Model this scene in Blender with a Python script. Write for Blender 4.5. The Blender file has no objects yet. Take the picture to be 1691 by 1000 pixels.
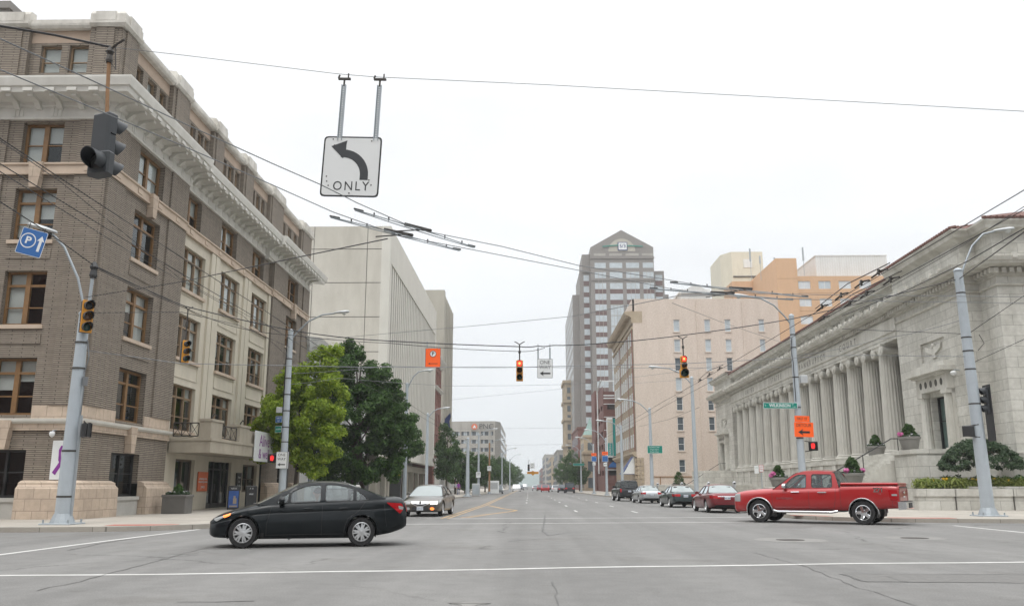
import bpy, bmesh, math, random
import numpy as np
from mathutils import Vector, Matrix
from mathutils.bvhtree import BVHTree
R_ = math.radians
SC = bpy.context.scene
COL = SC.collection
random.seed(7)
# ------------------------------------------------------------------ camera
CAM = Vector((0, 0, 1.4)); FPX = 1400.0
PITCH = math.atan(301 / FPX); YAW = math.atan(27 / math.hypot(FPX, 301))
cd = bpy.data.cameras.new('camera'); cam = bpy.data.objects.new('camera', cd); COL.objects.link(cam)
cam.location = CAM; cam.rotation_euler = (math.pi / 2 + PITCH, 0, YAW)
cd.sensor_width = 36; cd.lens = FPX / 1691 * 36; cd.clip_start = 0.1; cd.clip_end = 6000
SC.camera = cam
# ------------------------------------------------------------------ sky, sun, exposure
SUN_EL, SUN_ROT = R_(58), R_(200)
w = bpy.data.worlds.new('World'); SC.world = w; w.use_nodes = True
nt = w.node_tree; nt.nodes.clear()
def N(nt, t, **k):
    n = nt.nodes.new(t)
    for a, b in k.items():
        if a[0] == '_': n.inputs[int(a[1:])].default_value = b
        else: setattr(n, a, b)
    return n
out = N(nt, 'ShaderNodeOutputWorld'); tc = N(nt, 'ShaderNodeTexCoord'); sx = N(nt, 'ShaderNodeSeparateXYZ')
L = nt.links.new
L(tc.outputs['Generated'], sx.inputs[0])
rp = N(nt, 'ShaderNodeValToRGB')
e = rp.color_ramp.elements
e[0].position = 0.0; e[0].color = (.80, .85, .885, 1)
e[1].position = 1.0; e[1].color = (2.9, 2.92, 2.95, 1)
for p, c in ((.12, (.845, .875, .90)), (.2, (.90, .925, .945)), (.32, (.955, .97, .985)), (.45, (1.0, 1.01, 1.02)), (.56, (1.1, 1.11, 1.12)), (.72, (2.0, 2.01, 2.03))):
    q = e.new(p); q.color = (*c, 1)
L(sx.outputs[2], rp.inputs[0])
mp = N(nt, 'ShaderNodeMapping'); mp.inputs['Scale'].default_value = (2.2, 2.2, 7)
nz = N(nt, 'ShaderNodeTexNoise'); nz.inputs['Scale'].default_value = 1.6; nz.inputs['Detail'].default_value = 5
L(tc.outputs['Generated'], mp.inputs[0]); L(mp.outputs[0], nz.inputs['Vector'])
mr = N(nt, 'ShaderNodeMapRange'); mr.inputs['From Min'].default_value = .3; mr.inputs['From Max'].default_value = .7
mr.inputs['To Min'].default_value = .955; mr.inputs['To Max'].default_value = 1.10
L(nz.outputs[0], mr.inputs[0])
mx = N(nt, 'ShaderNodeVectorMath', operation='SCALE'); L(rp.outputs[0], mx.inputs[0]); L(mr.outputs[0], mx.inputs['Scale'])
sky = N(nt, 'ShaderNodeTexSky', sky_type='NISHITA', sun_disc=False, sun_elevation=SUN_EL, sun_rotation=SUN_ROT)
b1 = N(nt, 'ShaderNodeBackground', _1=1.0); b2 = N(nt, 'ShaderNodeBackground', _1=0.006)
ad = N(nt, 'ShaderNodeAddShader'); L(mx.outputs[0], b1.inputs[0]); L(sky.outputs[0], b2.inputs[0])
L(b1.outputs[0], ad.inputs[0]); L(b2.outputs[0], ad.inputs[1]); L(ad.outputs[0], out.inputs[0])
sd = bpy.data.lights.new('sun', 'SUN'); so = bpy.data.objects.new('sun', sd); COL.objects.link(so)
sd.energy = 1.0; sd.angle = R_(25); sd.color = (1, .97, .92)
so.rotation_euler = (math.pi / 2 - SUN_EL, 0, math.pi - SUN_ROT)
so.location = (0, 0, 150)
SC.view_settings.view_transform = 'Standard'; SC.view_settings.look = 'None'
SC.view_settings.exposure = 0.08; SC.view_settings.gamma = 1.0
SC.cycles.max_bounces = 8; SC.cycles.transparent_max_bounces = 24
# ------------------------------------------------------------------ pixel of the photo -> point of the street
_F = Vector((-math.sin(YAW) * math.cos(PITCH), math.cos(YAW) * math.cos(PITCH), math.sin(PITCH)))
_R = Vector((math.cos(YAW), math.sin(YAW), 0)); _U = _R.cross(_F)
def _ray(px, py): return _F + _R * ((px - 845.5) / FPX) - _U * ((py - 500) / FPX)
def at(px, py, Y): d = _ray(px, py); return CAM + d * (Y / d.y)
def atz(px, py, z): d = _ray(px, py); return CAM + d * ((z - CAM.z) / d.z)
# ------------------------------------------------------------------ materials
def srgb(r, g, b):
    f = lambda c: (c / 255 / 12.92) if c <= 10 else ((c / 255 + .055) / 1.055) ** 2.4
    return (f(r), f(g), f(b))
MATS = {}
def base(name):
    m = bpy.data.materials.new(name); m.use_nodes = True
    nt = m.node_tree; bs = nt.nodes['Principled BSDF']; MATS[name] = m
    return m, nt, bs, nt.links.new
def wallvec(nt, L):
    tc = N(nt, 'ShaderNodeTexCoord'); s = N(nt, 'ShaderNodeSeparateXYZ'); L(tc.outputs['Object'], s.inputs[0])
    a = N(nt, 'ShaderNodeMath', operation='ADD'); L(s.outputs[0], a.inputs[0]); L(s.outputs[1], a.inputs[1])
    c = N(nt, 'ShaderNodeCombineXYZ'); L(a.outputs[0], c.inputs[0]); L(s.outputs[2], c.inputs[1])
    return tc, c
def dirt(nt, L, tc, col_in, amt, scale, streak=1.0, thr=(.35, .7), dark=.6):
    m = N(nt, 'ShaderNodeMapping'); m.inputs['Scale'].default_value = (scale, scale, scale * streak)
    n = N(nt, 'ShaderNodeTexNoise'); n.inputs['Scale'].default_value = 1; n.inputs['Detail'].default_value = 6; n.inputs['Roughness'].default_value = .65
    L(tc.outputs['Object'], m.inputs[0]); L(m.outputs[0], n.inputs['Vector'])
    r = N(nt, 'ShaderNodeMapRange'); L(n.outputs[0], r.inputs[0])
    r.inputs['From Min'].default_value, r.inputs['From Max'].default_value = thr
    r.inputs['To Min'].default_value = 0; r.inputs['To Max'].default_value = amt
    mix = N(nt, 'ShaderNodeMix', data_type='RGBA', blend_type='MULTIPLY'); L(r.outputs[0], mix.inputs[0]); L(col_in, mix.inputs[6])
    mix.inputs[7].default_value = (dark, dark * .97, dark * .92, 1)
    return mix.outputs[2]
def bump(nt, L, bs, h, st=.3, dist=.01):
    b = N(nt, 'ShaderNodeBump'); b.inputs['Strength'].default_value = st; b.inputs['Distance'].default_value = dist
    L(h, b.inputs['Height']); L(b.outputs[0], bs.inputs['Normal'])
def plain(name, col, rough=.6, metal=0, var=.12, scale=3, dirty=0, streak=.25, coat=0, bmp=0, spec=.5):
    m, nt, bs, L = base(name)
    bs.inputs['Roughness'].default_value = rough; bs.inputs['Metallic'].default_value = metal
    bs.inputs['Coat Weight'].default_value = coat; bs.inputs['Coat Roughness'].default_value = .03
    bs.inputs['Specular IOR Level'].default_value = spec
    tc = N(nt, 'ShaderNodeTexCoord')
    n = N(nt, 'ShaderNodeTexNoise'); n.inputs['Scale'].default_value = scale; n.inputs['Detail'].default_value = 5
    L(tc.outputs['Object'], n.inputs['Vector'])
    mx = N(nt, 'ShaderNodeMix', data_type='RGBA')
    mx.inputs[6].default_value = (*[c * (1 - var) for c in col], 1); mx.inputs[7].default_value = (*[min(1, c * (1 + var)) for c in col], 1)
    L(n.outputs[0], mx.inputs[0]); o = mx.outputs[2]
    if dirty: o = dirt(nt, L, tc, o, dirty, .9, streak)
    L(o, bs.inputs['Base Color'])
    if bmp: bump(nt, L, bs, n.outputs[0], bmp)
    return m
def brick(name, c1, c2, mortar, bw, bh, ms=.012, rough=.8, bmp=.5, dirty=.3, off=.5, streak=.2, dark=.6, bias=0):
    m, nt, bs, L = base(name); bs.inputs['Roughness'].default_value = rough
    tc, c = wallvec(nt, L)
    t = N(nt, 'ShaderNodeTexBrick', offset=off); L(c.outputs[0], t.inputs['Vector'])
    t.inputs['Color1'].default_value = (*c1, 1); t.inputs['Color2'].default_value = (*c2, 1); t.inputs['Mortar'].default_value = (*mortar, 1)
    t.inputs['Scale'].default_value = 1; t.inputs['Mortar Size'].default_value = ms; t.inputs['Mortar Smooth'].default_value = .1
    t.inputs['Brick Width'].default_value = bw; t.inputs['Row Height'].default_value = bh; t.inputs['Bias'].default_value = bias
    o = dirt(nt, L, tc, t.outputs[0], dirty, .5, streak, dark=dark)
    n = N(nt, 'ShaderNodeTexNoise'); n.inputs['Scale'].default_value = 4; n.inputs['Detail'].default_value = 4; L(tc.outputs['Object'], n.inputs['Vector'])
    mm = N(nt, 'ShaderNodeMix', data_type='RGBA', blend_type='OVERLAY'); mm.inputs[0].default_value = .25; L(o, mm.inputs[6]); L(n.outputs[0], mm.inputs[7])
    L(mm.outputs[2], bs.inputs['Base Color'])
    iv = N(nt, 'ShaderNodeMath', operation='SUBTRACT', _0=1.0); L(t.outputs[1], iv.inputs[1]); bump(nt, L, bs, iv.outputs[0], bmp, .012)
    return m
def asphalt():
    m, nt, bs, L = base('asphalt'); bs.inputs['Roughness'].default_value = .85
    tc = N(nt, 'ShaderNodeTexCoord')
    def noise(s, d=5, sc=None, r=.6):
        n = N(nt, 'ShaderNodeTexNoise'); n.inputs['Scale'].default_value = s; n.inputs['Detail'].default_value = d; n.inputs['Roughness'].default_value = r
        if sc:
            mpp = N(nt, 'ShaderNodeMapping'); mpp.inputs['Scale'].default_value = sc; L(tc.outputs['Object'], mpp.inputs[0]); L(mpp.outputs[0], n.inputs['Vector'])
        else: L(tc.outputs['Object'], n.inputs['Vector'])
        return n
    def ramp(src, stops):
        r = N(nt, 'ShaderNodeValToRGB'); el = r.color_ramp.elements
        el[0].position, el[1].position = stops[0][0], stops[-1][0]
        el[0].color = (*[stops[0][1]] * 3, 1); el[1].color = (*[stops[-1][1]] * 3, 1)
        for p, v in stops[1:-1]: q = el.new(p); q.color = (v, v, v, 1)
        L(src, r.inputs[0]); return r.outputs[0]
    def mul(a, b):
        x = N(nt, 'ShaderNodeMix', data_type='RGBA', blend_type='MULTIPLY'); x.inputs[0].default_value = 1; L(a, x.inputs[6]); L(b, x.inputs[7]); return x.outputs[2]
    big = ramp(noise(.16, 4).outputs[0], [(.3, .165), (.7, .205)])
    lanes = ramp(noise(1, 3, (.55, .018, 1)).outputs[0], [(.35, .82), (.65, 1.08)])
    fine = ramp(noise(38, 3, None, .8).outputs[0], [(.3, .74), (.7, 1.24)])
    mid = ramp(noise(2.2, 6, None, .7).outputs[0], [(.3, .85), (.75, 1.08)])
    c = mul(mul(mul(big, lanes), fine), mid)
    v = N(nt, 'ShaderNodeTexVoronoi', feature='DISTANCE_TO_EDGE'); v.inputs['Scale'].default_value = .085
    dn = noise(.9, 5, None, .65); add = N(nt, 'ShaderNodeMix', data_type='RGBA', blend_type='ADD'); add.inputs[0].default_value = 2.0
    L(tc.outputs['Object'], add.inputs[6]); L(dn.outputs[1], add.inputs[7]); L(add.outputs[2], v.inputs['Vector'])
    ck = ramp(v.outputs[0], [(.0, .42), (.0022, .55), (.0042, 1.0)])
    ckm = ramp(noise(.23, 2).outputs[0], [(.47, 0), (.58, 1)])
    x = N(nt, 'ShaderNodeMix', data_type='RGBA', blend_type='MULTIPLY'); L(ckm, x.inputs[0]); L(c, x.inputs[6]); L(ck, x.inputs[7])
    x_ = dirt(nt, L, tc, x.outputs[2], .85, .33, 1.0, (.56, .74), .72); x_ = dirt(nt, L, tc, x_, .6, 1.7, 1.0, (.62, .72), .7)
    tint = N(nt, 'ShaderNodeMix', data_type='RGBA', blend_type='MULTIPLY'); tint.inputs[0].default_value = 1; L(x_, tint.inputs[6]); tint.inputs[7].default_value = (1.0, .985, .945, 1)
    L(tint.outputs[2], bs.inputs['Base Color'])
    bump(nt, L, bs, noise(60, 2, None, .8).outputs[0], .35, .01)
    return m
def leafmat(name, c1, c2, trans=.35):
    m, nt, bs, L = base(name); nt.nodes.remove(bs)
    g = N(nt, 'ShaderNodeNewGeometry'); r = N(nt, 'ShaderNodeValToRGB')
    r.color_ramp.elements[0].color = (*c1, 1); r.color_ramp.elements[1].color = (*c2, 1)
    L(g.outputs['Random Per Island'], r.inputs[0])
    d = N(nt, 'ShaderNodeBsdfPrincipled'); d.inputs['Roughness'].default_value = .55; d.inputs['Specular IOR Level'].default_value = .25; t = N(nt, 'ShaderNodeBsdfTranslucent'); x = N(nt, 'ShaderNodeMixShader', _0=trans)
    L(r.outputs[0], d.inputs[0]); L(r.outputs[0], t.inputs[0]); L(d.outputs[0], x.inputs[1]); L(t.outputs[0], x.inputs[2])
    L(x.outputs[0], nt.nodes['Material Output'].inputs[0]); return m
def glass(name, tint, refl=1.0, rough=.02):
    m, nt, bs, L = base(name); nt.nodes.remove(bs)
    t = N(nt, 'ShaderNodeBsdfTransparent'); t.inputs[0].default_value = (*tint, 1)
    g = N(nt, 'ShaderNodeBsdfGlossy'); g.inputs['Roughness'].default_value = rough; g.inputs[0].default_value = (.85, .9, .92, 1)
    f = N(nt, 'ShaderNodeLayerWeight'); pw = N(nt, 'ShaderNodeMath', operation='POWER', _1=4.0); L(f.outputs['Facing'], pw.inputs[0])
    k = N(nt, 'ShaderNodeMath', operation='MULTIPLY_ADD', _1=.9 * refl, _2=.045 * refl); k.use_clamp = True; L(pw.outputs[0], k.inputs[0])
    x = N(nt, 'ShaderNodeMixShader'); L(k.outputs[0], x.inputs[0]); L(t.outputs[0], x.inputs[1]); L(g.outputs[0], x.inputs[2])
    L(x.outputs[0], nt.nodes['Material Output'].inputs[0]); return m
def glow(name, col, st, rim=None):
    m, nt, bs, L = base(name)
    bs.inputs['Base Color'].default_value = (*col, 1); bs.inputs['Emission Color'].default_value = (*col, 1); bs.inputs['Emission Strength'].default_value = st
    return m
asphalt()
plain('ground_dirt', (.16, .15, .12), .9, scale=.3, var=.3)
M_ = MATS
def flagstones():
    m, nt, bs, L = base('pavement'); bs.inputs['Roughness'].default_value = .85
    tc = N(nt, 'ShaderNodeTexCoord'); t = N(nt, 'ShaderNodeTexBrick', offset=0); L(tc.outputs['Object'], t.inputs['Vector'])
    t.inputs['Color1'].default_value = (.40, .37, .325, 1); t.inputs['Color2'].default_value = (.35, .325, .285, 1); t.inputs['Mortar'].default_value = (.2, .185, .16, 1)
    t.inputs['Scale'].default_value = 1; t.inputs['Mortar Size'].default_value = .012; t.inputs['Brick Width'].default_value = 1.5; t.inputs['Row Height'].default_value = 1.5
    o = dirt(nt, L, tc, t.outputs[0], .5, .7, 1, (.45, .75), .65); o = dirt(nt, L, tc, o, .4, 9, 1, (.5, .8), .75); L(o, bs.inputs['Base Color'])
flagstones()
plain('kerb_stone', (.36, .345, .31), .85, scale=2, var=.25, dirty=.6, streak=1)
plain('white_paint', (.58, .58, .56), .7, scale=8, var=.14, dirty=.5, streak=1)
plain('orange_paint', (.44, .30, .15), .7, scale=8, var=.25, dirty=.7, streak=1)
plain('red_tactile', (.36, .13, .1), .85, scale=9, var=.2)
plain('dark_patch', (.15, .147, .14), .9, scale=9, var=.25)
plain('pale_patch', (.215, .21, .198), .9, scale=7, var=.25)
plain('seal_tar', (.085, .084, .08), .6, scale=6, var=.2)
brick('roman_brick', (.31, .265, .213), (.262, .222, .178), (.088, .074, .06), 1.0, .081, .017, bmp=.7, dirty=.3)
plain('limestone', (.52, .42, .33), .75, var=.14, scale=1.2, dirty=.35)
brick('limestone_blocks', (.53, .43, .335), (.46, .37, .29), (.3, .24, .19), .62, .45, .012, bmp=.3, dirty=.3)
plain('grey_stone', (.42, .41, .38), .8, var=.15, dirty=.3)
plain('white_terracotta', (.655, .645, .60), .6, var=.08, scale=2, dirty=.4)
plain('weathered_terracotta', (.68, .66, .61), .7, var=.2, scale=3, dirty=.9)
plain('cream_stucco', (.57, .525, .43), .8, var=.08, scale=1.5, dirty=.35)
plain('pink_stucco', (.43, .335, .26), .8, var=.1, dirty=.3)
plain('canopy_concrete', (.40, .36, .29), .8, var=.12, dirty=.55)
plain('brown_wood', (.21, .115, .045), .5, var=.3, scale=6)
plain('dark_wood', (.10, .075, .05), .5, var=.3, scale=6)
plain('tan_wood', (.24, .165, .10), .5, var=.2, scale=6)
plain('blind', (.5, .5, .48), .8, var=.12, scale=2)
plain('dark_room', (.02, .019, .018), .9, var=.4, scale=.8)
glass('window_glass', (.86, .9, .9), 1.15)
glass('dim_glass', (.55, .6, .6), 1.0)
glass('car_glass', (.6, .66, .66), 2.2, .03)
plain('sky_painted_glass', (.27, .31, .31), .12, var=.15, scale=1.5); glass('tinted_glass', (.2, .22, .22), 1.1)  # pale car glass: opaque, the sky's reflection is put into its colour
plain('far_glass', (.085, .105, .12), .22, var=.5, scale=.5, spec=.4)
plain('curtain_glass', (.55, .58, .60), .25, var=.25, scale=.7); plain('far_glass_pale', (.43, .48, .51), .2, var=.3, scale=.4, spec=.5)
plain('beige_concrete', (.535, .51, .45), .85, var=.08, scale=.5, dirty=.4)
plain('fin_concrete', (.60, .585, .53), .85, var=.07, scale=.5, dirty=.2)
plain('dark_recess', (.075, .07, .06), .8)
plain('tower_concrete', (.41, .39, .335), .85, var=.07, scale=.3, dirty=.25)
plain('grey_concrete', (.36, .345, .315), .85, var=.1, scale=.3, dirty=.3)
brick('red_brick', (.25, .085, .06), (.19, .065, .05), (.2, .15, .12), .3, .1, .01, bmp=.2)
brick('garage_brick', (.17, .068, .055), (.14, .056, .048), (.15, .09, .07), .4, .13, .01, bmp=.2)
brick('painted_brick', (.62, .535, .465), (.605, .52, .45), (.58, .495, .43), .26, .085, .006, bmp=.12, dirty=.6, dark=.78)
brick('buff_brick', (.36, .285, .195), (.31, .24, .165), (.25, .2, .15), .3, .1, .01, bmp=.2)
plain('ornate_stone', (.42, .345, .25), .8, var=.2, scale=.7, dirty=.5)
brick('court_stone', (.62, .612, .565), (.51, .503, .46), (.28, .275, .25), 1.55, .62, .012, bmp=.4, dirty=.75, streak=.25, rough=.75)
plain('court_trim', (.58, .572, .525), .75, var=.15, scale=1.5, dirty=.9)
plain('court_column', (.54, .53, .485), .75, var=.16, scale=1.0, dirty=.7, streak=.1)
plain('court_shade', (.23, .225, .2), .8, var=.15)  # portico wall stone, darkened to paint in the shade behind the columns
plain('roof_tile', (.15, .075, .06), .75, var=.4, scale=3)
plain('orange_stucco', (.56, .365, .225), .85, var=.05, scale=.4, dirty=.15)
plain('cream_metal', (.62, .585, .48), .6, var=.06, scale=.7, dirty=.25)
plain('white_metal', (.66, .665, .65), .6, var=.05, scale=.7, dirty=.3)
plain('tower_grey', (.205, .19, .175), .6, var=.08, scale=.2)
plain('tower_red', (.115, .064, .055), .6, var=.15, scale=.4)
plain('galvanised', (.36, .40, .43), .5, .35, var=.14, scale=4, dirty=.35)
plain('pole_grey', (.42, .47, .51), .55, .1, var=.1, scale=3, dirty=.35)
plain('lamp_metal', (.46, .48, .49), .5, .3, var=.1)
plain('lamp_lens', (.62, .64, .62), .2, var=.1)
plain('black_metal', (.018, .019, .02), .5, var=.2)
plain('iron', (.06, .055, .05), .6, .3, var=.3)
plain('wire_black', (.03, .03, .032), .6)
plain('wire_grey', (.2, .21, .22), .5, .4)
plain('rust', (.28, .16, .08), .8, var=.3, scale=8)
plain('signal_yellow', (.62, .27, .02), .5, var=.1)
plain('signal_dark', (.036, .041, .046), .55, var=.15)
plain('lens_off', (.03, .03, .03), .15)
plain('lens_amber', (.09, .035, .008), .2)
plain('lens_green', (.01, .04, .03), .2)
glow('signal_red', (1.0, .045, .03), 3.2); glow('signal_core', (1.0, .38, .08), 2.2); glow('hand_red', (.75, .02, .02), .8)
glow('head_lamp_glow', (1.0, .95, .82), 3.0); glow('amber_glow', (1.0, .24, .05), 1.3); glow('brake_dim', (.55, .012, .02), .25)
plain('sign_white', (.71, .73, .73), .45, var=.04); plain('sign_black', (.018, .02, .022), .45)
plain('sign_blue', (.02, .12, .36), .4, var=.06); plain('sign_green', (.0, .21, .16), .4, var=.06); plain('sign_orange', (.95, .125, .012), .4, var=.04)
plain('sign_orange_dull', (.62, .14, .05), .5); plain('sign_red', (.55, .03, .04), .5); plain('sign_purple', (.23, .035, .28), .5, var=.4, scale=1.5); plain('sign_teal', (.0, .3, .28), .5)
plain('navy', (.02, .045, .16), .6); plain('flag_red', (.4, .04, .05), .7)
plain('tyre', (.018, .018, .019), .85, var=.2); plain('rim_silver', (.58, .59, .6), .3, .7); plain('rim_dark', (.03, .03, .03), .6)
plain('chrome', (.75, .76, .78), .12, 1); plain('black_plastic', (.022, .023, .024), .55); plain('interior', (.055, .055, .055), .8); plain('interior_pale', (.33, .33, .31), .8)
plain('red_lens', (.34, .006, .01), .2, spec=.3); plain('clear_lens', (.32, .33, .33), .15, spec=.4); plain('plate', (.62, .66, .7), .4)
for n_, c_, r_, m_ in (('paint_black', (.004, .007, .009), .35, .0), ('paint_red', (.36, .010, .012), .3, .1), ('paint_bronze', (.10, .09, .075), .3, .6), ('paint_maroon', (.17, .013, .019), .3, .2),
                   ('paint_green', (.036, .055, .058), .3, .3), ('paint_silver', (.46, .48, .5), .3, .6), ('paint_dark', (.02, .021, .025), .3, .2), ('paint_white', (.72, .73, .74), .35, 0)):
    plain(n_, c_, r_, m_, var=.03, coat=.45 if n_ == 'paint_black' else .8, spec=.1 if n_ == 'paint_black' else .5)
plain('bark', (.07, .055, .042), .9, var=.4, scale=8, bmp=.6)
leafmat('leaf_bright', (.14, .235, .015), (.38, .48, .055), .45); leafmat('leaf_dark', (.02, .058, .012), (.085, .165, .035), .35)
leafmat('leaf_mid', (.045, .10, .03), (.10, .17, .055), .35); leafmat('leaf_box', (.02, .06, .01), (.06, .12, .02), .2)
leafmat('leaf_topiary', (.03, .065, .03), (.09, .13, .07), .25); leafmat('leaf_lily', (.13, .19, .035), (.36, .40, .12), .35)
leafmat('petal_pink', (.6, .1, .32), (.75, .3, .55), .2); leafmat('petal_yellow', (.75, .45, .02), (.85, .6, .05), .2); leafmat('petal_white', (.6, .6, .62), (.75, .73, .78), .2)
plain('planter_grey', (.22, .215, .2), .75, var=.15, dirty=.3); plain('planter_dark', (.13, .125, .115), .75, var=.15, dirty=.3); plain('soil', (.04, .03, .02), .95)
plain('skin', (.45, .27, .19), .5, var=.05); plain('shirt_pale', (.62, .66, .68), .8, var=.05); plain('shirt_dark', (.06, .06, .08), .8); plain('hair', (.03, .02, .015), .7)
plain('hill_green', (.13, .18, .17), .9, var=.25, scale=.02); plain('awning_red', (.35, .03, .05), .7); plain('copper_green', (.22, .33, .30), .6, var=.2); plain('news_blue', (.03, .10, .35), .4, var=.6, scale=3)
# ------------------------------------------------------------------ mesh builder and scene-graph helpers
SPLIT = set('cornice_bracket window_apron base_course limestone_band canopy_pier column fin lion_head round_vent quoin pier aerial sill spandrel tail_lamp headlight side_window railing handrail spot_lamp roof_box arch_trim side_window_panel doorway window_blind spandrel portico_window attic_recess pickets cheek_wall podium_block condenser eagle_relief'.split())
SPLIT |= {'string_course', 'cornice', 'wall'}
def components(v, f):
    par = list(range(len(v)))
    def find(a):
        while par[a] != a: par[a] = par[par[a]]; a = par[a]
        return a
    for q in f:
        r = find(q[0])
        for k in q[1:]: par[find(k)] = r
    g = {}
    for i, q in enumerate(f): g.setdefault(find(q[0]), []).append(i)
    g = list(g.values()); V = np.array(v)
    lo = np.array([V[[k for i in c for k in f[i]]].min(0) for c in g]) - .002; hi = np.array([V[[k for i in c for k in f[i]]].max(0) for c in g]) + .002
    lab = np.arange(len(g))
    for i in range(len(g)):
        t = np.nonzero((lo <= hi[i]).all(1) & (hi >= lo[i]).all(1))[0]; ls = set(lab[t]); m = min(ls)
        for l in ls: lab[lab == l] = m
    out = {}
    for i, c in enumerate(g): out.setdefault(lab[i], []).extend(c)
    return list(out.values())
class MB:
    def __init__(s): s.v = []; s.f = []
    def add(s, vs, fs, T=None):
        o = len(s.v)
        s.v += [tuple(T @ Vector(v)) if T else tuple(v) for v in vs]
        s.f += [tuple(i + o for i in f) for f in fs]; return s
    def box(s, x0, x1, y0, y1, z0, z1, T=None):
        return s.add([(x0, y0, z0), (x1, y0, z0), (x1, y1, z0), (x0, y1, z0), (x0, y0, z1), (x1, y0, z1), (x1, y1, z1), (x0, y1, z1)],
                     [(0, 3, 2, 1), (4, 5, 6, 7), (0, 1, 5, 4), (1, 2, 6, 5), (2, 3, 7, 6), (3, 0, 4, 7)], T)
    def bbox(s, x0, x1, y0, y1, z0, z1, b=.02, T=None):          # box with chamfered vertical and top edges
        p = [(x0 + b, y0), (x1 - b, y0), (x1, y0 + b), (x1, y1 - b), (x1 - b, y1), (x0 + b, y1), (x0, y1 - b), (x0, y0 + b)]
        return s.rings([[(x, y, z0) for x, y in p], [(x, y, z1 - b) for x, y in p],
                        [(min(max(x, x0 + b), x1 - b), min(max(y, y0 + b), y1 - b), z1) for x, y in p]], T=T)
    def prism(s, poly, z0, z1, T=None):
        n = len(poly)
        return s.add([(x, y, z0) for x, y in poly] + [(x, y, z1) for x, y in poly],
                     [tuple(range(n - 1, -1, -1)), tuple(range(n, 2 * n))] + [(i, (i + 1) % n, n + (i + 1) % n, n + i) for i in range(n)], T)
    def rings(s, rs, cap=True, closed=True, T=None):
        n = len(rs[0]); vs = [p for r in rs for p in r]; fs = []
        for k in range(len(rs) - 1):
            for i in range(n if closed else n - 1):
                a, b = k * n + i, k * n + (i + 1) % n
                fs.append((a, b, b + n, a + n))
        if cap: fs += [tuple(range(n - 1, -1, -1)), tuple(range(len(vs) - n, len(vs)))]
        return s.add(vs, fs, T)
    def tube(s, pts, r, n=8, cap=True, T=None):
        pts = [Vector(p) for p in pts]; rr = r if hasattr(r, '__len__') else [r] * len(pts); rs = []; prev = None
        for i, p in enumerate(pts):
            d = (pts[min(i + 1, len(pts) - 1)] - pts[max(i - 1, 0)])
            d = d.normalized() if d.length > 1e-9 else Vector((0, 0, 1))
            a = prev if prev is not None else (Vector((0, 0, 1)) if abs(d.z) < .9 else Vector((1, 0, 0)))
            x = a - d * a.dot(d); x = x.normalized() if x.length > 1e-6 else d.orthogonal().normalized(); prev = x; y = d.cross(x)
            rs.append([p + (x * math.cos(2 * math.pi * k / n) + y * math.sin(2 * math.pi * k / n)) * rr[i] for k in range(n)])
        return s.rings(rs, cap, T=T)
    def lathe(s, prof, n=16, T=None, cap=True, sx=1, sy=1):
        return s.rings([[(r * sx * math.cos(2 * math.pi * k / n), r * sy * math.sin(2 * math.pi * k / n), z) for k in range(n)] for r, z in prof], cap, T=T)
    # in a wall frame
    def fbox(s, fr, u0, u1, z0, z1, d0, d1): 
        P = fr.p; vs = [P(u0, z0, d0), P(u1, z0, d0), P(u1, z0, d1), P(u0, z0, d1), P(u0, z1, d0), P(u1, z1, d0), P(u1, z1, d1), P(u0, z1, d1)]
        return s.add(vs, [(0, 3, 2, 1), (4, 5, 6, 7), (0, 1, 5, 4), (1, 2, 6, 5), (2, 3, 7, 6), (3, 0, 4, 7)])
    def fquad(s, fr, u0, u1, z0, z1, d): P = fr.p; return s.add([P(u0, z0, d), P(u1, z0, d), P(u1, z1, d), P(u0, z1, d)], [(0, 1, 2, 3)])
    def fpoly(s, fr, poly, d0, d1):
        n = len(poly); P = fr.p
        return s.add([P(u, z, d0) for u, z in poly] + [P(u, z, d1) for u, z in poly], [tuple(range(n - 1, -1, -1)), tuple(range(n, 2 * n))] + [(i, (i + 1) % n, n + (i + 1) % n, n + i) for i in range(n)])
    def wall(s, fr, u0, u1, z0, z1, holes=(), rev=.2, d=0):
        us = sorted({u0, u1, *[h[0] for h in holes], *[h[1] for h in holes]}); zs = sorted({z0, z1, *[h[2] for h in holes], *[h[3] for h in holes]})
        us = [u for u in us if u0 - 1e-6 <= u <= u1 + 1e-6]; zs = [z for z in zs if z0 - 1e-6 <= z <= z1 + 1e-6]
        for i in range(len(us) - 1):
            um = (us[i] + us[i + 1]) / 2; run = None
            for j in range(len(zs) - 1):
                zm = (zs[j] + zs[j + 1]) / 2
                hole = any(h[0] < um < h[1] and h[2] < zm < h[3] for h in holes)
                if not hole: run = [zs[j] if run is None else run[0], zs[j + 1]]
                if run and (hole or j == len(zs) - 2): s.fquad(fr, us[i], us[i + 1], run[0], run[1], d); run = None
        for a, b, c, e in holes:
            P = fr.p
            for q in ((P(a, c, d), P(a, e, d), P(a, e, d - rev), P(a, c, d - rev)), (P(b, c, d), P(b, c, d - rev), P(b, e, d - rev), P(b, e, d)),
                      (P(a, c, d), P(a, c, d - rev), P(b, c, d - rev), P(b, c, d)), (P(a, e, d), P(b, e, d), P(b, e, d - rev), P(a, e, d - rev))):
                s.add(q, [(0, 1, 2, 3)])
        return s
    def run(s, fr, prof, u0, u1, m0=0, m1=0):                   # moulding with profile [(d, z)]; m0/m1 mitre the ends
        a = [fr.p(u0 - m0 * d, z, d) for d, z in prof]; b = [fr.p(u1 + m1 * d, z, d) for d, z in prof]
        return s.rings([a, b])
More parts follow.
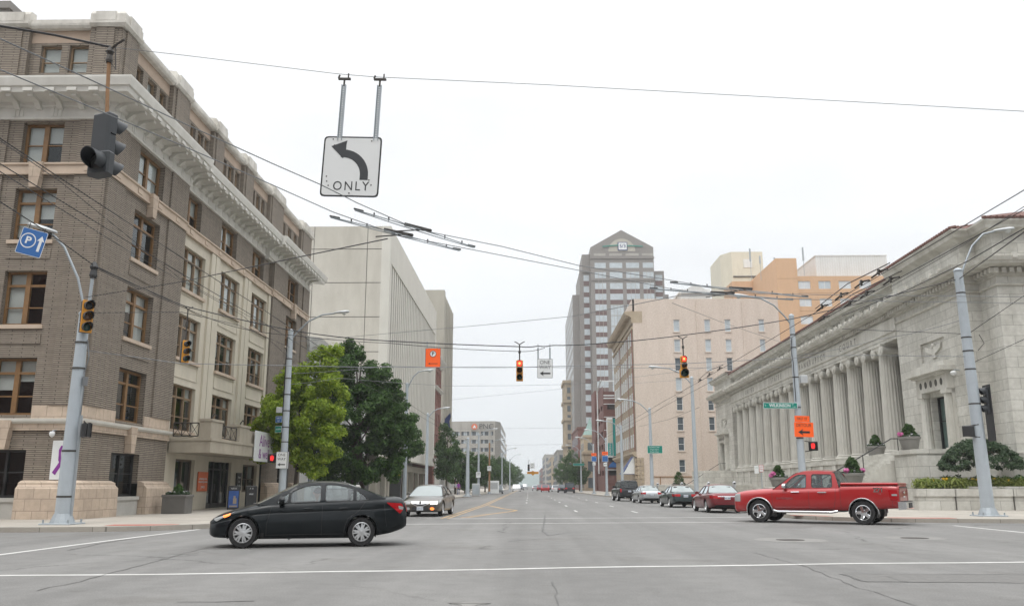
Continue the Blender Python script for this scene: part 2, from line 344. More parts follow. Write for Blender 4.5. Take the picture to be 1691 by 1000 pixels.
    def build(s, name, mat, parent=None, smooth=None, fix=True, split=None):
        if split is None: split = name in SPLIT and parent is not None and (name != 'wall' or len(s.f) < 300)
        if split and len(s.f) > 1:
            cs = components(s.v, s.f)
            if len(cs) > 1:
                if len(cs) > 100: cs = cs[:99] + [[i for c in cs[99:] for i in c]]
                o = None
                for j, c in enumerate(cs):
                    ids = sorted({k for i in c for k in s.f[i]}); mp_ = {k: n for n, k in enumerate(ids)}; b = MB(); b.v = [s.v[k] for k in ids]; b.f = [tuple(mp_[k] for k in s.f[i]) for i in c]
                    o = b.build(name, mat, parent, smooth, fix, False)
                    if j == 99: o['kind'] = 'stuff'
                return o
        me = bpy.data.meshes.new(name); me.from_pydata(s.v, [], s.f)
        if fix:
            bm = bmesh.new(); bm.from_mesh(me); bmesh.ops.recalc_face_normals(bm, faces=bm.faces); bm.to_mesh(me); bm.free()
        return link(name, me, mat, parent, smooth)
def link(name, me, mat, parent=None, smooth=None):
    o = bpy.data.objects.new(name, me); COL.objects.link(o)
    for m in (mat if isinstance(mat, (list, tuple)) else [mat]): me.materials.append(MATS[m])
    if smooth:
        me.shade_smooth(); me.set_sharp_from_angle(angle=R_(smooth))
    if parent is not None:
        o.parent = parent
        if parent.get('world_mesh'): o.location = -Vector(parent.location); o['world_mesh2'] = 1
        elif parent.get('world_mesh2'): pass
    return o
class Fr:                                                        # a wall: origin, direction along it, outward normal
    def __init__(s, O, u, n): s.O = Vector(O); s.u = Vector((*u, 0)) if len(u) == 2 else Vector(u); s.n = Vector((*n, 0)) if len(n) == 2 else Vector(n); s.u.normalize(); s.n.normalize()
    def p(s, u, z, d=0): return s.O + s.u * u + s.n * d + Vector((0, 0, z))
def tag(o, label=None, cat=None, group=None, kind=None):
    if label: o['label'] = label
    if cat: o['category'] = cat
    if group: o['group'] = group
    if kind: o['kind'] = kind
    return o
def thing(name, label, cat, loc=(0, 0, 0), rz=0, group=None, world=False):
    o = bpy.data.objects.new(name, None); COL.objects.link(o); o.location = loc; o.rotation_euler = (0, 0, rz); o.empty_display_size = .3
    if world: o['world_mesh'] = 1
    return tag(o, label, cat, group)
def dup(root, loc, rz=0, label=None, group=None, scale=None):
    r = root.copy(); COL.objects.link(r); r.location = loc; r.rotation_euler = (0, 0, rz)
    if label: r['label'] = label
    if group: r['group'] = group
    if scale: r.scale = scale
    for ch in root.children:
        c = ch.copy(); COL.objects.link(c); c.parent = r
        for g in ch.children:
            d = g.copy(); COL.objects.link(d); d.parent = c
    return r
def struct(name, mb, mat, smooth=None): return tag(mb.build(name, mat, None, smooth), kind='structure')
_font = {}
def text(s, size, mat, parent, T, name='lettering', ext=.003, sx=1, spacing=1, bold=0, align='CENTER'):
    c = bpy.data.curves.new('txt', 'FONT'); c.body = s; c.size = size; c.extrude = ext; c.align_x = align; c.align_y = 'CENTER'; c.space_character = spacing; c.offset = bold; c.resolution_u = 3
    o = bpy.data.objects.new('txt', c); me = bpy.data.meshes.new_from_object(o)
    bpy.data.objects.remove(o); bpy.data.curves.remove(c)
    me.transform(T @ Matrix.Diagonal((sx, 1, 1, 1))); me.name = name
    return link(name, me, mat, parent)
def facing(loc, ang=0):                                          # text plane: reads left to right for a viewer looking along +Y, turned by ang about Z
    return Matrix.Translation(loc) @ Matrix.Rotation(ang, 4, 'Z') @ Matrix.Rotation(math.pi / 2, 4, 'X')
def frm(fr, u, z, d): return Matrix.Translation(fr.p(u, z, d)) @ Matrix((( *fr.u, 0), (0, 0, 1, 0), (*fr.n, 0), (0, 0, 0, 1))).transposed()
def arrow(L, h, sh, hl): return [(-L / 2, 0), (-L / 2 + hl, h), (-L / 2 + hl * .8, sh), (L / 2, sh), (L / 2, -sh), (-L / 2 + hl * .8, -sh), (-L / 2 + hl, -h)]
# ------------------------------------------------------------------ windows
def window(root, fr, u0, u1, z0, z1, d, lights=2, rails=(.5,), transom=None, fmat='brown_wood', gmat='window_glass', fw=.09, mull=.12, blind=0, bmat='blind', frame_depth=.12, label=None, sill=None):
    m = MB()
    m.fbox(fr, u0, u0 + fw, z0, z1, d - frame_depth, d); m.fbox(fr, u1 - fw, u1, z0, z1, d - frame_depth, d)
    m.fbox(fr, u0 + fw, u1 - fw, z1 - fw, z1, d - frame_depth, d - .004); m.fbox(fr, u0 + fw, u1 - fw, z0, z0 + fw, d - frame_depth, d - .004)
    for k in range(1, lights):
        c = u0 + (u1 - u0) * k / lights; m.fbox(fr, c - mull / 2, c + mull / 2, z0 + fw, z1 - fw, d - frame_depth, d + .01)
    zt = z1 - fw
    if transom:
        zt = z0 + (z1 - z0) * transom; m.fbox(fr, u0 + fw, u1 - fw, zt - .05, zt + .05, d - frame_depth, d - .01)
    for r in rails:
        z = z0 + (zt - z0) * r; m.fbox(fr, u0 + fw, u1 - fw, z - .025, z + .025, d - frame_depth * .8, d - .03)
    w_ = m.build('window', fmat, root)
    MB().fquad(fr, u0 + fw * .5, u1 - fw * .5, z0 + fw * .5, z1 - fw * .5, d - frame_depth * .6).build('pane', gmat, w_, fix=False)
    if blind:
        b = MB()
        for k in range(lights):
            f = blind if not hasattr(blind, '__len__') else blind[k % len(blind)]
            if f <= 0: continue
            a = u0 + (u1 - u0) * k / lights + fw * .6; c = u0 + (u1 - u0) * (k + 1) / lights - fw * .6
            b.fquad(fr, a, c, z1 - (z1 - z0) * f, z1 - .03, d - frame_depth * 1.3)
        if b.v: b.build('blind', bmat, w_, fix=False)
    if sill: MB().fbox(fr, u0 - .08, u1 + .08, z0 - .16, z0, d, sill).build('sill', 'limestone', w_)
    return w_
# ------------------------------------------------------------------ foliage
def leaves(name, clumps, n, size, mat, parent, seed=1, droop=.25, aspect=.55, fold=.25):
    """clumps: array (k,4) of centre and radius; n leaves spread over them, each a small folded blade"""
    rg = np.random.default_rng(seed); c = np.array(clumps, float); wgt = c[:, 3] ** 2; wgt /= wgt.sum()
    idx = rg.choice(len(c), n, p=wgt); dr = rg.normal(size=(n, 3)); dr /= np.linalg.norm(dr, axis=1)[:, None]
    rad = rg.random(n) ** .45
    pos = c[idx, :3] + dr * (c[idx, 3] * rad)[:, None] * np.array([1, 1, .8])
    nrm = dr + rg.normal(size=(n, 3)) * .7 + np.array([0, 0, .5]); nrm /= np.linalg.norm(nrm, axis=1)[:, None]
    t = np.cross(nrm, rg.normal(size=(n, 3))); t[:, 2] -= droop; t -= nrm * (t * nrm).sum(1)[:, None]; t /= np.linalg.norm(t, axis=1)[:, None]; b = np.cross(nrm, t)
    s = size * (.6 + .8 * rg.random(n))[:, None]
    v = np.empty((n, 4, 3)); v[:, 0] = pos - t * s * .5; v[:, 2] = pos + t * s * .5
    v[:, 1] = pos + b * s * aspect * .5 + nrm * s * fold * .3; v[:, 3] = pos - b * s * aspect * .5 + nrm * s * fold * .3
    me = bpy.data.meshes.new(name); me.vertices.add(n * 4); me.vertices.foreach_set('co', v.ravel())
    me.loops.add(n * 6); me.polygons.add(n * 2)
    q = np.arange(n)[:, None] * 4 + np.array([0, 1, 2, 0, 2, 3]); me.loops.foreach_set('vertex_index', q.ravel())
    me.polygons.foreach_set('loop_start', np.arange(n * 2) * 3); me.update(calc_edges=True)
    return link(name, me, mat, parent)
def clumps(blobs, per, cr, seed):
    rg = np.random.default_rng(seed); out = []
    for (x, y, z, rx, ry, rz) in blobs:
        k = max(4, int(per * (rx * ry * rz) ** .66))
        d = rg.normal(size=(k, 3)); d /= np.linalg.norm(d, axis=1)[:, None]; r = .35 + .62 * rg.random(k) ** .5
        p = np.array([x, y, z]) + d * r[:, None] * np.array([rx, ry, rz])
        out += [(*p[i], cr * (.55 + .8 * rg.random())) for i in range(k)]
    return np.array(out)
def tree(name, label, loc, blobs, trunk_h, trunk_r, n, leaf, lmat, per=6, cr=.8, seed=1, group=None, stems=1, cat='tree'):
    root = thing(name, label, cat, loc, 0, group); rg = random.Random(seed)
    cl = clumps(blobs, per, cr, seed)
    m = MB(); ztop = max(b[2] for b in blobs)
    for s in range(stems):
        bx, by = ((s - (stems - 1) / 2) * .9, rg.uniform(-.3, .3)) if stems > 1 else (0, 0)
        tx, ty = blobs[s % len(blobs)][0] * .6, blobs[s % len(blobs)][1] * .6
        pts = [Vector((bx, by, 0)), Vector((bx + rg.uniform(-.08, .08), by, trunk_h * .5)), Vector((bx * .9 + tx * .3, by + ty * .3, trunk_h)), Vector((tx, ty, ztop))]
        m.tube(pts, [trunk_r * 1.25, trunk_r, trunk_r * .8, trunk_r * .2], 8)
        for k in range(9):
            c = cl[rg.randrange(len(cl))]; a = pts[2].lerp(pts[3], rg.uniform(0, .8)); e = Vector(c[:3]); mid = a.lerp(e, .5) + Vector((0, 0, .3))
            m.tube([a, mid, e], [trunk_r * .4, trunk_r * .25, trunk_r * .08], 5)
    m.build('trunk', 'bark', root, 60)
    leaves('crown', cl, n, leaf, lmat, root, seed)
    return root
# ------------------------------------------------------------------ ground, roads, pavements, markings
struct('ground', MB().box(-2500, 2500, -400, 4000, -1.2, -.02), 'ground_dirt')
CS = .161                                                         # the cross street runs a little askew to the main one
def cy(x, y0): return y0 + CS * x
rd = MB()
rd.add([(-300, cy(-300, 2), 0), (-14, -60, 0), (20, -60, 0), (300, cy(300, 2), 0), (300, cy(300, 32), 0), (30, 38, 0), (20, 40, 0), (13, 60, 0), (11.2, 90, 0), (10, 130, 0), (10, 1400, 0), (-8, 1400, 0), (-8, 130, 0), (-9, 80, 0), (-12, 60, 0), (-12, 36, 0), (-20, 33, 0), (-60, 24, 0), (-300, cy(-300, 32), 0)], [tuple(range(19))])
struct('road', rd, 'asphalt')
def arc(c, r, a0, a1, n=8): return [(c[0] + r * math.cos(R_(a0 + (a1 - a0) * k / n)), c[1] + r * math.sin(R_(a0 + (a1 - a0) * k / n))) for k in range(n + 1)]
def pave(name, poly, kerb):
    struct(name, MB().prism(poly, -.1, .14), 'pavement')
    m = MB()
    for i in range(len(kerb) - 1):
        a, b = Vector((*kerb[i], 0)), Vector((*kerb[i + 1], 0)); d = (b - a).normalized(); nn = Vector((-d.y, d.x, 0))
        m.add([a, b, b + nn * .17, a + nn * .17] + [p + Vector((0, 0, .155)) for p in (a + nn * .02, b + nn * .02, b + nn * .17, a + nn * .17)],
              [(0, 1, 5, 4), (4, 5, 6, 7), (3, 7, 6, 2), (0, 4, 7, 3), (1, 2, 6, 5)])
    struct('kerb', m, 'kerb_stone')
lc = [(-120, 8.5), (-16.3, 26.4)] + arc((-14.8, 31.6), 4.9, -80, -5, 9) + [(-9.9, 50), (-9.6, 62), (-8.3, 82), (-7.4, 110), (-7, 150), (-7, 700)]
pave('pavement_left', [(-120, 300), (-120, 8.5)] + lc[1:] + [(-60, 700)], lc)
rc = [(9.6, 700), (9.4, 150), (9.5, 125), (10.4, 95), (11.4, 62), (11.5, 44)] + arc((16.3, 38.8), 4.8, 180, 262, 8) + [(18.8, 33.6), (120, 50)]
pave('pavement_right', rc + [(120, 300), (60, 700)], rc)
def strip(m, pts, wd, z=.004):
    for i in range(len(pts) - 1):
        a, b = Vector((*pts[i], z)), Vector((*pts[i + 1], z)); d = (b - a).normalized(); nn = Vector((-d.y, d.x, 0)) * wd / 2
        m.add([a - nn, b - nn, b + nn, a + nn], [(0, 1, 2, 3)])
wm = MB()
near = [(x, cy(x, 15.25) + .10 * math.sin(x * .37) + .05 * math.sin(x * 1.3)) for x in np.linspace(-16, 16, 33)]
strip(wm, near, .17); strip(wm, [(x, cy(x, 33.1)) for x in np.linspace(-6, 11.5, 12)], .2); strip(wm, [(x, cy(x, 38.4) - .3) for x in np.linspace(-3.4, 11.3, 12)], .24)
strip(wm, [(-10.95, 16.2), (-10.9, 22), (-10.75, 28.4)], .16); strip(wm, [(14.9, 21), (15.2, 31.6)], .16)
for x, ys in ((-.15, (71, 84)), (2.65, (47.5, 60, 73, 86, 99, 112)), (5.75, (46, 59, 72, 85, 98, 111))):
    for y in ys: strip(wm, [(x, y), (x, y + 2.8)], .13)
for k in range(8): strip(wm, [(-.1, 97 + k * 13), (-.1, 100 + k * 13)], .13)
struct('road_marking', wm, 'white_paint')
om = MB()
for off in (0, .28):
    strip(om, [(-3.5 - off, 37.8), (-3.3 - off, 50), (-3.05 - off, 62.7), (-3.0 - off, 300)], .12)
    strip(om, [(-3.0 + off, 38.6), (-2.2 + off * .8, 43), (-1.1 + off * .7, 48), (-.8 + off * .4, 49.6), (-.75 + off * .2, 50.3 + off), (-1.6 + off * .3, 53.8 + off), (-2.9 + off * .2, 62.4 + off)], .12)
struct('orange_road_marking', om, 'orange_paint')
tp = MB()
for c, ang, wd, dp in (((-12.6, 28.35), .10, 2.1, .9), ((-10.0, 30.6), 1.0, 1.4, .8), ((15.6, 35.0), -.1, 2.4, .8), ((12.1, 37.6), -.9, 1.6, .8)):
    T = Matrix.Translation((*c, 0)) @ Matrix.Rotation(ang, 4, 'Z'); tp.box(-wd / 2, wd / 2, -dp / 2, dp / 2, .13, .146, T)
struct('tactile_paving', tp, 'red_tactile')
def sheet(name, poly, mat, z): struct(name, MB().add([(x, y, z) for x, y in poly], [tuple(range(len(poly)))]), mat)
def gnd(*px): return [tuple(atz(x, y, 0)[:2]) for x, y in px]
sheet('asphalt_repair', gnd((1392, 947), (1691, 948), (1900, 949), (1900, 966), (1691, 962), (1430, 960)), 'dark_patch', .003)
def crack(m, pts, wd, z=.0045):
    rg = random.Random(len(m.v) + 5); out = []
    for i in range(len(pts) - 1):
        a, b = Vector((*pts[i], 0)), Vector((*pts[i + 1], 0)); n = max(2, int((b - a).length / .35)); pr = Vector((-(b - a).y, (b - a).x, 0)).normalized()
        for k in range(n + (i == len(pts) - 2)): p = a.lerp(b, k / n) + pr * rg.uniform(-.045, .045); out.append((p.x, p.y))
    for i in range(len(out) - 1): strip(m, out[i:i + 2], wd * rg.uniform(.4, 1.25), z)
tar = MB(); crack(tar, gnd((1392, 947), (1691, 948), (1900, 949)), .05, .0045); crack(tar, gnd((1392, 947), (1430, 960), (1691, 962), (1900, 966)), .05, .0045); crack(tar, gnd((1466, 951), (1480, 956), (1500, 961)), .03, .0045)
crack(tar, gnd((290, 994), (420, 992)), .04); crack(tar, gnd((912, 960), (917, 978), (921, 1003), (924, 1020)), .025); crack(tar, gnd((1245, 912), (1330, 935), (1420, 970), (1530, 1005)), .02)
crack(tar, gnd((60, 975), (150, 955), (260, 925), (345, 903)), .025); crack(tar, gnd((900, 850), (899, 862), (895, 876), (905, 884), (935, 880)), .05); crack(tar, gnd((840, 893), (895, 889)), .04); crack(tar, gnd((115, 908), (175, 895), (230, 888)), .05)
struct('road_crack', tar, 'seal_tar')
def disc(cx, cy_, r, n=28, jit=.0): return [(cx + (r + random.uniform(-jit, jit)) * math.cos(2 * math.pi * k / n), cy_ + (r + random.uniform(-jit, jit)) * math.sin(2 * math.pi * k / n)) for k in range(n)]
for nm, px, py, r in (('manhole', 1305, 891, .95), ('manhole', 1510, 888, .8)):
    c = atz(px, py, 0)
    ring = MB().add([(x, y, .004) for x, y in disc(c.x, c.y, r, jit=.05)] , [tuple(range(28))]); struct('manhole_collar', ring, 'pale_patch')
    cov = MB().lathe([(.36, .0), (.36, .012), (.33, .014), (.31, .010)], 24, Matrix.Translation((c.x, c.y, 0)))
    tag(cov.build('manhole_cover', 'iron'), 'round iron manhole cover in a pale collar ' + ('in front of the red pickup cab' if px < 1400 else 'right of the pickup tail'), 'manhole cover')
sheet('paint_splash', [(atz(775, 997, 0).x + .2 * math.cos(a) * (1 + .5 * math.sin(3 * a)), atz(775, 997, 0).y + .17 * math.sin(a) * (1 + .4 * math.cos(4 * a) + .3 * math.sin(7 * a))) for a in np.linspace(0, 6.1, 40)], 'pale_patch', .005)
sheet('asphalt_repair', gnd((285, 912), (330, 910), (325, 914), (280, 915)), 'dark_patch', .0035)
sheet('asphalt_repair', gnd((1272, 866), (1350, 868), (1330, 872), (1258, 871)), 'dark_patch', .0035)
# distant hill where the street ends
hv = []; hf = []
for i in range(25):
    x = -330 + i * 32; h = 26 + 10 * math.sin(i * .33) + 5 * math.sin(i * 1.3)
    hv += [(x, 1500, -1), (x, 1700, h * .75), (x, 1900, h), (x, 2300, -1)]
    if i:
        for k in range(3): hf.append(((i - 1) * 4 + k, i * 4 + k, i * 4 + k + 1, (i - 1) * 4 + k + 1))
struct('hill', MB().add(hv, hf), 'hill_green', 60)
# ================================================================== the brick corner building on the left
AX, AY = -17.6, 33.3
yw = thing('brick_building', 'brown brick corner building with cream middle bays and white bracketed cornice at left', 'building', (AX - 7, AY + 16, .14), world=True)
fs = Fr((AX, 0, 0), (0, 1), (1, 0))                               # side: u is world Y
ff = Fr((0, AY, 0), (1, 0), (0, -1))                              # front: u is world X
XL, YE = -33.0, 66.2
rows = [(.95, 2.77), (4.12, 6.4), (7.74, 10.0), (11.3, 13.55), (14.7, 16.5)]
side_b = [(36.0, 38.65), (60.3, 63.1)]; side_c = [(41.8, 44.85), (47.3, 50.5), (52.85, 56.0)]; c5 = [(41.95, 44.1), (47.2, 49.85), (52.9, 55.3)]
front_w = [(-21.4, -19.65), (-25.6, -23.85), (-29.8, -28.05)]
rev = .42
def H(us, rs): return [(a, b, c, d) for a, b in us for c, d in rs]
m = MB()
m.wall(fs, AY, 41.5, 1.5, 16.6, H(side_b[:1], [(1.5, 2.77)] + rows[1:]), rev); m.wall(fs, 56.6, YE, 1.5, 16.6, H(side_b[1:], [(1.5, 2.77)] + rows[1:]), rev)
m.wall(fs, 41.5, 56.6, 14.6, 16.6, H(c5, rows[4:]), rev, d=-.25)
m.wall(ff, XL, AX, 1.5, 16.6, H(front_w, [(1.5, 2.77)] + rows[1:]), rev)
m.add([(AX, YE, .1), (XL, YE, .1), (XL, YE, 18), (AX, YE, 18)], [(0, 1, 2, 3)]); m.add([(XL, AY, .1), (XL, YE, .1), (XL, YE, 18), (XL, AY, 18)], [(0, 1, 2, 3)])
# corner pilaster strips, slightly proud, and recessed spandrel outlines
for fr, a, b in ((fs, 33.32, 34.75), (fs, 39.4, 41.45), (fs, 56.65, 58.6), (fs, 64.4, YE - .02)): m.fbox(fr, a, b, 4.5, 14.1, 0, .09); m.fbox(fr, a, b, 14.62, 16.58, 0, .09)
for a, b in ((-18.95, AX - .02), (-23.2, -22.0), (-27.4, -26.2)): m.fbox(ff, a, b, 4.5, 14.1, 0, .09); m.fbox(ff, a, b, 14.62, 16.58, 0, .09)
for fr, us in ((fs, side_b), (ff, front_w)):
    for a, b in us:
        for (z0, z1) in ((6.95, 7.35), (10.5, 10.95)): m.fbox(fr, a - .05, b + .05, z0, z1, 0, .035)
for y0, y1 in ((41.36, 41.52), (56.58, 56.72)): m.fbox(fs, y0, y1, 14.0, 16.6, -.6, -.004)
m.build('brick_wall', 'roman_brick', yw, fix=False)
m = MB(); m.wall(fs, 41.5, 56.6, .14, 14.15, H(side_c, rows[1:4]) + [(43.0, 45.5, .85, 2.72), (47.5, 51.2, .16, 2.72), (53.3, 56.1, 1.0, 2.68)], .35, d=-.12)
for y in (46.08, 51.68): m.fbox(fs, y - .62, y - .05, 3.6, 14.1, -.12, .0); m.fbox(fs, y + .05, y + .62, 3.6, 14.1, -.12, .0)
for a, b in ((41.52, 41.72), (56.1, 56.58)): m.fbox(fs, a, b, 3.6, 14.1, -.12, -.02)
for a, b in side_c:
    for z0, z1 in ((6.75, 7.5), (10.35, 11.05), (3.7, 3.95)):
        for q in ((a, b, z1 - .05, z1), (a, b, z0, z0 + .05), (a, a + .05, z0, z1), (b - .05, b, z0, z1)): m.fbox(fs, *q, -.12, -.085)
m.build('cream_wall', 'cream_stucco', yw, fix=False)
# base of limestone blocks, sills, band courses
m = MB()
fb_s, fb_f = fs, ff
pb = [(0, .14), (.46, .14), (.44, 1.28), (.30, 1.42), (.30, 1.5), (.12, 1.58), (0, 1.6)]
m.run(fs, pb, AY, 36.0, 1, 0); m.run(fs, pb, 38.7, 41.4, 0, 0); m.run(ff, pb, -19.65, AX, 0, 1); m.run(ff, pb, -23.85, -21.4, 0, 0); m.run(ff, pb, -28.05, -25.6); m.run(fs, pb, 56.7, 60.3); m.run(fs, pb, 63.1, YE)
m.build('base_course', 'limestone_blocks', yw)
m = MB()
for fr, us in ((fs, side_b), (ff, front_w)):
    for a, b in us: m.fbox(fr, a - .0, b + .0, .14, .78, -.15, .1); m.fbox(fr, a - .0, b + .0, .78, .93, -.3, .16)
m.build('window_apron', 'grey_stone', yw)
belt = [(0, 3.52), (.12, 3.52), (.12, 3.78), (0, 3.78)]; b2 = [(0, 3.98), (.05, 3.98), (.05, 4.5), (0, 4.5)]
m = MB()
for fr, a, b, m0, m1 in ((fs, AY, 41.45, 1, 0), (fs, 56.65, YE, 0, 0), (ff, XL, AX, 0, 1)):
    m.run(fr, belt, a, b, m0, m1)
for fr, a, b, m0, m1 in ((fs, AY, 35.95, 1, 0), (fs, 38.7, 41.45, 0, 0), (ff, -19.6, AX, 0, 1), (ff, -23.8, -21.45, 0, 0)): m.run(fr, b2, a, b, m0, m1)
for fr, us in ((fs, side_b), (ff, front_w)):                        # keystones over the ground floor and the second band
    for a, b in us:
        c = (a + b) / 2
        for z0, z1 in ((2.78, 3.9), (13.5, 14.62)): m.fpoly(fr, [(c - .17, z0), (c + .17, z0), (c + .3, z1), (c - .3, z1)], 0, .3)
m.build('limestone_band', 'limestone_blocks', yw)
wb = [(0, 3.78), (.16, 3.78), (.26, 3.86), (.28, 3.96), (.1, 3.98), (0, 3.98)]
m = MB(); m.run(fs, wb, AY, 41.45, 1, 0); m.run(fs, wb, 56.65, YE); m.run(ff, wb, XL, AX, 0, 1); m.build('belt_moulding', 'white_terracotta', yw, split=True)
bc = [(0, 14.12), (.16, 14.12), (.16, 14.2), (.11, 14.22), (.11, 14.52), (.18, 14.55), (.18, 14.62), (0, 14.62)]
m = MB(); m.run(fs, bc, AY, 41.5, 1, 0); m.run(fs, [(d - .12, z) for d, z in bc], 41.46, 56.64); m.run(fs, bc, 56.6, YE); m.run(ff, bc, XL, AX, 0, 1)
for k in range(16): 
    c = AY + .7 + k * 2.1; dd = .115 if not 41.5 < c < 56.6 else 0
    m.fbox(fs, c - .22, c + .22, 14.26, 14.48, dd - .02, dd + .03)
for k in range(7): c = AX - .7 - k * 2.1; m.fbox(ff, c - .22, c + .22, 14.26, 14.48, .1, .15)
m.build('band_course', 'limestone', yw)
# cornice
fz = [(0, 16.58), (.12, 16.6), (.14, 16.68), (.06, 16.72), (.06, 17.14), (.16, 17.2), (.2, 17.34), (1.0, 17.42), (1.04, 17.62), (1.12, 17.66), (1.2, 17.98), (1.2, 18.06), (0, 18.22)]
def shf(p, k): return [(max(0, d - k) if d else 0, z) for d, z in p]
m = MB(); m.run(ff, fz, XL, AX, 0, 1); m.run(fs, fz, AY, 41.6, 1, 0); m.run(fs, [(d - .28 if i not in (0, len(fz) - 1) else -.28, z) for i, (d, z) in enumerate(fz)], 41.53, 55.46); m.run(fs, fz, 55.4, YE, 0, 1)
def bracket(m, fr, c, z0, z1, d0, d1, wd): m.fpoly_side = None
br = MB()
def brk(fr, c, off, wd=.22):
    P = fr.p; prof = [(off + .08, 17.02), (off + .2, 17.05), (off + .3, 17.16), (off + .45, 17.26), (off + .88, 17.3), (off + .9, 17.40), (off + .08, 17.40)]
    br.rings([[P(c - wd / 2, z, d) for d, z in prof], [P(c + wd / 2, z, d) for d, z in prof]])
    br.fbox(fr, c - .2, c + .2, 17.43, 17.58, off + .9, off + 1.1)
k = AY + .1
while k < YE: brk(fs, k, -.28 if 41.7 < k < 55.3 else 0); k += .92
k = AX - .4
while k > XL: brk(ff, k, 0); k -= .92
m.fbox(fs, 55.403, 56.7, 16.586, 17.40, -.4, .04); m.fbox(fs, 40.6, 41.597, 16.586, 17.40, -.4, .04); m.fbox(fs, 55.4, 56.6, 16.46, 16.585, -.35, .03); m.fbox(fs, 41.48, 41.62, 16.46, 16.585, -.35, .03)
m.build('cornice', 'white_terracotta', yw, fix=True); br.build('cornice_bracket', 'white_terracotta', yw)
m = MB()
for k in range(30):
    c = AY + .55 + k * 1.1; dd = 0 if not 41.6 < c < 55.4 else -.28
    m.fbox(fs, c - .06, c + .06, 16.74, 17.12, dd + .05, dd + .09); m.fbox(fs, c + .1, c + .22, 16.74, 17.12, dd + .05, dd + .09)
for k in range(9): c = AX - 2.6 - k * 1.65; m.fbox(ff, c - .06, c + .06, 16.74, 17.12, .05, .09); m.fbox(ff, c + .1, c + .22, 16.74, 17.12, .05, .09); m.fbox(ff, c + .28, c + .4, 16.74, 17.12, .05, .09)
m.build('frieze_moulding', 'white_terracotta', yw)
# attic storey
aws = [(35.05, 35.95), (36.45, 37.4), (37.75, 38.5), (41.6, 42.3), (42.6, 43.4), (43.6, 44.15), (46.4, 47.1), (47.4, 48.3), (48.6, 49.3), (51.8, 52.4), (52.7, 53.5), (53.8, 54.5), (58.7, 59.5), (60.2, 61.1), (61.8, 62.6)]
awf = [(-19.95, -19.05), (-21.2, -20.3), (-24.6, -23.7), (-25.9, -25.0), (-29, -28.1), (-30.2, -29.3)]
pil = [(AY, 34.85), (38.75, 40.85), (44.3, 46.0), (49.5, 51.4), (55.0, 58.2), (63.15, YE)]
pif = [(-18.98, AX), (-23.4, -21.65), (-27.9, -26.2), (XL, -30.6)]
m = MB(); m.wall(fs, AY, YE, 18.1, 20.3, H(aws, [(18.9, 20.2)]), .25, d=-.2); m.wall(ff, XL, AX, 18.1, 20.3, H(awf, [(18.9, 20.2)]), .25, d=-.2)
for a, b in pil: m.fbox(fs, a + .005, b, 18.1, 20.9, -.2, .03); m.fbox(fs, a + .3, b - .3, 18.1, 20.88, .03, .1)
for a, b in pif: m.fbox(ff, a, b - .005, 18.1, 20.9, -.2, .03); m.fbox(ff, a + .3, b - .3, 18.1, 20.88, .03, .1)
m.add([(AX, YE, 18), (XL, YE, 18), (XL, YE, 20.9), (AX, YE, 20.9)], [(0, 1, 2, 3)])
m.build('attic_wall', 'roman_brick', yw, fix=False)
m = MB(); m.fbox(fs, AY + 1, YE - .5, 20.3, 20.88, -.5, -.19); m.fbox(ff, XL, AX - 1, 20.3, 20.88, -.5, -.19); m.build('attic_panel', 'pink_stucco', yw)
cap = [(-.35, 20.88), (.02, 20.88), (.1, 20.98), (.12, 21.08), (.06, 21.1), (.06, 21.28), (-.35, 21.3)]
pcap = [(-.3, 20.9), (.14, 20.9), (.24, 21.02), (.24, 21.12), (.16, 21.15), (.16, 21.5), (.06, 21.66), (-.3, 21.7)]
def segs(pil, lo, hi):
    c = [lo]; 
    for a, b in sorted(pil): c += [a, b]
    c += [hi]; return [(c[i], c[i + 1]) for i in range(0, len(c), 2) if c[i + 1] - c[i] > .05]
m = MB()
for a, b in segs(pil, AY, YE): m.run(fs, cap, a, b)
for a, b in segs(pif, XL, AX): m.run(ff, cap, a, b)
for i, (a, b) in enumerate(pil): m.run(fs, pcap, a, b, 1 if i == 0 else 0, 0); m.fbox(fs, a + .25, b - .25, 21.15, 21.58, .1, .22)
for i, (a, b) in enumerate(sorted(pif)): m.run(ff, pcap, a, b, 0, 1 if i == len(pif) - 1 else 0); m.fbox(ff, a + .25, b - .25, 21.15, 21.58, .1, .22)
m.build('parapet', 'weathered_terracotta', yw)
MB().box(XL + .1, AX - .5, AY + .5, YE - .1, 20.5, 20.6).build('roof', 'grey_concrete', yw)
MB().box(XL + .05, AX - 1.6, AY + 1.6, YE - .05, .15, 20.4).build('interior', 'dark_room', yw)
for a, b in aws: window(yw, fs, a, b, 18.9, 20.2, -.35, 1, (.45,), None, 'tan_wood', 'window_glass', .07, blind=random.choice((0, .9, .9, .5)))
for a, b in awf: window(yw, ff, a, b, 18.9, 20.2, -.35, 1, (.45,), None, 'tan_wood', 'window_glass', .07, blind=.92)
rw = random.Random(3)
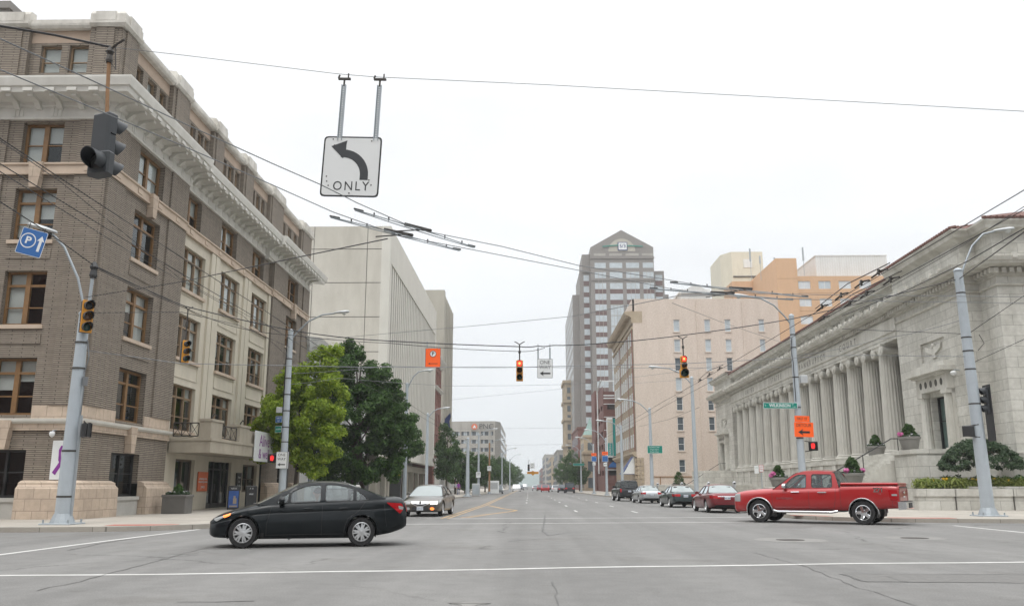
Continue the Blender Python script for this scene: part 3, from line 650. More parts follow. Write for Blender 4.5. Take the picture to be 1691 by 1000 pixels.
for i, (z0, z1) in enumerate(rows):
    g = 'window_glass'
    bl = lambda: [rw.choice((0, .45, .55, .9, 1)) for _ in range(3)] if i > 1 else [rw.choice((0, 0, .4, .55)) for _ in range(3)]
    for fr, us in ((fs, side_b), (ff, front_w)):
        for a, b in us:
            if i == 0: window(yw, fr, a, b, z0, z1, -.25, 2, (.55,), None, 'black_metal', 'dim_glass', .08, .09)
            else: window(yw, fr, a, b, z0, z1, -.25, 2, (.45,) if i < 4 else (.5,), .74 if i < 4 else None, 'brown_wood', g, .1, .2, blind=bl(), sill=.08 if i in (2, 3) else None)
    if 0 < i < 4:
        for a, b in side_c: window(yw, fs, a, b, z0, z1, -.3, 3, (.42,), .74, 'tan_wood', g, .08, .12, blind=[1, 1, .95] if i == 3 else ([rw.choice((0, 1, .6)), 0, rw.choice((0, .6, .95))] if i == 2 else [0, 0, .3]), sill=.02)
    if i == 4:
        for a, b in c5: window(yw, fs, a, b, z0, z1, -.5, 2, (.5,), None, 'brown_wood', g, .1, .2, blind=[1, .5])
window(yw, fs, 43.0, 45.5, .85, 2.72, -.3, 2, (), None, 'dark_wood', 'dim_glass', .1); window(yw, fs, 53.3, 56.1, 1.0, 2.68, -.3, 2, (.5,), None, 'dark_wood', 'dim_glass', .1, blind=[0, .5])
dr = MB()
for a in (47.5, 48.73, 49.97): dr.fbox(fs, a, a + .09, .16, 2.72, -.42, -.28); dr.fbox(fs, a + 1.14, a + 1.23, .16, 2.72, -.42, -.28); dr.fbox(fs, a + .09, a + 1.14, .16, .42, -.4, -.3); dr.fbox(fs, a + .09, a + 1.14, 2.25, 2.35, -.4, -.3); dr.fbox(fs, a + .2, a + .26, 1.05, 1.5, -.28, -.22)
dr = dr.build('entrance_door', 'black_metal', yw); MB().fquad(fs, 47.55, 51.15, .3, 2.7, -.36).build('pane', 'dim_glass', dr, fix=False)
# entrance canopy with balustrade
CX = -15.55
cn = MB().box(AX, CX, 41.75, 58.0, 2.98, 3.55); cn.box(AX, CX + .05, 41.7, 58.05, 3.55, 3.68)
cn = cn.build('canopy', 'canopy_concrete', yw)
m = MB()
for y0, y1, x0 in ((41.75, 43.3, CX - .62), (46.0, 47.6, CX - .62), (52.2, 53.8, CX - .62), (56.4, 58, CX - .62)):
    m.bbox(x0, CX - .02, y0, y1, 3.68, 4.5, .02); m.box(x0 - .05, CX + .03, y0 - .05, y1 + .05, 4.5, 4.62)
m.box(CX - .35, CX - .1, 47.6, 52.2, 3.68, 4.4); m.build('canopy_pier', 'canopy_concrete', yw)
def rail(m, a, b, z0, z1, n):
    a, b = Vector(a), Vector(b); up = Vector((0, 0, 1))
    for z in (z0, z1): m.tube([a + up * z, b + up * z], .03, 6)
    for k in range(n + 1): p = a.lerp(b, k / n); m.tube([p + up * z0, p + up * z1], .022, 5)
    for k in range(n): p, q = a.lerp(b, k / n), a.lerp(b, (k + 1) / n); m.tube([p + up * z0, q + up * z1], .014, 4); m.tube([q + up * z0, p + up * z1], .014, 4)
m = MB(); rail(m, (AX + .1, 41.9, 0), (CX - .7, 41.9, 0), 3.78, 4.42, 3); rail(m, (CX - .2, 43.35, 0), (CX - .2, 45.95, 0), 3.78, 4.4, 3); rail(m, (CX - .2, 53.85, 0), (CX - .2, 56.3, 0), 3.78, 4.4, 3)
m.build('railing', 'iron', yw)
m = MB()
for y in (42.5, 46.8): m.tube([(CX - .3, y, 4.62), (CX - .3, y, 4.75), (CX - .2, y + .05, 4.9), (CX - .12, y + .1, 4.8)], .04, 6); 
m.build('spot_lamp', 'iron', yw)
# things on that building
t = thing('wall_banner', 'white wall banner with a purple ribbon loop on the brick corner', 'banner', (-18.2, AY - .04, 1.72)); t.scale = (.78, 1, .80)
MB().bbox(-.5, .5, -.03, 0, -.12, 1.75, .01).build('panel', 'sign_white', t)
ffb = Fr((0, -.03, 0), (1, 0), (0, -1)); rb = MB()
rb.fpoly(ffb, [(-.38, .22), (-.22, .1), (.2, .82), (.2, 1.3), (.1, 1.5), (-.05, 1.5), (-.1, 1.4), (.03, 1.36), (.08, 1.2), (.05, .9)], 0, .012)
rb.fpoly(ffb, [(.4, .22), (.24, .1), (.02, .55), (-.12, .8), (-.14, 1.3), (-.05, 1.5), (.1, 1.5), (.0, 1.38), (-.03, 1.2), (.0, .92), (.12, .7)], .014, .022)
rb.build('ribbon', 'sign_purple', t)
t = thing('security_camera', 'white security camera on the brick corner above the ribbon banner', 'camera', (-18.5, AY - .2, 3.42)); MB().tube([(0, .1, .1), (0, -.12, .06), (0, -.15, 0)], .03, 6).build('bracket', 'galvanised', t); MB().lathe([(.02, -.16), (.09, -.1), (.11, 0), (.08, .06)], 12, Matrix.Translation((0, -.16, -.03))).build('dome', 'sign_white', t, 50)
t = thing('wall_sign', 'orange wall sign beside the canopy entrance doors', 'sign', (AX - .08, 46.62, 1.1)); MB().box(0, .05, -.68, .68, 0, 1.02).build('panel', 'sign_orange_dull', t)
fw_ = Fr((.05, 0, 0), (0, 1), (1, 0))
for s_, z_, sz in (('eliminating racism', .66, .15), ('empowering women', .50, .15), ('ywca', .24, .26)): text(s_, sz, 'sign_white', t, frm(fw_, 0, z_, .005))
t = thing('wall_sign', 'black notice board between the doors and the paned window', 'sign', (AX - .08, 52.45, 1.1)); MB().box(0, .06, -.42, .42, 0, 1.05).build('panel', 'black_plastic', t); text('Now', .2, 'sign_white', t, frm(fw_, 0, .78, .015)); text('is', .2, 'sign_white', t, frm(fw_, 0, .54, .015)); text('Sunday', .2, 'sign_white', t, frm(fw_, 0, .28, .015))
t = thing('canopy_banner', 'white banner with purple lettering hung at the far canopy end', 'banner', (CX + .08, 49.9, 2.85)); MB().box(0, .03, -1.7, 1.9, -.1, 1.6).build('cloth', 'sign_white', t)
fw2 = Fr((.03, 0, 0), (0, 1), (1, 0)); text('Alive', .95, 'sign_purple', t, frm(fw2, .1, 1.05, .005)); text('& well', .8, 'sign_purple', t, frm(fw2, .1, .32, .005))
# ================================================================== white columned hall behind the trees
wh = thing('white_building', 'white classical hall with columns half hidden behind the two street trees', 'building', (-22, 78, .14), world=True)
fh = Fr((-17.4, 0, 0), (0, 1), (1, 0)); m = MB().box(-34, -17.9, 66.6, 88.6, .14, 11.6); m.build('wall', 'white_metal', wh)
m = MB(); m.run(fh, [(-.5, 11.2), (0, 11.2), (.05, 12.0), (.25, 12.2), (.5, 12.3), (.65, 12.7), (.8, 12.95), (-.5, 13.1)], 66.6, 88.6); m.run(Fr((0, 66.6, 0), (1, 0), (0, -1)), [(-.5, 11.2), (0, 11.2), (.25, 12.2), (.5, 12.3), (.8, 12.95), (-.5, 13.1)], -30, -17.4, 0, .2); m.build('cornice', 'white_metal', wh)
m = MB()
for k in range(6): m.lathe([(.5, .5), (.5, .8), (.42, .9), (.36, 10.6), (.5, 10.8), (.5, 11.2)], 14, Matrix.Translation((-16.9, 69 + k * 3.5, 0)))
m.build('column', 'white_metal', wh, 40)
m = MB()
for k in range(5): m.fbox(fh, 70 + k * 3.5, 71.6 + k * 3.5, 1.5, 5, -.52, -.45); m.fbox(fh, 70 + k * 3.5, 71.6 + k * 3.5, 6.3, 9.8, -.52, -.45)
m.build('window', 'far_glass', wh, split=True)
t = thing('iron_fence', 'low black iron fence in front of the white hall', 'fence', (-15.4, 70, .14)); m = MB()
for k in range(40): m.tube([(0, -6 + k * .3, 0), (0, -6 + k * .3, 1.05)], .015, 4)
m.build('pickets', 'black_metal', t); MB().box(-.03, .03, -6, 5.7, .95, 1.0).box(-.03, .03, -6, 5.7, .12, .17).build('rail', 'black_metal', t)
# ================================================================== beige concrete block with vertical fins
bb = thing('concrete_building', 'long beige concrete block with a blank end wall and vertical fins', 'building', (-25, 110, .14), world=True)
BX, BY0, BY1, BH = -16.0, 89.6, 137.2, 29.4
fsb = Fr((BX, 0, 0), (0, 1), (1, 0)); ffb2 = Fr((0, BY0, 0), (1, 0), (0, -1))
m = MB().box(-60, BX - .02, BY0, BY1, 5.0, BH); m.box(-60, BX - 2.5, BY0 + .02, BY1 - .02, .14, 5.0)
m.box(-33, -25.9, BY0 - .25, BY0 - .002, .14, BH + .5); m.build('wall', 'beige_concrete', bb)
m = MB()
m.fbox(fsb, BY0, BY1, 25.4, BH + .02, -.02, .95); m.fbox(fsb, BY0, BY0 + 1.0, 5, 25.4, -.02, .95); m.fbox(fsb, BY1 - 1.6, BY1, 5, 25.4, -.02, .95); m.fbox(fsb, BY0, BY1, 4.4, 5.6, -.02, .95)
n = 30
for k in range(n): c = BY0 + 1.6 + (BY1 - BY0 - 3.6) * k / (n - 1); m.fbox(fsb, c - .42, c + .42, 5.6, 25.4, -.02, .85)
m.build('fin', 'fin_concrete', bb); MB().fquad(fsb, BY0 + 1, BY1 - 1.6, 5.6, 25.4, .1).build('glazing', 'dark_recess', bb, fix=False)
m = MB()
for z in (7.8, 11.6, 15.4, 19.2, 23, 26.8): m.fbox(ffb2, -25.8, BX, z - .035, z + .035, 0, .012)
for u in (-17.6, -25.85, -27.2, -23.5): m.fbox(ffb2, u - .03, u + .03, .2, BH, 0, .26 if u < -25.9 else .012)
m.build('panel_joint', 'dark_recess', bb)
MB().box(-21, -16.8, 110, 115, BH, BH + 3.2).build('roof_box', 'fin_concrete', bb)
m = MB(); m.box(-18.6, -16.2, 92, 136, 3.2, 4.0)
for k in range(8): m.box(-17, -16.4, 93 + k * 6, 93.6 + k * 6, .14, 3.2)
m.build('arcade', 'tower_concrete', bb); MB().box(-18.4, -18.3, 95, 99, .2, 2.6).build('doorway', 'far_glass', bb)
t = thing('kiosk', 'black advertising kiosk with a yellow top beside the dark street tree', 'kiosk', (-11.9, 77.5, .14)); MB().bbox(-.5, .5, -.3, .3, 0, 2.3, .04).build('cabinet', 'black_plastic', t); MB().box(-.42, .42, -.33, -.3, 2.05, 2.25).build('lit_top', 'petal_yellow', t); MB().box(-.62, -.52, -.3, .3, 0, 2.2).build('side_panel', 'tower_concrete', t)
# red brick narrow front with white cornice
rbk = thing('brick_building', 'narrow red brick front with white cornices beyond the finned concrete block', 'building', (-20, 142, .14), world=True)
fr_ = Fr((-15.3, 0, 0), (0, 1), (1, 0)); hs = [(139.3 + 2.6 * k, 140.7 + 2.6 * k, z, z + 2.2) for k in range(4) for z in (7.5, 11, 14.5, 18)]
m = MB(); m.wall(fr_, 138, 149, .14, 21.3, hs, .3); m.box(-30, -15.32, 137.9, 138.0, .14, 21.2); m.box(-30, -15.32, 149, 149.1, .14, 21.2); m.box(-30, -15.4, 138, 149, 21.1, 21.2); m.build('wall', 'red_brick', rbk, fix=False)
m = MB()
for a, b, c in hs and [(21.1, 22.3, .9), (16.9, 17.4, .5), (6.2, 7.0, .5)]: m.run(fr_, [(0, a), (.2, a), (c * .7, a + (b - a) * .5), (c, b - .1), (c, b), (0, b)], 138, 149)
m.box(-15.29, -15.1, 140, 147, .2, 5.8); m.build('cornice', 'white_terracotta', rbk)
for a, b, c, d in hs: window(rbk, fr_, a, b, c, d, -.15, 1, (.5,), None, 'sign_white', 'far_glass', .1)
# tall concrete tower slab behind
tw = thing('concrete_tower', 'tall plain concrete tower slab behind the finned block', 'building', (-30, 168, .14), world=True)
m = MB().box(-40, -16.3, 158, 180, .14, 38); m.box(-16.3, -15.9, 158, 160, .14, 37.99)
for k in range(6): m.box(-16.3, -16.0, 161.5 + k * 3.2, 162.7 + k * 3.2, .14, 37.5)
m.build('wall', 'tower_concrete', tw); MB().box(-20.6, -18.3, 157.93, 158.0, 26, 34.5).box(-19.6, -18.4, 157.93, 158, 20, 23.6).build('window', 'far_glass', tw)
for nm_, x_, m_ in (('flag', 146, 'navy'),):
    t = thing('flag', 'dark blue and red flags hanging on a slanted pole at the red brick front', 'flag', (-15.0, x_, 12)); MB().tube([(0, 0, 0), (1.8, -.6, 1.6)], .03, 6).build('flag_pole', 'galvanised', t)
    m = MB(); m.rings([[(1.7 + .12 * math.sin(k * 2), -.6 + .15 * math.cos(k * 1.7), 1.5 - .7 * k) for k in range(5)], [(.7 + .12 * math.sin(k * 2 + 1), -.3 + .15 * math.cos(k * 1.9), .6 - .65 * k) for k in range(5)]], cap=False, closed=False); m.build('cloth', 'navy', t, fix=False)
# low columned building on the left, further on
lb = thing('columned_building', 'pale low porch building with tall columns beyond the red brick front', 'building', (-16, 152, .14), world=True)
MB().box(-30, -15.25, 149.4, 157.8, .14, 6.6).build('wall', 'white_metal', lb)
m = MB()
for k in range(5): m.lathe([(.5, .14), (.5, .7), (.4, .8), (.34, 5.2), (.5, 5.4)], 12, Matrix.Translation((-13.6, 150 + k * 1.8, 0)))
m.build('column', 'white_metal', lb, 40); MB().box(-15.25, -13.1, 149.4, 157.7, 5.4, 6.3).box(-15.25, -12.9, 149.3, 157.8, 6.3, 6.7).build('entablature', 'white_metal', lb)
# bank block with curved front
pn = thing('office_building', 'grey curved office block with bands of windows and a bank sign', 'building', (-25, 360, .14), world=True)
PY = 350.0
def pc(x, z, d=0): t_ = (x + 13.7) / 40; return (x, PY + 12 * t_ * t_ - d, z)
xs = list(np.linspace(-60, -13.7, 24)); m = MB()
zb = [(0, 4.2), (5.6, 8.0), (9.4, 11.6), (13, 14.9), (16.4, 18.2), (19.7, 21.4), (23.0, 27.2)]
for a, b in zb: m.rings([[pc(x, z) for x in xs] for z in (a, b)], False, False)
m.add([(-13.7, PY, 0), (-11.6, PY + 6, 0), (-11.6, PY + 6, 27.2), (-13.7, PY, 27.2)], [(0, 1, 2, 3)]); m.box(-14.5, -11.62, PY + 6.01, PY + 90, 0, 27.19)
for x in xs[::2] + [-13.9]: m.box(x - .35, x + .35, pc(x, 0)[1] - .25, pc(x, 0)[1] + .5, 0, 27)
m.add([(-13.7, PY, 27.2), (-11.6, PY + 6, 27.2), (-11.6, PY + 90, 27.2), (-60, PY + 90, 27.2)] + [pc(x, 27.2) for x in xs[:-1]], [tuple(range(27))])
m.build('wall', 'grey_concrete', pn, fix=False)
m = MB(); m.rings([[(x, pc(x, 0)[1] + .6, z) for x in xs] for z in (2, 24)], False, False); m.build('glazing', 'far_glass', pn, fix=False)
m = MB()
for i, x in enumerate(np.linspace(-59, -14.5, 62)):
    if i % 7 in (0, 3, 4):
        for a, b in zip([q[1] for q in zb[:-1]], [q[0] for q in zb[1:]]): y = pc(x, 0)[1]; m.box(x - .33, x + .33, y + .45, y + .55, a, b)
m.build('window_blind', 'far_glass_pale', pn)
m = MB()
for z in range(1, 8): m.box(-11.6, -11.5, PY + 10, PY + 88, z * 3.3, z * 3.3 + 1.7)
m.build('side_window', 'far_glass_pale', pn, split=True)
T = facing(Vector((-17.1, PY - .7, 24.9))); text('PNC', 3.0, 'sign_black', pn, T, 'sign_lettering', .05)
m = MB().lathe([(1.25, 0), (1.25, .12)], 24, facing(Vector((-22, PY - .2, 24.9)))); m.build('sign_disc', 'sign_orange_dull', pn); m = MB(); m.prism([(0, .8), (.7, -.5), (-.7, -.5)], .13, .2, facing(Vector((-22, PY - .2, 24.9)))); m.build('sign_emblem', 'sign_white', pn)
# more low fronts at the far left end
def block(name, label, x0, x1, y0, y1, h, mat, side, rowsn, wmat='far_glass', extra=None):
    r = thing(name, label, 'building', ((x0 + x1) / 2, y0, .1), world=True); m = MB().box(x0, x1, y0, y1, 0, h); xs_ = x1 if side > 0 else x0
    m.box(x0 - .2, x1 + .2, y0 - .25, y1 + .2, h, h + .6); m.build('wall', mat, r); m = MB()
    sh = (h - 1) / rowsn
    for k in range(rowsn):
        for q in range(max(2, int((y1 - y0) / 4))): y = y0 + 1.2 + q * 4; m.box(*( (xs_, xs_ + .06) if side > 0 else (xs_ - .06, xs_)), y, y + 1.6, .8 + k * sh, .8 + k * sh + sh * .62)
        for q in range(max(2, int((x1 - x0) / 3.5))): x = x0 + 1 + q * 3.5; m.box(x, min(x + 1.5, x1 - .2), y0 - .06, y0, .8 + k * sh, .8 + k * sh + sh * .62)
    m.build('window', wmat, r, split=True); return r
block('shop_building', 'low tan shop block with a dark side wall far down the left pavement', -34, -14, 452, 500, 20, 'ornate_stone', 1, 3)
block('stone_tower', 'pale stone tower rising over the far left trees', -19, -14.5, 560, 570, 27, 'ornate_stone', 1, 5)
block('brick_building', 'grey brick row beyond the far left trees', -36, -12, 620, 700, 17, 'grey_concrete', 1, 3)
block('brick_building', 'brown low row at the far left street end', -36, -11, 720, 830, 14, 'red_brick', 1, 3)
block('roof_house', 'slate blue roof building rising behind the brick corner building at top left', -62, -40.3, 59, 75, 37.6, 'tower_grey', 1, 6)

# the two blocks on the near side of the junction, behind the viewer
block('brick_building', 'brick block on the near left corner of the junction behind the viewer', -60, -19, -40, -2, 22, 'red_brick', 1, 6)
block('brick_building', 'pale block on the near right corner of the junction behind the viewer', 24, 70, -40, 2, 26, 'grey_concrete', -1, 7)
block('brick_building', 'unseen wide pale block added far behind the viewer to darken reflections', -14, 22, -190, -150, 34, 'grey_concrete', -1, 9)  # added out of view so the car sides mirror less bright horizon
block('brick_building', 'unseen tall block added behind the viewer at left to darken reflections', -50, -16, -120, -50, 30, 'garage_brick', 1, 8)  # another unseen addition, a dark mass for the car paint to reflect
# ================================================================== the court house on the right
CA = R_(1.2); CP = Vector((26.75, 51.2, 0))
cu = Vector((math.sin(CA), math.cos(CA), 0)); cn_ = Vector((-math.cos(CA), math.sin(CA), 0))
fc = Fr(CP, cu, cn_)                                             # long facade: u runs away from the corner, d towards the street
fe = Fr(CP, -cn_, -cu)                                           # near end: u runs to the right, d towards the viewer
ct = thing('courthouse', 'grey stone courthouse with a long row of fluted columns and red tile roof', 'building', (45, 85, .14), world=True)
NB, PE, FE = 10.4, 66.9, 78.2                                    # near block end, portico end, far block end
E0, EW, ED = .95, 9.0, 2.0                                       # near end: return, width, projecting bay
fe2 = Fr(fe.p(0, 0, ED), fe.u, fe.n); fr2 = Fr(fe.p(E0, 0, 0), fe.n, -fe.u)   # projecting bay front, its left return (u towards viewer)
def court_runs(m, prof, port=True, shift=0):
    m.run(fc, prof, 0, NB, 1, 0); m.run(fe, prof, 0, E0, 1, -1); m.run(fr2, prof, 0, ED, -1, 1); m.run(fe2, prof, E0, 14, 1, 0); m.run(fc, prof, PE, FE, 0, 1)
    if port: m.run(fc, [(d - .25, z) for d, z in prof], NB - .06, PE + .06)
m = MB(); door = (3.35, 5.95, 3.5, 7.1)
m.wall(fc, 0, NB, .1, 16.3, [door, (3.25, 6.75, 9.5, 10.8)], .5); m.fquad(fc, 3.25, 6.75, 9.5, 10.8, -.14); m.wall(fe, 0, E0, .1, 16.3); m.wall(fr2, 0, ED, .1, 16.3); m.wall(fe2, E0, 14, .1, 16.3)
fdoor = (71.2, 73.6, 3.5, 7.1); m.wall(fc, PE, FE, .1, 16.3, [fdoor, (70.5, 74.3, 9.5, 10.8)], .5); m.fquad(fc, 70.5, 74.3, 9.5, 10.8, -.14)
m.fquad(Fr(fc.p(NB, 0, 0), -cn_, cu), 0, 6, .1, 16.3, 0); m.fquad(Fr(fc.p(PE, 0, 0), -cn_, -cu), 0, 6, .1, 16.3, 0); m.fquad(Fr(fc.p(FE, 0, 0), -cn_, cu), 0, 30, .1, 16.3, 0)
m.build('wall', 'court_stone', ct, fix=False)
for (a, b, c, d) in (door, fdoor):
    w_ = window(ct, fc, a, b, c, d, -.4, 2, (.58,), None, 'black_metal', 'dim_glass', .12, .1, blind=[1, 1], bmat='lens_green' if 0 else 'copper_green')
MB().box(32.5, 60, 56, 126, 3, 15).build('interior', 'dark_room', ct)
# portico: inner wall with tall windows, podium, columns
m = MB(); wins = [(12.0 + 3.57 * k - .75, 12.0 + 3.57 * k + .75, 4.5, 10.4) for k in range(16)]
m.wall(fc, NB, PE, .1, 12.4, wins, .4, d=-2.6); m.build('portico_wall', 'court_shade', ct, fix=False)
m = MB()
for a, b, c, d in wins: m.fquad(fc, a, b, c, d, -2.95)
pn_ = m.build('portico_window', 'far_glass', ct, fix=False)
m = MB(); m.fbox(fc, NB, PE, .1, 3.18, -2.59, .25); m.fbox(fc, NB - .02, PE + .02, 3.18, 3.5, -2.59, .4); m.fbox(fc, NB, PE, .1, 1.2, .25, .7)
for k in range(16): u = NB + .75 + k * 3.57; m.fbox(fc, u - .55, u + .55, 1.2, 3.18, .25, .36)
m.build('podium', 'court_stone', ct)
def flutes(n, r, k=.055): 
    out = []
    for i in range(n * 4):
        a = 2 * math.pi * i / (n * 4); q = r * (1 - (k if i % 4 in (1, 2) else (0.0)))
        out.append((q * math.cos(a), q * math.sin(a)))
    return out
def shaft(m, c, z0, z1, r0, r1, n=20):
    rs = []
    for t in (0, .33, .66, 1):
        r = r0 + (r1 - r0) * (t ** 1.5); rs.append([(c.x + x, c.y + y, z0 + (z1 - z0) * t) for x, y in flutes(n, r)])
    m.rings(rs, False)
for k in range(15):
    u = 13.84 + k * 3.569; c = fc.p(u, 0, -.62)
    m = MB(); shaft(m, c, 3.98, 11.15, .8, .68); col = m.build('column', 'court_column', ct, 25)
    m = MB(); T = Matrix.Translation((c.x, c.y, 0)); m.lathe([(1.02, 3.5), (1.02, 3.62), (1.06, 3.7), (1.0, 3.78), (.86, 3.82), (.9, 3.9), (.83, 3.98)], 24, T); m.build('column_base', 'court_column', col, 40)
    m = MB(); m.lathe([(.7, 11.12), (.76, 11.2), (.72, 11.26), (.86, 11.5), (.8, 11.6)], 20, T)
    for sd_ in (-1, 1):
        V = frm(fc, u + sd_ * .78, 11.38, -.62)
        m.lathe([(.1, -.92), (.36, -.9), (.40, -.82), (.28, -.4), (.25, 0), (.28, .4), (.40, .82), (.36, .9), (.22, .9), (.20, .96), (.1, .97)], 14, V)
    m.fbox(fc, u - .85, u + .85, 11.52, 11.74, -1.45, .22); m.fbox(fc, u - .95, u + .95, 11.74, 11.9, -1.55, .3); m.build('capital', 'court_trim', col, 40)
# entablature
ar = [(-1.6, 11.9), (.04, 11.9), (.04, 12.12), (.09, 12.13), (.09, 12.4), (.2, 12.46), (.2, 12.55), (.05, 12.56), (.05, 13.5), (-1.6, 13.5)]
m = MB(); m.run(fc, [(d + .0, z) for d, z in ar], NB, PE); m.build('architrave', 'court_trim', ct)
m = MB(); court_runs(m, [(0, 12.9), (.12, 12.92), (.16, 13.02), (.04, 13.05), (0, 13.1)], port=False); m.build('string_course', 'court_trim', ct)
m = MB(); court_runs(m, [(0, 13.45), (.2, 13.5), (.2, 13.6), (.26, 13.6), (.26, 13.92), (.5, 13.98), (1.0, 14.04), (1.05, 14.16), (1.12, 14.2), (1.2, 14.42), (0, 14.55)]); m.build('cornice', 'court_trim', ct)
m = MB()
def dents(fr, a, b, off=0):
    k = a
    while k < b: m.fbox(fr, k, k + .24, 13.62, 13.9, off + .25, off + .5); k += .44
dents(fc, -.3, NB); dents(fc, NB, PE, -.25); dents(fc, PE, FE); dents(fe2, E0 - .3, 14); dents(fr2, .4, ED + .3)
m.build('dentil_moulding', 'court_trim', ct)
m = MB()
for fr, a, b, o in ((fc, 0, NB, 0), (fc, NB, PE, -.25), (fc, PE, FE, 0), (fe2, E0, 14, 0)):
    k = a + .6
    while k < b: m.fbox(fr, k - .13, k + .13, 14.3, 14.62, o + 1.05, o + 1.24); k += 1.2
m.build('lion_head', 'court_trim', ct)
m = MB(); nbal = 15
m.wall(fc, NB, PE, 14.5, 15.8, [(13.84 + 3.569 * k - 1.1, 13.84 + 3.569 * k + 1.1, 14.95, 15.62) for k in range(15)], .25, d=-.5); m.build('attic_wall', 'court_trim', ct, fix=False)
m = MB()
for k in range(15): m.fquad(fc, 13.84 + 3.569 * k - 1.1, 13.84 + 3.569 * k + 1.1, 14.95, 15.62, -.75)
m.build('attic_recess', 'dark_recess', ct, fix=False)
m = MB()
for k in range(15):
    for j in range(3):
        u = 13.84 + 3.569 * k + (j - 1) * .72; m.fpoly(fc, [(u, 14.95), (u + .12, 15.15), (u + .3, 15.28), (u + .12, 15.42), (u, 15.62), (u - .12, 15.42), (u - .3, 15.28), (u - .12, 15.15)], -.7, -.5)
        if j < 2: m.fbox(fc, u + .32, u + .4, 14.95, 15.62, -.7, -.5)
m.build('attic_grille', 'court_trim', ct)
pr = [(0, 15.75), (.1, 15.8), (.16, 15.95), (.5, 16.02), (.55, 16.2), (.7, 16.42), (.7, 16.5), (0, 16.55)]
m = MB(); m.run(fc, [(d - .5, z - .05) for d, z in pr], NB - .6, PE + .6)
pr2 = [(0, 16.1), (.12, 16.2), (.3, 16.28), (.5, 16.34), (.55, 16.5), (.7, 16.72), (.7, 16.82), (0, 16.86)]
court_runs(m, pr2, port=False); m.build('attic_cornice', 'court_trim', ct)
# hipped tile roofs
m = MB()
def hip(fr, u0, u1, z0, d0, dep, rise, ends=(1, 1)):
    P = fr.p; a, b, c, d = P(u0, z0, d0), P(u1, z0, d0), P(u1, z0, -dep), P(u0, z0, -dep); e_, f_ = P(u0 + ends[0] * 6, z0 + rise, -dep / 2), P(u1 - ends[1] * 6, z0 + rise, -dep / 2)
    m.add([a, b, c, d, e_, f_], [(0, 1, 5, 4), (1, 2, 5), (2, 3, 4, 5), (3, 0, 4)])
hip(fc, -.7, NB + .3, 16.84, .72, 24, 3.0); hip(fc, NB - .2, PE + .2, 16.42, .25, 24, 3.0, (0, 0)); hip(fc, PE - .3, FE + .7, 16.84, .72, 24, 3.0)
hip(Fr(fe2.p(E0, 0, 0), fe2.u, fe2.n), -.7, 26, 16.84, .72, 12, 2.4)
def tiles(fr, u0, u1, z, d0, dep, rise, clip=1):
    k = u0; sl = math.hypot(6, rise * .5)
    while k < u1:
        t_ = max(.03, min(1, (k - u0) / 6)) if clip else 1; q_ = -dep / 2 - d0; m.tube([fr.p(k, z + .05, d0 + .06), fr.p(k, z + .05 + rise * t_, d0 + q_ * t_)], .1, 6); k += .34
tiles(fc, -.6, NB, 16.84, .72, 24, 3.0); tiles(fc, NB, PE, 16.42, .25, 24, 3.0, 0); tiles(Fr(fe2.p(E0, 0, 0), fe2.u, fe2.n), -.6, 14, 16.84, .72, 12, 2.4)
m.build('roof', 'roof_tile', ct)
# lettering, eagle panel, door surrounds
for s_, u_, w_ in (('UNITED', 56.0, 0), ('STATES', 43.5, 0), ('BANKRUPTCY', 30.5, 0), ('COURT', 20.5, 0)):
    text(s_, .75, 'dark_recess', ct, frm(fc, u_, 12.99, .052) @ Matrix.Rotation(0, 4, 'Z') @ Matrix.Diagonal((-1, 1, 1, 1)), 'frieze_lettering', .004, spacing=2.0)
def eagle(u):
    m = MB(); q = lambda a, b: (u + a, 10.1 + b)
    m.fpoly(fc, [q(-1.2, .42), q(-.5, .2), q(-.15, .32), q(0, .5), q(.15, .32), q(.5, .2), q(1.2, .42), q(1.05, .1), q(.5, -.12), q(.2, -.2), q(.25, -.45), q(-.25, -.45), q(-.2, -.2), q(-.5, -.12), q(-1.05, .1)], -.14, -.02)
    m.lathe([(.14, -.1), (.2, 0), (.12, .1)], 10, frm(fc, u, 10.45, -.05)); m.build('eagle_relief', 'court_trim', ct)
eagle(5.0); eagle(72.4)
for c in (4.65, 72.4):
    m = MB()
    for sd_ in (-1, 1):
        m.fbox(fc, c + sd_ * 2.05 - .1, c + sd_ * 2.05 + .1, 3.5, 7.35, 0, .2); shaft(m, fc.p(c + sd_ * 1.75, 0, .22), 3.7, 7.1, .33, .29, 12); m.fbox(fc, c + sd_ * 1.75 - .4, c + sd_ * 1.75 + .4, 7.1, 7.4, .0, .55); m.fbox(fc, c + sd_ * 1.75 - .4, c + sd_ * 1.75 + .4, 3.5, 3.72, 0, .55)
    m.fbox(fc, c - 2.2, c + 2.2, 7.4, 8.35, 0, .5); m.fbox(fc, c - 2.35, c + 2.35, 8.35, 8.5, 0, .75); m.fbox(fc, c - 2.6, c + 2.6, 8.5, 8.78, 0, 1.0); m.fbox(fc, c - 2.3, c + 2.3, 8.78, 9.15, 0, .6)
    m.build('door_surround', 'court_trim', ct)
    m = MB()
    for k in range(5): m.lathe([(.23, 0), (.23, .02)], 14, frm(fc, c - 1.5 + k * .75, 7.88, .5), sx=.75)
    m.build('round_vent', 'dark_recess', ct)
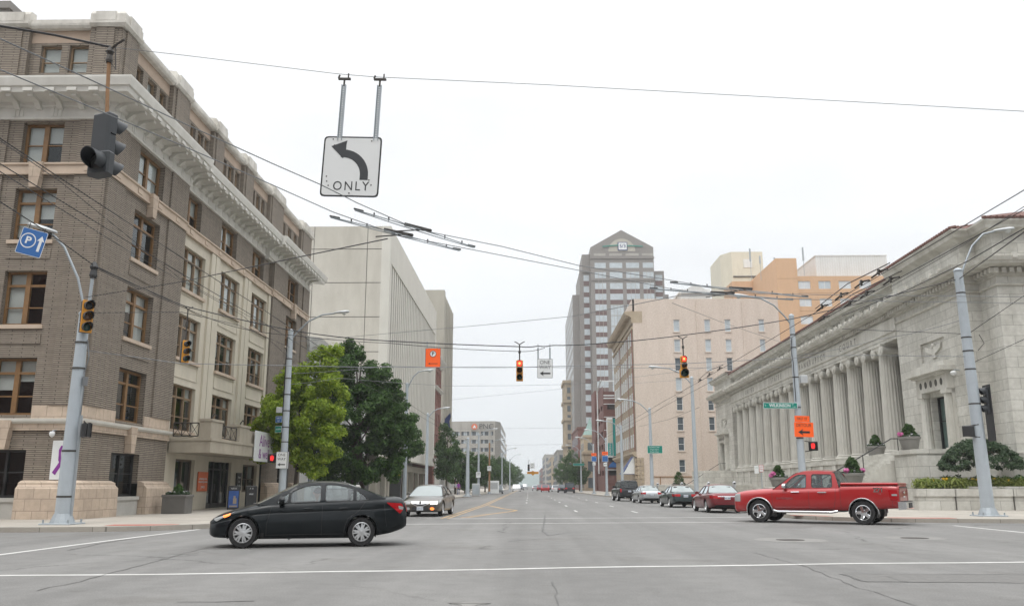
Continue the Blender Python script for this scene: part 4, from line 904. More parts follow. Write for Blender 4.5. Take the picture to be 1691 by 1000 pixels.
# terrace, steps, pedestals and handrail on the court side
te = MB(); te.fbox(fc, 1.8, 7.4, .1, 3.45, 0, 3.4); te.fbox(fe2, E0 - 4.4, 14, .1, 1.35, -.0, 3.0)
te.fbox(fc, -1.4, 1.8, .1, 3.2, 0.02, 4.4); te.fbox(fc, -1.45, 1.85, 3.2, 3.45, 0.02, 4.5)
te.fbox(fe2, E0 + .05, 14, 1.35, 2.95, 0.02, .5); te.fbox(fe2, E0, 14, 2.95, 3.2, 0.02, .6)
te.build('terrace', 'court_stone', ct)
m = MB()
for k in range(19): m.fbox(fc, 2.0, 7.2, .1, 3.4 - k * .17, 3.4 + k * .3, 3.7 + k * .3)
m.build('steps', 'court_trim', ct)
m = MB(); m.fbox(fc, 7.4, 9.4, .1, 3.1, .3, 3.6); m.fbox(fc, 7.35, 9.45, 3.1, 3.4, .25, 3.7); m.fbox(fc, 7.4, 9.4, .1, 1.6, 3.6, 7.2); m.fbox(fc, .2, 1.8, .1, 1.5, 4.4, 8.2)
m.build('cheek_wall', 'court_stone', ct)
m = MB(); P = fc.p; pts = [P(4.6, 4.35, 2.6), P(4.6, 4.35, 3.4), P(4.6, 1.1, 9.2)]
m.tube(pts, .035, 6); 
for z, d in ((3.45, 3.0), (2.4, 5.3), (.9, 8.0)): m.tube([P(4.6, z, d), P(4.6, z + .95, d)], .028, 6)
m.build('handrail', 'black_metal', ct)
m = MB(); P = fc.p
for a, b in ((68, 70),): m.tube([P(69, 4.4, .8), P(69, 4.4, 1.6), P(69, 1.1, 7)], .035, 6); m.tube([P(69, 3.4, 1.5), P(69, 4.4, 1.5)], .03, 6); m.tube([P(69, .5, 6.6), P(69, 1.3, 6.6)], .03, 6)
m.build('handrail', 'black_metal', ct); m = MB(); m.fbox(fc, 67.5, 78, .1, 3.4, .01, 4); m.fbox(fc, 69, 77, .1, 1.6, 4, 7.5); m.build('terrace', 'court_stone', ct)
t = thing('security_camera', 'white dome security camera on the courthouse wall right of the door surround', 'camera', tuple(fc.p(1.55, 8.3, .02))); MB().tube([(0, 0, .06), (-.3, -.05, .12), (-.45, -.08, 0)], .03, 6).build('bracket', 'galvanised', t); MB().lathe([(.04, -.22), (.16, -.14), (.19, -.02), (.12, .06), (.03, .08)], 14, Matrix.Translation((-.45, -.08, -.05))).build('dome', 'sign_white', t, 50)
# planter wall by the pavement with its bed
pw = thing('planter_wall', 'low grey stone retaining wall of the flower bed on the right corner', 'wall', (24, 46.2, .14), world=True)
fw3 = Fr((0, 45.9, 0), (1, 0), (0, -1)); m = MB(); m.box(20.4, 60, 45.9, 46.35, .1, 1.12); m.box(20.33, 60, 45.83, 46.4, .85, 1.24); m.box(20.4, 20.85, 46.35, 49.5, .1, 1.2)
m.build('wall', 'court_stone', pw); m = MB()
for k in range(12): m.fbox(fw3, 22.3 + k * 3.0, 22.33 + k * 3.0, .14, 1.22, -.01, .078)
m.build('joint', 'dark_recess', pw)
struct('flower_bed_soil', MB().box(20.86, 60, 46.36, 49.1, .1, 1.1), 'soil')
# ================================================================== painted brick hotel with ornate street front
hb = thing('brick_building', 'cream painted brick block with arched windows and an ornate cornice to the street', 'building', (30, 155, .14), world=True)
HX, HY = 17.6, 140.0
fhf = Fr((0, HY, 0), (1, 0), (0, -1)); fhs = Fr((HX, 0, 0), (0, 1), (-1, 0))
cols = [(24.4, 25.4), (29.55, 30.5), (32.95, 33.9), (38.6, 39.5)]; rz = [(26.5, 28.55), (23.1, 25.2), (19.9, 22.1), (16.6, 18.8), (13.4, 15.6), (10.15, 12.35), (6.9, 9.1), (3.5, 5.5)]
hs = [(a, b, c, d) for j, (a, b) in enumerate(cols) for i, (c, d) in enumerate(rz) if not (j == 1 and i > 5) and not (j == 2 and i < 0)]
m = MB(); m.wall(fhf, HX, 42, .1, 32.1, hs, .25); m.fbox(fhf, 28.2, 28.5, .1, 31.6, 0, .12); m.fbox(fhf, 35.9, 36.2, .1, 31.6, 0, .12)
m.add([(42, HY, .1), (42, HY + 34, .1), (42, HY + 34, 32.1), (42, HY, 32.1)], [(0, 1, 2, 3)]); m.add([(HX, HY, 32), (42, HY, 32), (42, HY + 34, 32), (HX, HY + 34, 32)], [(0, 1, 2, 3)])
m.build('painted_wall', 'painted_brick', hb, fix=False)
for a, b, c, d in hs:
    window(hb, fhf, a, b, c, d, -.12, 1, (.5,), None, 'sign_white', 'far_glass_pale' if c > 15 and int(a * 7 + c) % 5 else 'far_glass', .07)
m = MB()
for a, b, c, d in hs: m.fbox(fhf, a - .12, b + .12, c - .18, c, 0, .12); m.fpoly(fhf, [(a - .12, d), (b + .12, d), (b + .05, d + .22), ((a + b) / 2, d + .34), (a - .05, d + .22)], 0, .04)
m.build('sill', 'painted_brick', hb)
m = MB(); sw = [(HY + 2.2 + k * 3.05, HY + 3.9 + k * 3.05, z, z + 2.1) for k in range(10) for z in (24.6, 21.2, 17.8, 14.4, 11.0, 7.6)]
m.wall(fhs, HY, HY + 33, .1, 30, sw, .3)
m.build('street_wall', 'buff_brick', hb, fix=False); m = MB()
m = MB(); m.fbox(fhs, HY + .02, HY + .5, 7, 26.8, .2, .3); m.fbox(fhs, HY + 1.5, HY + 1.8, 7, 26.8, 0, .12); m.fbox(fhs, HY + 6.9, HY + 7.3, 7, 26.8, .2, .27); m.fbox(fhs, HY + 19, HY + 19.5, 7, 26.8, .2, .27); m.build('brick_strip', 'red_brick', hb)
for a, b, c, d in sw: window(hb, fhs, a + .2, b - .2, c, d, .1, 1, (.5,), None, 'sign_white', 'far_glass', .12, frame_depth=.2)
m = MB(); m.run(fhs, [(0, 28), (.2, 28), (.3, 28.9), (.5, 29.1), (1.2, 29.4), (1.4, 29.9), (0, 30.1)], HY, HY + 33, 0, 0); m.run(fhs, [(0, 5.9), (.3, 6), (.7, 6.4), (.7, 6.7), (0, 6.8)], HY, HY + 33); m.run(fhs, [(0, 26.9), (.25, 27), (.3, 27.3), (0, 27.4)], HY, HY + 33)
for k in range(33): m.fbox(fhs, HY + .3 + k, HY + .6 + k, 28.9, 29.35, .3, 1.15)
m.box(HX - .05, HX + 1.6, HY - .02, HY + .01, 28, 30); m.build('cornice', 'ornate_stone', hb)
m = MB(); m.fbox(fhs, HY, HY + 33, 30.0, 32.1, -.3, .0); m.build('parapet', 'painted_brick', hb)
m = MB()
for k in range(8):
    for j in range(2): u = HY + .5 + j * .9 + (k % 2) * .15; m.fbox(fhs, u - .4, u + .4, .3 + k * .7, .9 + k * .7, 0, .3); m.fbox(fhf, HX - .0 + j * .6, HX + .5 + j * .6, .3 + k * .7, .9 + k * .7, 0, .16)
m.build('quoin', 'ornate_stone', hb)
m = MB(); m.fbox(fhf, 20, 42, 2.7, 2.85, 0, .1); m.fbox(fhf, 21.2, 21.35, .1, 2.8, 0, .1); m.build('pipe', 'rust', hb)
MB().prism([(26, 141), (31, 141), (31, 150), (26, 150)], 32.1, 34).add([(25.6, 140.6, 33.2), (31.4, 140.6, 33.2), (31.4, 150, 33.2), (25.6, 150, 33.2), (28.5, 140.6, 34.8), (28.5, 150, 34.8)], [(0, 1, 4), (1, 2, 5, 4), (2, 3, 5), (3, 0, 4, 5)]).build('roof_house', 'white_metal', hb)
t = thing('condenser', 'silver air unit with pipes mounted low on the cream painted wall', 'air unit', (38.1, HY - .5, 4.4)); MB().bbox(-.5, .6, -.4, .4, -.5, .6, .05).build('cabinet', 'sign_white', t); m = MB()
m.tube([(-.6, 0, .3), (-.9, 0, .3), (-.9, 0, 1.4), (-1.3, 0, 1.4)], .14, 8); m.tube([(.6, 0, 0), (1.2, 0, 0), (1.2, 0, .8)], .1, 8); m.build('duct', 'chrome', t, 50)
# orange stucco slab with penthouses
ob = thing('stucco_building', 'orange stucco block with a white penthouse and rooftop aerials', 'building', (60, 180, .14), world=True)
fo = Fr((0, 165, 0), (1, 0), (0, -1)); ow = [(53.8 + 4.0 * k, 56.2 + 4.0 * k, z, z + 1.6) for k in range(9) for z in (39.5, 35.95, 32.4, 28.9, 25.3, 21.8, 18.2)]
m = MB(); m.wall(fo, 53.65, 92, .1, 42.1, ow, .2); m.box(49.5, 53.64, 164.6, 190, .1, 45.7); m.box(53.65, 92, 165.3, 190, 41.9, 42); m.box(44.9, 49.49, 182, 190, .1, 45.2)
m.build('wall', 'orange_stucco', ob, fix=False)
for q in ow: window(ob, fo, *q, -.1, 2, (), None, 'white_metal', 'curtain_glass' if rw.random() < .8 else 'far_glass_pale', .06, .08, frame_depth=.1)
m = MB(); 
for z in (38.6, 35.0, 31.4): m.fbox(fo, 53.66, 92, z, z + .06, 0, .015)
m.fbox(fo, 49.55, 53.6, 41.5, 41.56, .4, .42); m.build('joint', 'rust', ob)
m = MB().box(58.6, 73.0, 168, 180, 42.1, 47); m.box(58.5, 73.1, 167.9, 180.1, 47, 47.2); m.build('penthouse', 'white_metal', ob); m = MB()
for k in range(30): m.box(58.8 + k * .48, 58.86 + k * .48, 167.95, 168, 42.2, 47)
m.build('cladding_rib', 'sign_white', ob)
m = MB()
for x, h in ((46.5, 4.2), (48.5, 2.6), (51.5, 2.2), (57.5, 4.4)): m.tube([(x, 172, 43), (x, 172, 45.7 + h)], .05, 5); m.box(x - .15, x + .15, 171.9, 172.1, 45.8 + h * .3, 45.6 + h)
m.build('aerial', 'galvanised', ob)
cb = thing('penthouse_block', 'cream metal clad plant room with a dark louvre beside the orange block', 'building', (44, 192, .14), world=True)
m = MB().prism([(47.3, 191), (54.5, 191), (54.5, 205), (45.4, 205), (45.4, 194)], .1, 54.4); m.build('wall', 'cream_metal', cb); m = MB().box(47.5, 54.5, 190.8, 191, 48.3, 48.6); m.box(52, 54.5, 190.9, 190.99, 45.5, 48.2); m.build('louvre', 'dark_recess', cb); MB().box(50, 52, 190.9, 190.99, 50.6, 52.6).build('panel', 'white_metal', cb)
# ================================================================== bank tower
tb = thing('office_tower', 'tall grey and red banded office tower with a gabled top and bank sign', 'building', (35, 320, .14), world=True)
TY = 305.0; ft = Fr((0, TY, 0), (1, 0), (0, -1)); ft2 = Fr((0, TY + 3, 0), (1, 0), (0, -1)); fl = Fr((16.9, 0, 0), (0, 1), (-1, 0))
wc = [(24.9, 29.0), (30.4, 35.1), (36.5, 41.3), (42.7, 46.6)]
m = MB(); m.prism([(23.4, TY), (46.8, TY), (46.8, TY + 30), (23.4, TY + 30)], 0, 84.2)
m.add([(23.4, TY, 84.2), (46.8, TY, 84.2), (46.8, TY, 88), (35.05, TY, 94.7), (23.4, TY, 88)] + [(23.4, TY + 30, 84.2), (46.8, TY + 30, 84.2), (46.8, TY + 30, 88), (35.05, TY + 30, 94.7), (23.4, TY + 30, 88)], [(0, 1, 2, 3, 4), (2, 7, 8, 3), (3, 8, 9, 4), (4, 9, 5, 0), (1, 6, 7, 2), (5, 9, 8, 7, 6)])
m.prism([(19.4, TY + 3), (50.9, TY + 3), (50.9, TY + 27), (19.4, TY + 27)], 0, 79.6); m.prism([(16.9, TY + 7), (53, TY + 7), (53, TY + 70), (16.9, TY + 70)], 0, 71.5); m.prism([(20.4, TY + 2.5), (23.4, TY + 2.5), (23.4, TY + 20), (20.4, TY + 20)], 79, 86)
m.fbox(ft, 23.2, 47, 83.6, 84.3, 0, .4); m.fbox(ft, 23.3, 46.9, 71.0 + 4.3, 75.6, 0, .25); m.build('shell', 'tower_grey', tb)
mw = MB(); mr_ = MB(); z = 76.2; k = 0
for j, (a, b) in enumerate(wc):
    mw.fbox(ft, a, b, 82.05 - 2, 82.05, -.1, .03); mw.fbox(ft, a, b, 76.2, 78.5, -.1, .03)
    for k in range(17):
        z = 72.05 - k * 4.03
        if j == 1 and k > 1: continue
        mw.fbox(ft, a, b, z, z + 2.3, -.1, .03)
        if k != -1: mr_.fbox(ft, a, b, z - 1.75, z - .02, -.1, .05)
mw.fbox(ft, 30.5, 35.2, 3, 66, -.1, .12)
for sx_ in ((20.9, 22.9), (47.6, 50.2)):
    for k in range(19): z = 75.6 - k * 4.03 - (0 if k else -.3); mw.fbox(ft2, *sx_, z, z + 2.2, -.1, .03); mr_.fbox(ft2, *sx_, z - 1.75, z - .05, -.1, .05)
for y0 in range(8, 68, 5):
    for k in range(17): z = 68.0 - k * 4.03; mw.fbox(fl, TY + y0, TY + y0 + 2.6, z, z + 2.2, -.1, .03)
mw.build('window', 'far_glass_pale', tb, split=True); mr_.build('spandrel', 'tower_red', tb)
m = MB()
for k in range(16): z = 66 - k * 4; m.fbox(ft, 30.5, 35.2, z, z + .25, .12, .2)
for x in (31.6, 32.8, 34): m.fbox(ft, x, x + .12, 3, 66, .12, .2)
for j, (a, b) in enumerate(wc):
    if j != 1: 
        for q in (1 / 3, 2 / 3): x = a + (b - a) * q; m.fbox(ft, x - .06, x + .06, 4, 78.5, .03, .1)
    m.fbox(ft, a - .2, b, 84.7, 85.6, .0, .06) if j in (0, 3) else m.fbox(ft, a, b, 84.7, 85.6, 0, .06)
m.build('mullion', 'grey_concrete', tb)
ss = thing('tower_sign', 'blue and white bank emblem with a green swoosh on the tower gable', 'sign', (35.4, TY - .15, 88.2)); MB().bbox(-1.8, 1.8, -.25, 0, -1.5, 1.7, .2).build('panel', 'navy', ss)
fss = Fr((35.4, TY - .42, 88.2), (1, 0), (0, -1)); fss.O = Vector((0, -.27, 0)); MB().fbox(fss, -1.5, 1.5, -1.2, 1.4, 0, .05).build('face', 'sign_white', ss); text('5/3', 1.9, 'navy', ss, frm(fss, 0, .1, .07), ext=.02, bold=.03)
m = MB(); sw_ = [(-7.5 + k * .75, .2 + .5 * math.sin(k / 20 * math.pi) * (1 if k < 11 else .6)) for k in range(21)]; m.fpoly(fss, sw_ + [(x, z - .35) for x, z in sw_[::-1]], -.2, .02); m.build('swoosh', 'sign_green', ss)
MB().fpoly(Fr((35.1, TY - .02, 86.4), (1, 0), (0, -1)), [(5 * math.cos(a), 4.9 * math.sin(a)) for a in np.linspace(0, math.pi, 20)], 0, .05).build('gable_arch', 'tower_concrete', tb).location = (0, 0, 0) if 0 else -Vector(tb.location)
# garage, ornate stone tower and the low fronts on the right
gb = thing('parking_garage', 'dark red brick parking garage with open decks and white trim', 'building', (22, 195, .14), world=True)
fg = Fr((0, 185, 0), (1, 0), (0, -1)); fgs = Fr((16.3, 0, 0), (0, 1), (-1, 0)); m = MB(); hg = [(17.2, 24.5, 3.5 + 2.8 * k, 4.6 + 2.8 * k) for k in range(6)]
m.wall(fg, 16.3, 30, 0, 21.4, hg, 1.5); m.wall(fgs, 185, 214, 0, 22.6, [(187 + 7 * j, 191.5 + 7 * j, 3.5 + 2.8 * k, 4.6 + 2.8 * k) for j in range(4) for k in range(6)], 1.5); m.box(15.9, 16.29, 203, 214, 0, 23.5); m.build('wall', 'garage_brick', gb, fix=False)
m = MB(); 
for z in (19.8, 20.4): m.fbox(fg, 16.4, 30, z, z + .25, 0, .06)
for k in range(6): m.fbox(fg, 16.4, 30, 4.62 + 2.8 * k, 4.75 + 2.8 * k, 0, .06)
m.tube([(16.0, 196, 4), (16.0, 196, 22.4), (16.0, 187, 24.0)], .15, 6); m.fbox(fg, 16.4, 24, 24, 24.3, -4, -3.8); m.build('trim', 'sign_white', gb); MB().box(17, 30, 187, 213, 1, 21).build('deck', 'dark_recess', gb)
t = thing('blade_sign', 'tall teal and white vertical banner sign on the garage corner', 'sign', (16.75, 176, 7.0)); t.scale = (.85, 1, .85); MB().bbox(-.75, .75, -.25, .25, 0, 9.4, .1).build('frame', 'sign_white', t); MB().box(-.55, .55, -.29, -.25, .4, 3.4).build('lower_panel', 'sign_teal', t); MB().box(-.55, .55, -.29, -.25, 3.5, 9).build('upper_panel', 'cream_metal', t); MB().box(.76, 1.5, -.1, .3, .4, 9.2).build('side_board', 'sign_teal', t); text('PARKING', .75, 'sign_white', t, facing(Vector((0, -.3, 1.9)), 0) @ Matrix.Rotation(math.pi / 2, 4, 'Z'), ext=.004)
t = thing('wall_emblem', 'blue triangular emblem plate low on the garage front', 'sign', (18.2, 184.9, 5.2)); MB().fpoly(Fr((0, 0, 0), (1, 0), (0, -1)), [(-1.1, 0), (1.1, 0), (.7, .7), (0, 1.2), (-.7, .7)], 0, .06).build('plate', 'sign_blue', t)
os_ = block('stone_tower', 'ornate tan stone tower block left of the tall bank tower', 14.3, 22, 332, 350, 40.5, 'ornate_stone', -1, 11)
m = MB()
for z in (40.6, 33, 26, 16, 10): m.box(13.6, 22.3, 331.3, 350.5, z, z + 1.1)
for k in range(4): m.box(14.0, 14.3, 333 + k * 4.4, 334.4 + k * 4.4, 0, 40); m.box(14.6 + k * 2, 15.3 + k * 2, 331.7, 332, 0, 40)
m.build('cornice', 'ornate_stone', os_)
block('brick_building', 'low red brick block below the ornate stone tower', 14.5, 26, 250, 285, 17.5, 'garage_brick', -1, 4)
tt = block('turret_building', 'weathered stone turret house with a green copper spire', 14.6, 20, 226, 240, 13.8, 'ornate_stone', -1, 4)
MB().lathe([(2.2, 13.8), (2.0, 14.4), (.9, 16.6), (.12, 18.8)], 8, Matrix.Translation((16.4, 228, 0))).build('spire', 'copper_green', tt)
block('stone_building', 'low stone shop front under the red awning', 13.8, 30, 214.5, 225.5, 9, 'ornate_stone', -1, 2)
block('brick_building', 'grey stone row on the right beyond the street trees', 13.5, 30, 400, 452, 17, 'grey_concrete', -1, 4)
block('brick_building', 'dark ornamented row far down the right pavement', 12.5, 30, 470, 560, 16, 'ornate_stone', -1, 4)
block('brick_building', 'pale brick block at the far right street end', 11.5, 32, 600, 700, 22, 'grey_concrete', -1, 5)
block('brick_building', 'last low red row at the far right street end', 11, 32, 720, 860, 15, 'red_brick', -1, 3)
def awning(name, label, x, y, z, w_, d, h, mat, mat2):
    t = thing(name, label, 'awning', (x, y, z)); m = MB()
    m.add([(0, -w_ / 2, 0), (0, w_ / 2, 0), (0, w_ / 2, h), (0, -w_ / 2, h), (-d, -w_ / 2, 0), (-d, w_ / 2, 0)], [(3, 2, 5, 4), (0, 3, 4), (1, 5, 2), (0, 4, 5, 1)]); m.build('canvas', mat, t); MB().add([(-.02, -w_ / 2 - .03, .05), (-.02, -w_ / 2 - .03, h), (-d * .9, -w_ / 2 - .03, .05)], [(0, 1, 2)]).add([(-d * .6, -w_ / 2 - .05, h * .38), (-.02, -w_ / 2 - .05, h), (-.5, -w_ / 2 - .05, h * .55)], [(0, 1, 2)]).build('stripe', mat2, t, fix=False)
awning('awning', 'navy and white street awning on the ornate hotel front', 17.6, 143, 3.2, 4, 2.4, 3.4, 'navy', 'sign_white')
awning('awning', 'red and white street awning before the turret house', 13.9, 218, 3, 6, 2.4, 2.6, 'awning_red', 'sign_white')
# ================================================================== vehicles: s runs back from the nose; local +X is forward, +Y is the car's left
def fill(poly, holes=(), cuts=0):
    bm = bmesh.new(); ed = []
    for lp in (poly, *holes):
        vs = [bm.verts.new((x, y, 0)) for x, y in lp]
        for i in range(len(vs)): ed.append(bm.edges.new((vs[i], vs[(i + 1) % len(vs)])))
    bmesh.ops.triangle_fill(bm, use_beauty=True, edges=ed)
    if cuts: bmesh.ops.subdivide_edges(bm, edges=bm.edges[:], cuts=cuts, use_grid_fill=True)
    bm.verts.index_update(); v = [(q.co.x, q.co.y) for q in bm.verts]; f = [tuple(q.index for q in p.verts) for p in bm.faces]; bm.free(); return v, f
def smoothpoly(pts, n=3):
    out = []; P = [np.array(p, float) for p in pts]; k = len(P)
    for i in range(k):
        a, b, c, d = P[i - 1], P[i], P[(i + 1) % k], P[(i + 2) % k]
        for j in range(n): t = j / n; out.append(tuple(.5 * ((2 * b) + (-a + c) * t + (2 * a - 5 * b + 4 * c - d) * t * t + (-a + 3 * b - 3 * c + d) * t ** 3)))
    return out
def rnd(pts, r=.04):                                              # round the corners of a polygon
    out = []; P = [np.array(p, float) for p in pts]; k = len(P)
    for i in range(k):
        a, b, c = P[i - 1], P[i], P[(i + 1) % k]; u = a - b; v = c - b; ru = min(r, np.linalg.norm(u) * .45); rv = min(r, np.linalg.norm(v) * .45)
        p, q = b + u / np.linalg.norm(u) * ru, b + v / np.linalg.norm(v) * rv
        for t in (0, .33, .67, 1): out.append(tuple((1 - t) ** 2 * p + 2 * t * (1 - t) * b + t * t * q))
    return out
class Car:
    FR = [0, .06, .2, .44, .68, .84, .94, 1.0]; WF = [.87, .93, .975, 1.0, .99, .975, .955, .905]
    def __init__(c, name, label, group, paint, spec, loc, rz):
        c.S = spec; c.paint = paint; c.FR = spec.get('FR', c.FR); c.WF = spec.get('WF', c.WF); c.xc = (spec['ax'][0] + spec['ax'][1]) / 2
        c.root = thing(name, label, spec.get('cat', 'car'), loc, rz, group); c.body()
    def f(c, k, s): a = c.S[k]; return float(np.interp(s, [q[0] for q in a], [q[1] for q in a]))
    def X(c, s): return c.xc - s
    def zlow(c, s):
        z = c.f('bot', s); R, r = c.S['arch'], c.S['r']
        for a in c.S['ax']:
            if abs(s - a) < R: z = max(z, r + math.sqrt(R * R - (s - a) ** 2))
        return z
    def side(c, s, z):                                            # half width of the lower body
        zb, zs = c.f('bot', s), c.f('sh', s); return c.f('w', s) * float(np.interp((z - zb) / (zs - zb), c.FR, c.WF))
    def gy(c, s, z):                                              # half width of the greenhouse
        b = c.f('sh', s); d = z - b; return c.f('w', s) * .905 - .005 - c.S['tum'] * d - c.S.get('tum2', .25) * max(d, 0) ** 2
    def body(c):
        S = c.S; Ln = S['L']; ss = set(np.linspace(.25, Ln - .25, 40).round(3)) | {0, .02, .06, .12, .18, Ln - .18, Ln - .12, Ln - .06, Ln - .02, Ln, S['g0'], S['g1']}
        for a in S['ax']: ss |= {a + S['arch'] * math.cos(t) for t in np.linspace(0, math.pi, 17)} | {a - S['arch'] - .004, a + S['arch'] + .004}
        ss = sorted(ss); rings = []; sts = []
        for s in ss:
            zl, zb, zs, zt, w = c.zlow(s), c.f('bot', s), c.f('sh', s), c.f('top', s), c.f('w', s); pt = [(0, zl), (.6 * w, zl)]
            for fr_, wf in zip(c.FR, c.WF):
                z = max(zb + fr_ * (zs - zb), zl + .004 * len(pt)); pt.append((c.side(s, min(z, zs)), z))
            pt += [(.84 * w, zs + (zt - zs) * .45), (.68 * w, zs + (zt - zs) * .8), (.35 * w, zs + (zt - zs) * .97), (0, zt)]
            rings.append(pt); sts.append(s)
        n = len(rings[0]); m = MB(); NT = n - 4
        for sg in (1, -1):
            o = len(m.v); m.v += [(c.X(s), y * sg, z) for s, r in zip(sts, rings) for y, z in r]
            for i in range(len(sts) - 1):
                gl = S['g0'] - 1e-6 <= sts[i] and sts[i + 1] <= S['g1'] + 1e-6
                for k in range(n - 1):
                    if gl and k >= NT - 1: continue
                    q = (o + i * n + k, o + i * n + k + 1, o + (i + 1) * n + k + 1, o + (i + 1) * n + k); m.f.append(q if sg < 0 else q[::-1])
            for i in (0, len(sts) - 1): m.f.append(tuple(o + i * n + k for k in range(n)))
        me = bpy.data.meshes.new('body'); me.from_pydata(m.v, [], m.f); bm = bmesh.new(); bm.from_mesh(me); bmesh.ops.remove_doubles(bm, verts=bm.verts, dist=.0008); bmesh.ops.recalc_face_normals(bm, faces=bm.faces); bm.to_mesh(me)
        c.bvh = BVHTree.FromBMesh(bm); bm.free(); c.B = link('body', me, c.paint, c.root, 38)
        # wheel wells, floor
        m = MB()
        for a in S['ax']:
            R = S['arch'] - .006; w = S['W'] / 2
            for sg in (1, -1):
                rs = [[(c.X(a + R * math.cos(t)), sg * y, S['r'] + R * math.sin(t)) for t in np.linspace(-.35, math.pi + .35, 15)] for y in (c.side(a, S['r'] + R) - .03, w * .35)]; m.rings(rs, False, False)
                m.add([(c.X(a + R * math.cos(t)), sg * w * .35, S['r'] + R * math.sin(t)) for t in np.linspace(-.35, math.pi + .35, 15)], [tuple(range(15))])
        m.box(c.X(S['ax'][1] + .15), c.X(S['ax'][0] - .15), -w * .72, w * .72, c.f('bot', Ln / 2) - .02, c.f('bot', Ln / 2) + .1)
        m.build('underbody', 'black_plastic', c.root, fix=False)
    def hit(c, o, d):
        p, nrm, i, dist = c.bvh.ray_cast(Vector(o), Vector(d)); 
        return (p, nrm if nrm.dot(Vector(d)) < 0 else -nrm) if p else (None, None)
    def P(c, view, a, b, off=.006):                               # point on the body seen from a side: 'L'/'R' (s, z), 'F'/'B' (y, z), 'T' (s, y)
        o, d = {'L': ((c.X(a), 3, b), (0, -1, 0)), 'R': ((c.X(a), -3, b), (0, 1, 0)), 'F': ((8, a, b), (-1, 0, 0)), 'B': ((-8, a, b), (1, 0, 0)), 'T': ((c.X(a), b, 4), (0, 0, -1))}[view]
        p, nn = c.hit(o, d)
        if p is None: return None
        return p + nn * off
    def patch(c, name, view, poly, mat, off=.008, parent=None, cuts=3):
        v, f = fill(poly, cuts=cuts); pts = [c.P(view, x, y, off) for x, y in v]; keep = [q for q in f if all(pts[i] is not None for i in q)]
        m = MB(); m.v = [tuple(p) if p is not None else (0, 0, .5) for p in pts]; m.f = keep
        o = m.build(name, mat, parent or c.root, 60, fix=False); return o
    def line(c, m, view, pts, r=.006, off=.0, n=10):
        out = []
        for i in range(len(pts) - 1):
            for k in range(n + (i == len(pts) - 2)): t = k / n; p = c.P(view, pts[i][0] * (1 - t) + pts[i + 1][0] * t, pts[i][1] * (1 - t) + pts[i + 1][1] * t, off); out += [p] if p is not None else []
        if len(out) > 1: m.tube(out, r, 5)
    def sidesheet(c, name, poly, holes, mat, inset=0.0, parent=None, sides=(1, -1)):
        v, f = fill(poly, holes); m = MB()
        for sg in sides: m.add([(c.X(s), sg * (c.gy(s, z) - inset), z) for s, z in v], f if sg < 0 else [q[::-1] for q in f])
        return m.build(name, mat, parent or c.root, 50, fix=False)
    def greenhouse(c, outline, windows, roofz, ws, rs_, glassm='car_glass', trim='black_plastic', crown=.045, opaque=None, screen=None):
        """outline/windows in (s, z); roofz = [(s, z)] of the side rail; ws / rs_ = ((s_base, z_base), (s_top, z_top)) of windscreen and rear glass at the pillars"""
        for sg in (1, -1): c.sidesheet('pillar', outline, windows, c.paint, sides=(sg,))
        for w_, sg in [(w_, sg) for w_ in windows for sg in (1, -1)]:
            g = c.sidesheet('side_window', w_, (), glassm, .012, sides=(sg,))
            m = MB(); m.tube([(c.X(s), sg * (c.gy(s, z) - .004), z) for s, z in w_ + w_[:1]], .013, 5)
            m.build('window_trim', trim, g)
        zr = lambda s: float(np.interp(s, [q[0] for q in roofz], [q[1] for q in roofz])); m = MB(); rs = []
        for s in np.linspace(roofz[0][0], roofz[-1][0], 14):
            h = c.gy(s, zr(s)); rs.append([(c.X(s - .05 * (1 - q * q) * (1 if s < roofz[0][0] + .05 else 0) + .04 * (1 - q * q) * (1 if s > roofz[-1][0] - .05 else 0)), h * q, zr(s) + crown * (1 - abs(q) ** 2.4)) for q in np.linspace(-1, 1, 13)])
        m.rings(rs, False, False); m.build('roof', c.paint, c.root, 50)
        for nm, ((sb, zb), (st, zt)), bow in (('windscreen', ws, -.16), ('rear_window', rs_, .12)):
            m = MB(); rr = []
            for t in np.linspace(0, 1, 7):
                s0, z0 = sb + (st - sb) * t, zb + (zt - zb) * t; h = c.gy(s0, z0) - .02
                rr.append([(c.X(s0 + bow * (1 - q * q) * (1 - t * .65)), h * q, z0 + (crown * t - .0) * (1 - abs(q) ** 2.4)) for q in np.linspace(-1, 1, 13)])
            m.rings(rr, False, False); g = m.build(nm, opaque if (opaque and nm == 'rear_window') else (screen or glassm), c.root, 50)
            b = MB(); b.tube([Vector(p) for p in rr[0]], .02, 5); b.tube([r[0] for r in rr], .018, 5); b.tube([r[-1] for r in rr], .018, 5); b.build('seal', 'black_plastic', g)
    def cabin(c, s0, s1, zf, seats, pale=False):
        w = c.f('w', (s0 + s1) / 2) * .86; m = MB(); m.box(c.X(s1), c.X(s0), -w, w, zf - .02, zf); m.bbox(c.X(s0 + .55), c.X(s0), -w, w, zf, c.f('sh', s0 + .3) + .02, .05)
        for s in seats:
            for y in (-.38, .38):
                T = Matrix.Translation((c.X(s), y, zf)) @ Matrix.Rotation(-.2, 4, 'Y'); m.bbox(-.09, .09, -.25, .25, 0, .52, .05, T); m.bbox(-.06, .06, -.13, .13, .56, .74, .04, T)
        m.build('interior', 'interior_pale' if pale else 'interior', c.root)
        T = Matrix.Translation((c.X(seats[0] - .52), .38, zf + .32)) @ Matrix.Rotation(R_(-65), 4, 'Y'); m = MB(); m.tube([(.19 * math.cos(a), .19 * math.sin(a), 0) for a in np.linspace(0, 2 * math.pi, 19)], .017, 6, False, T); m.tube([(-.18, 0, 0), (.18, 0, 0)], .02, 5, True, T); m.build('steering_wheel', 'black_plastic', c.root)
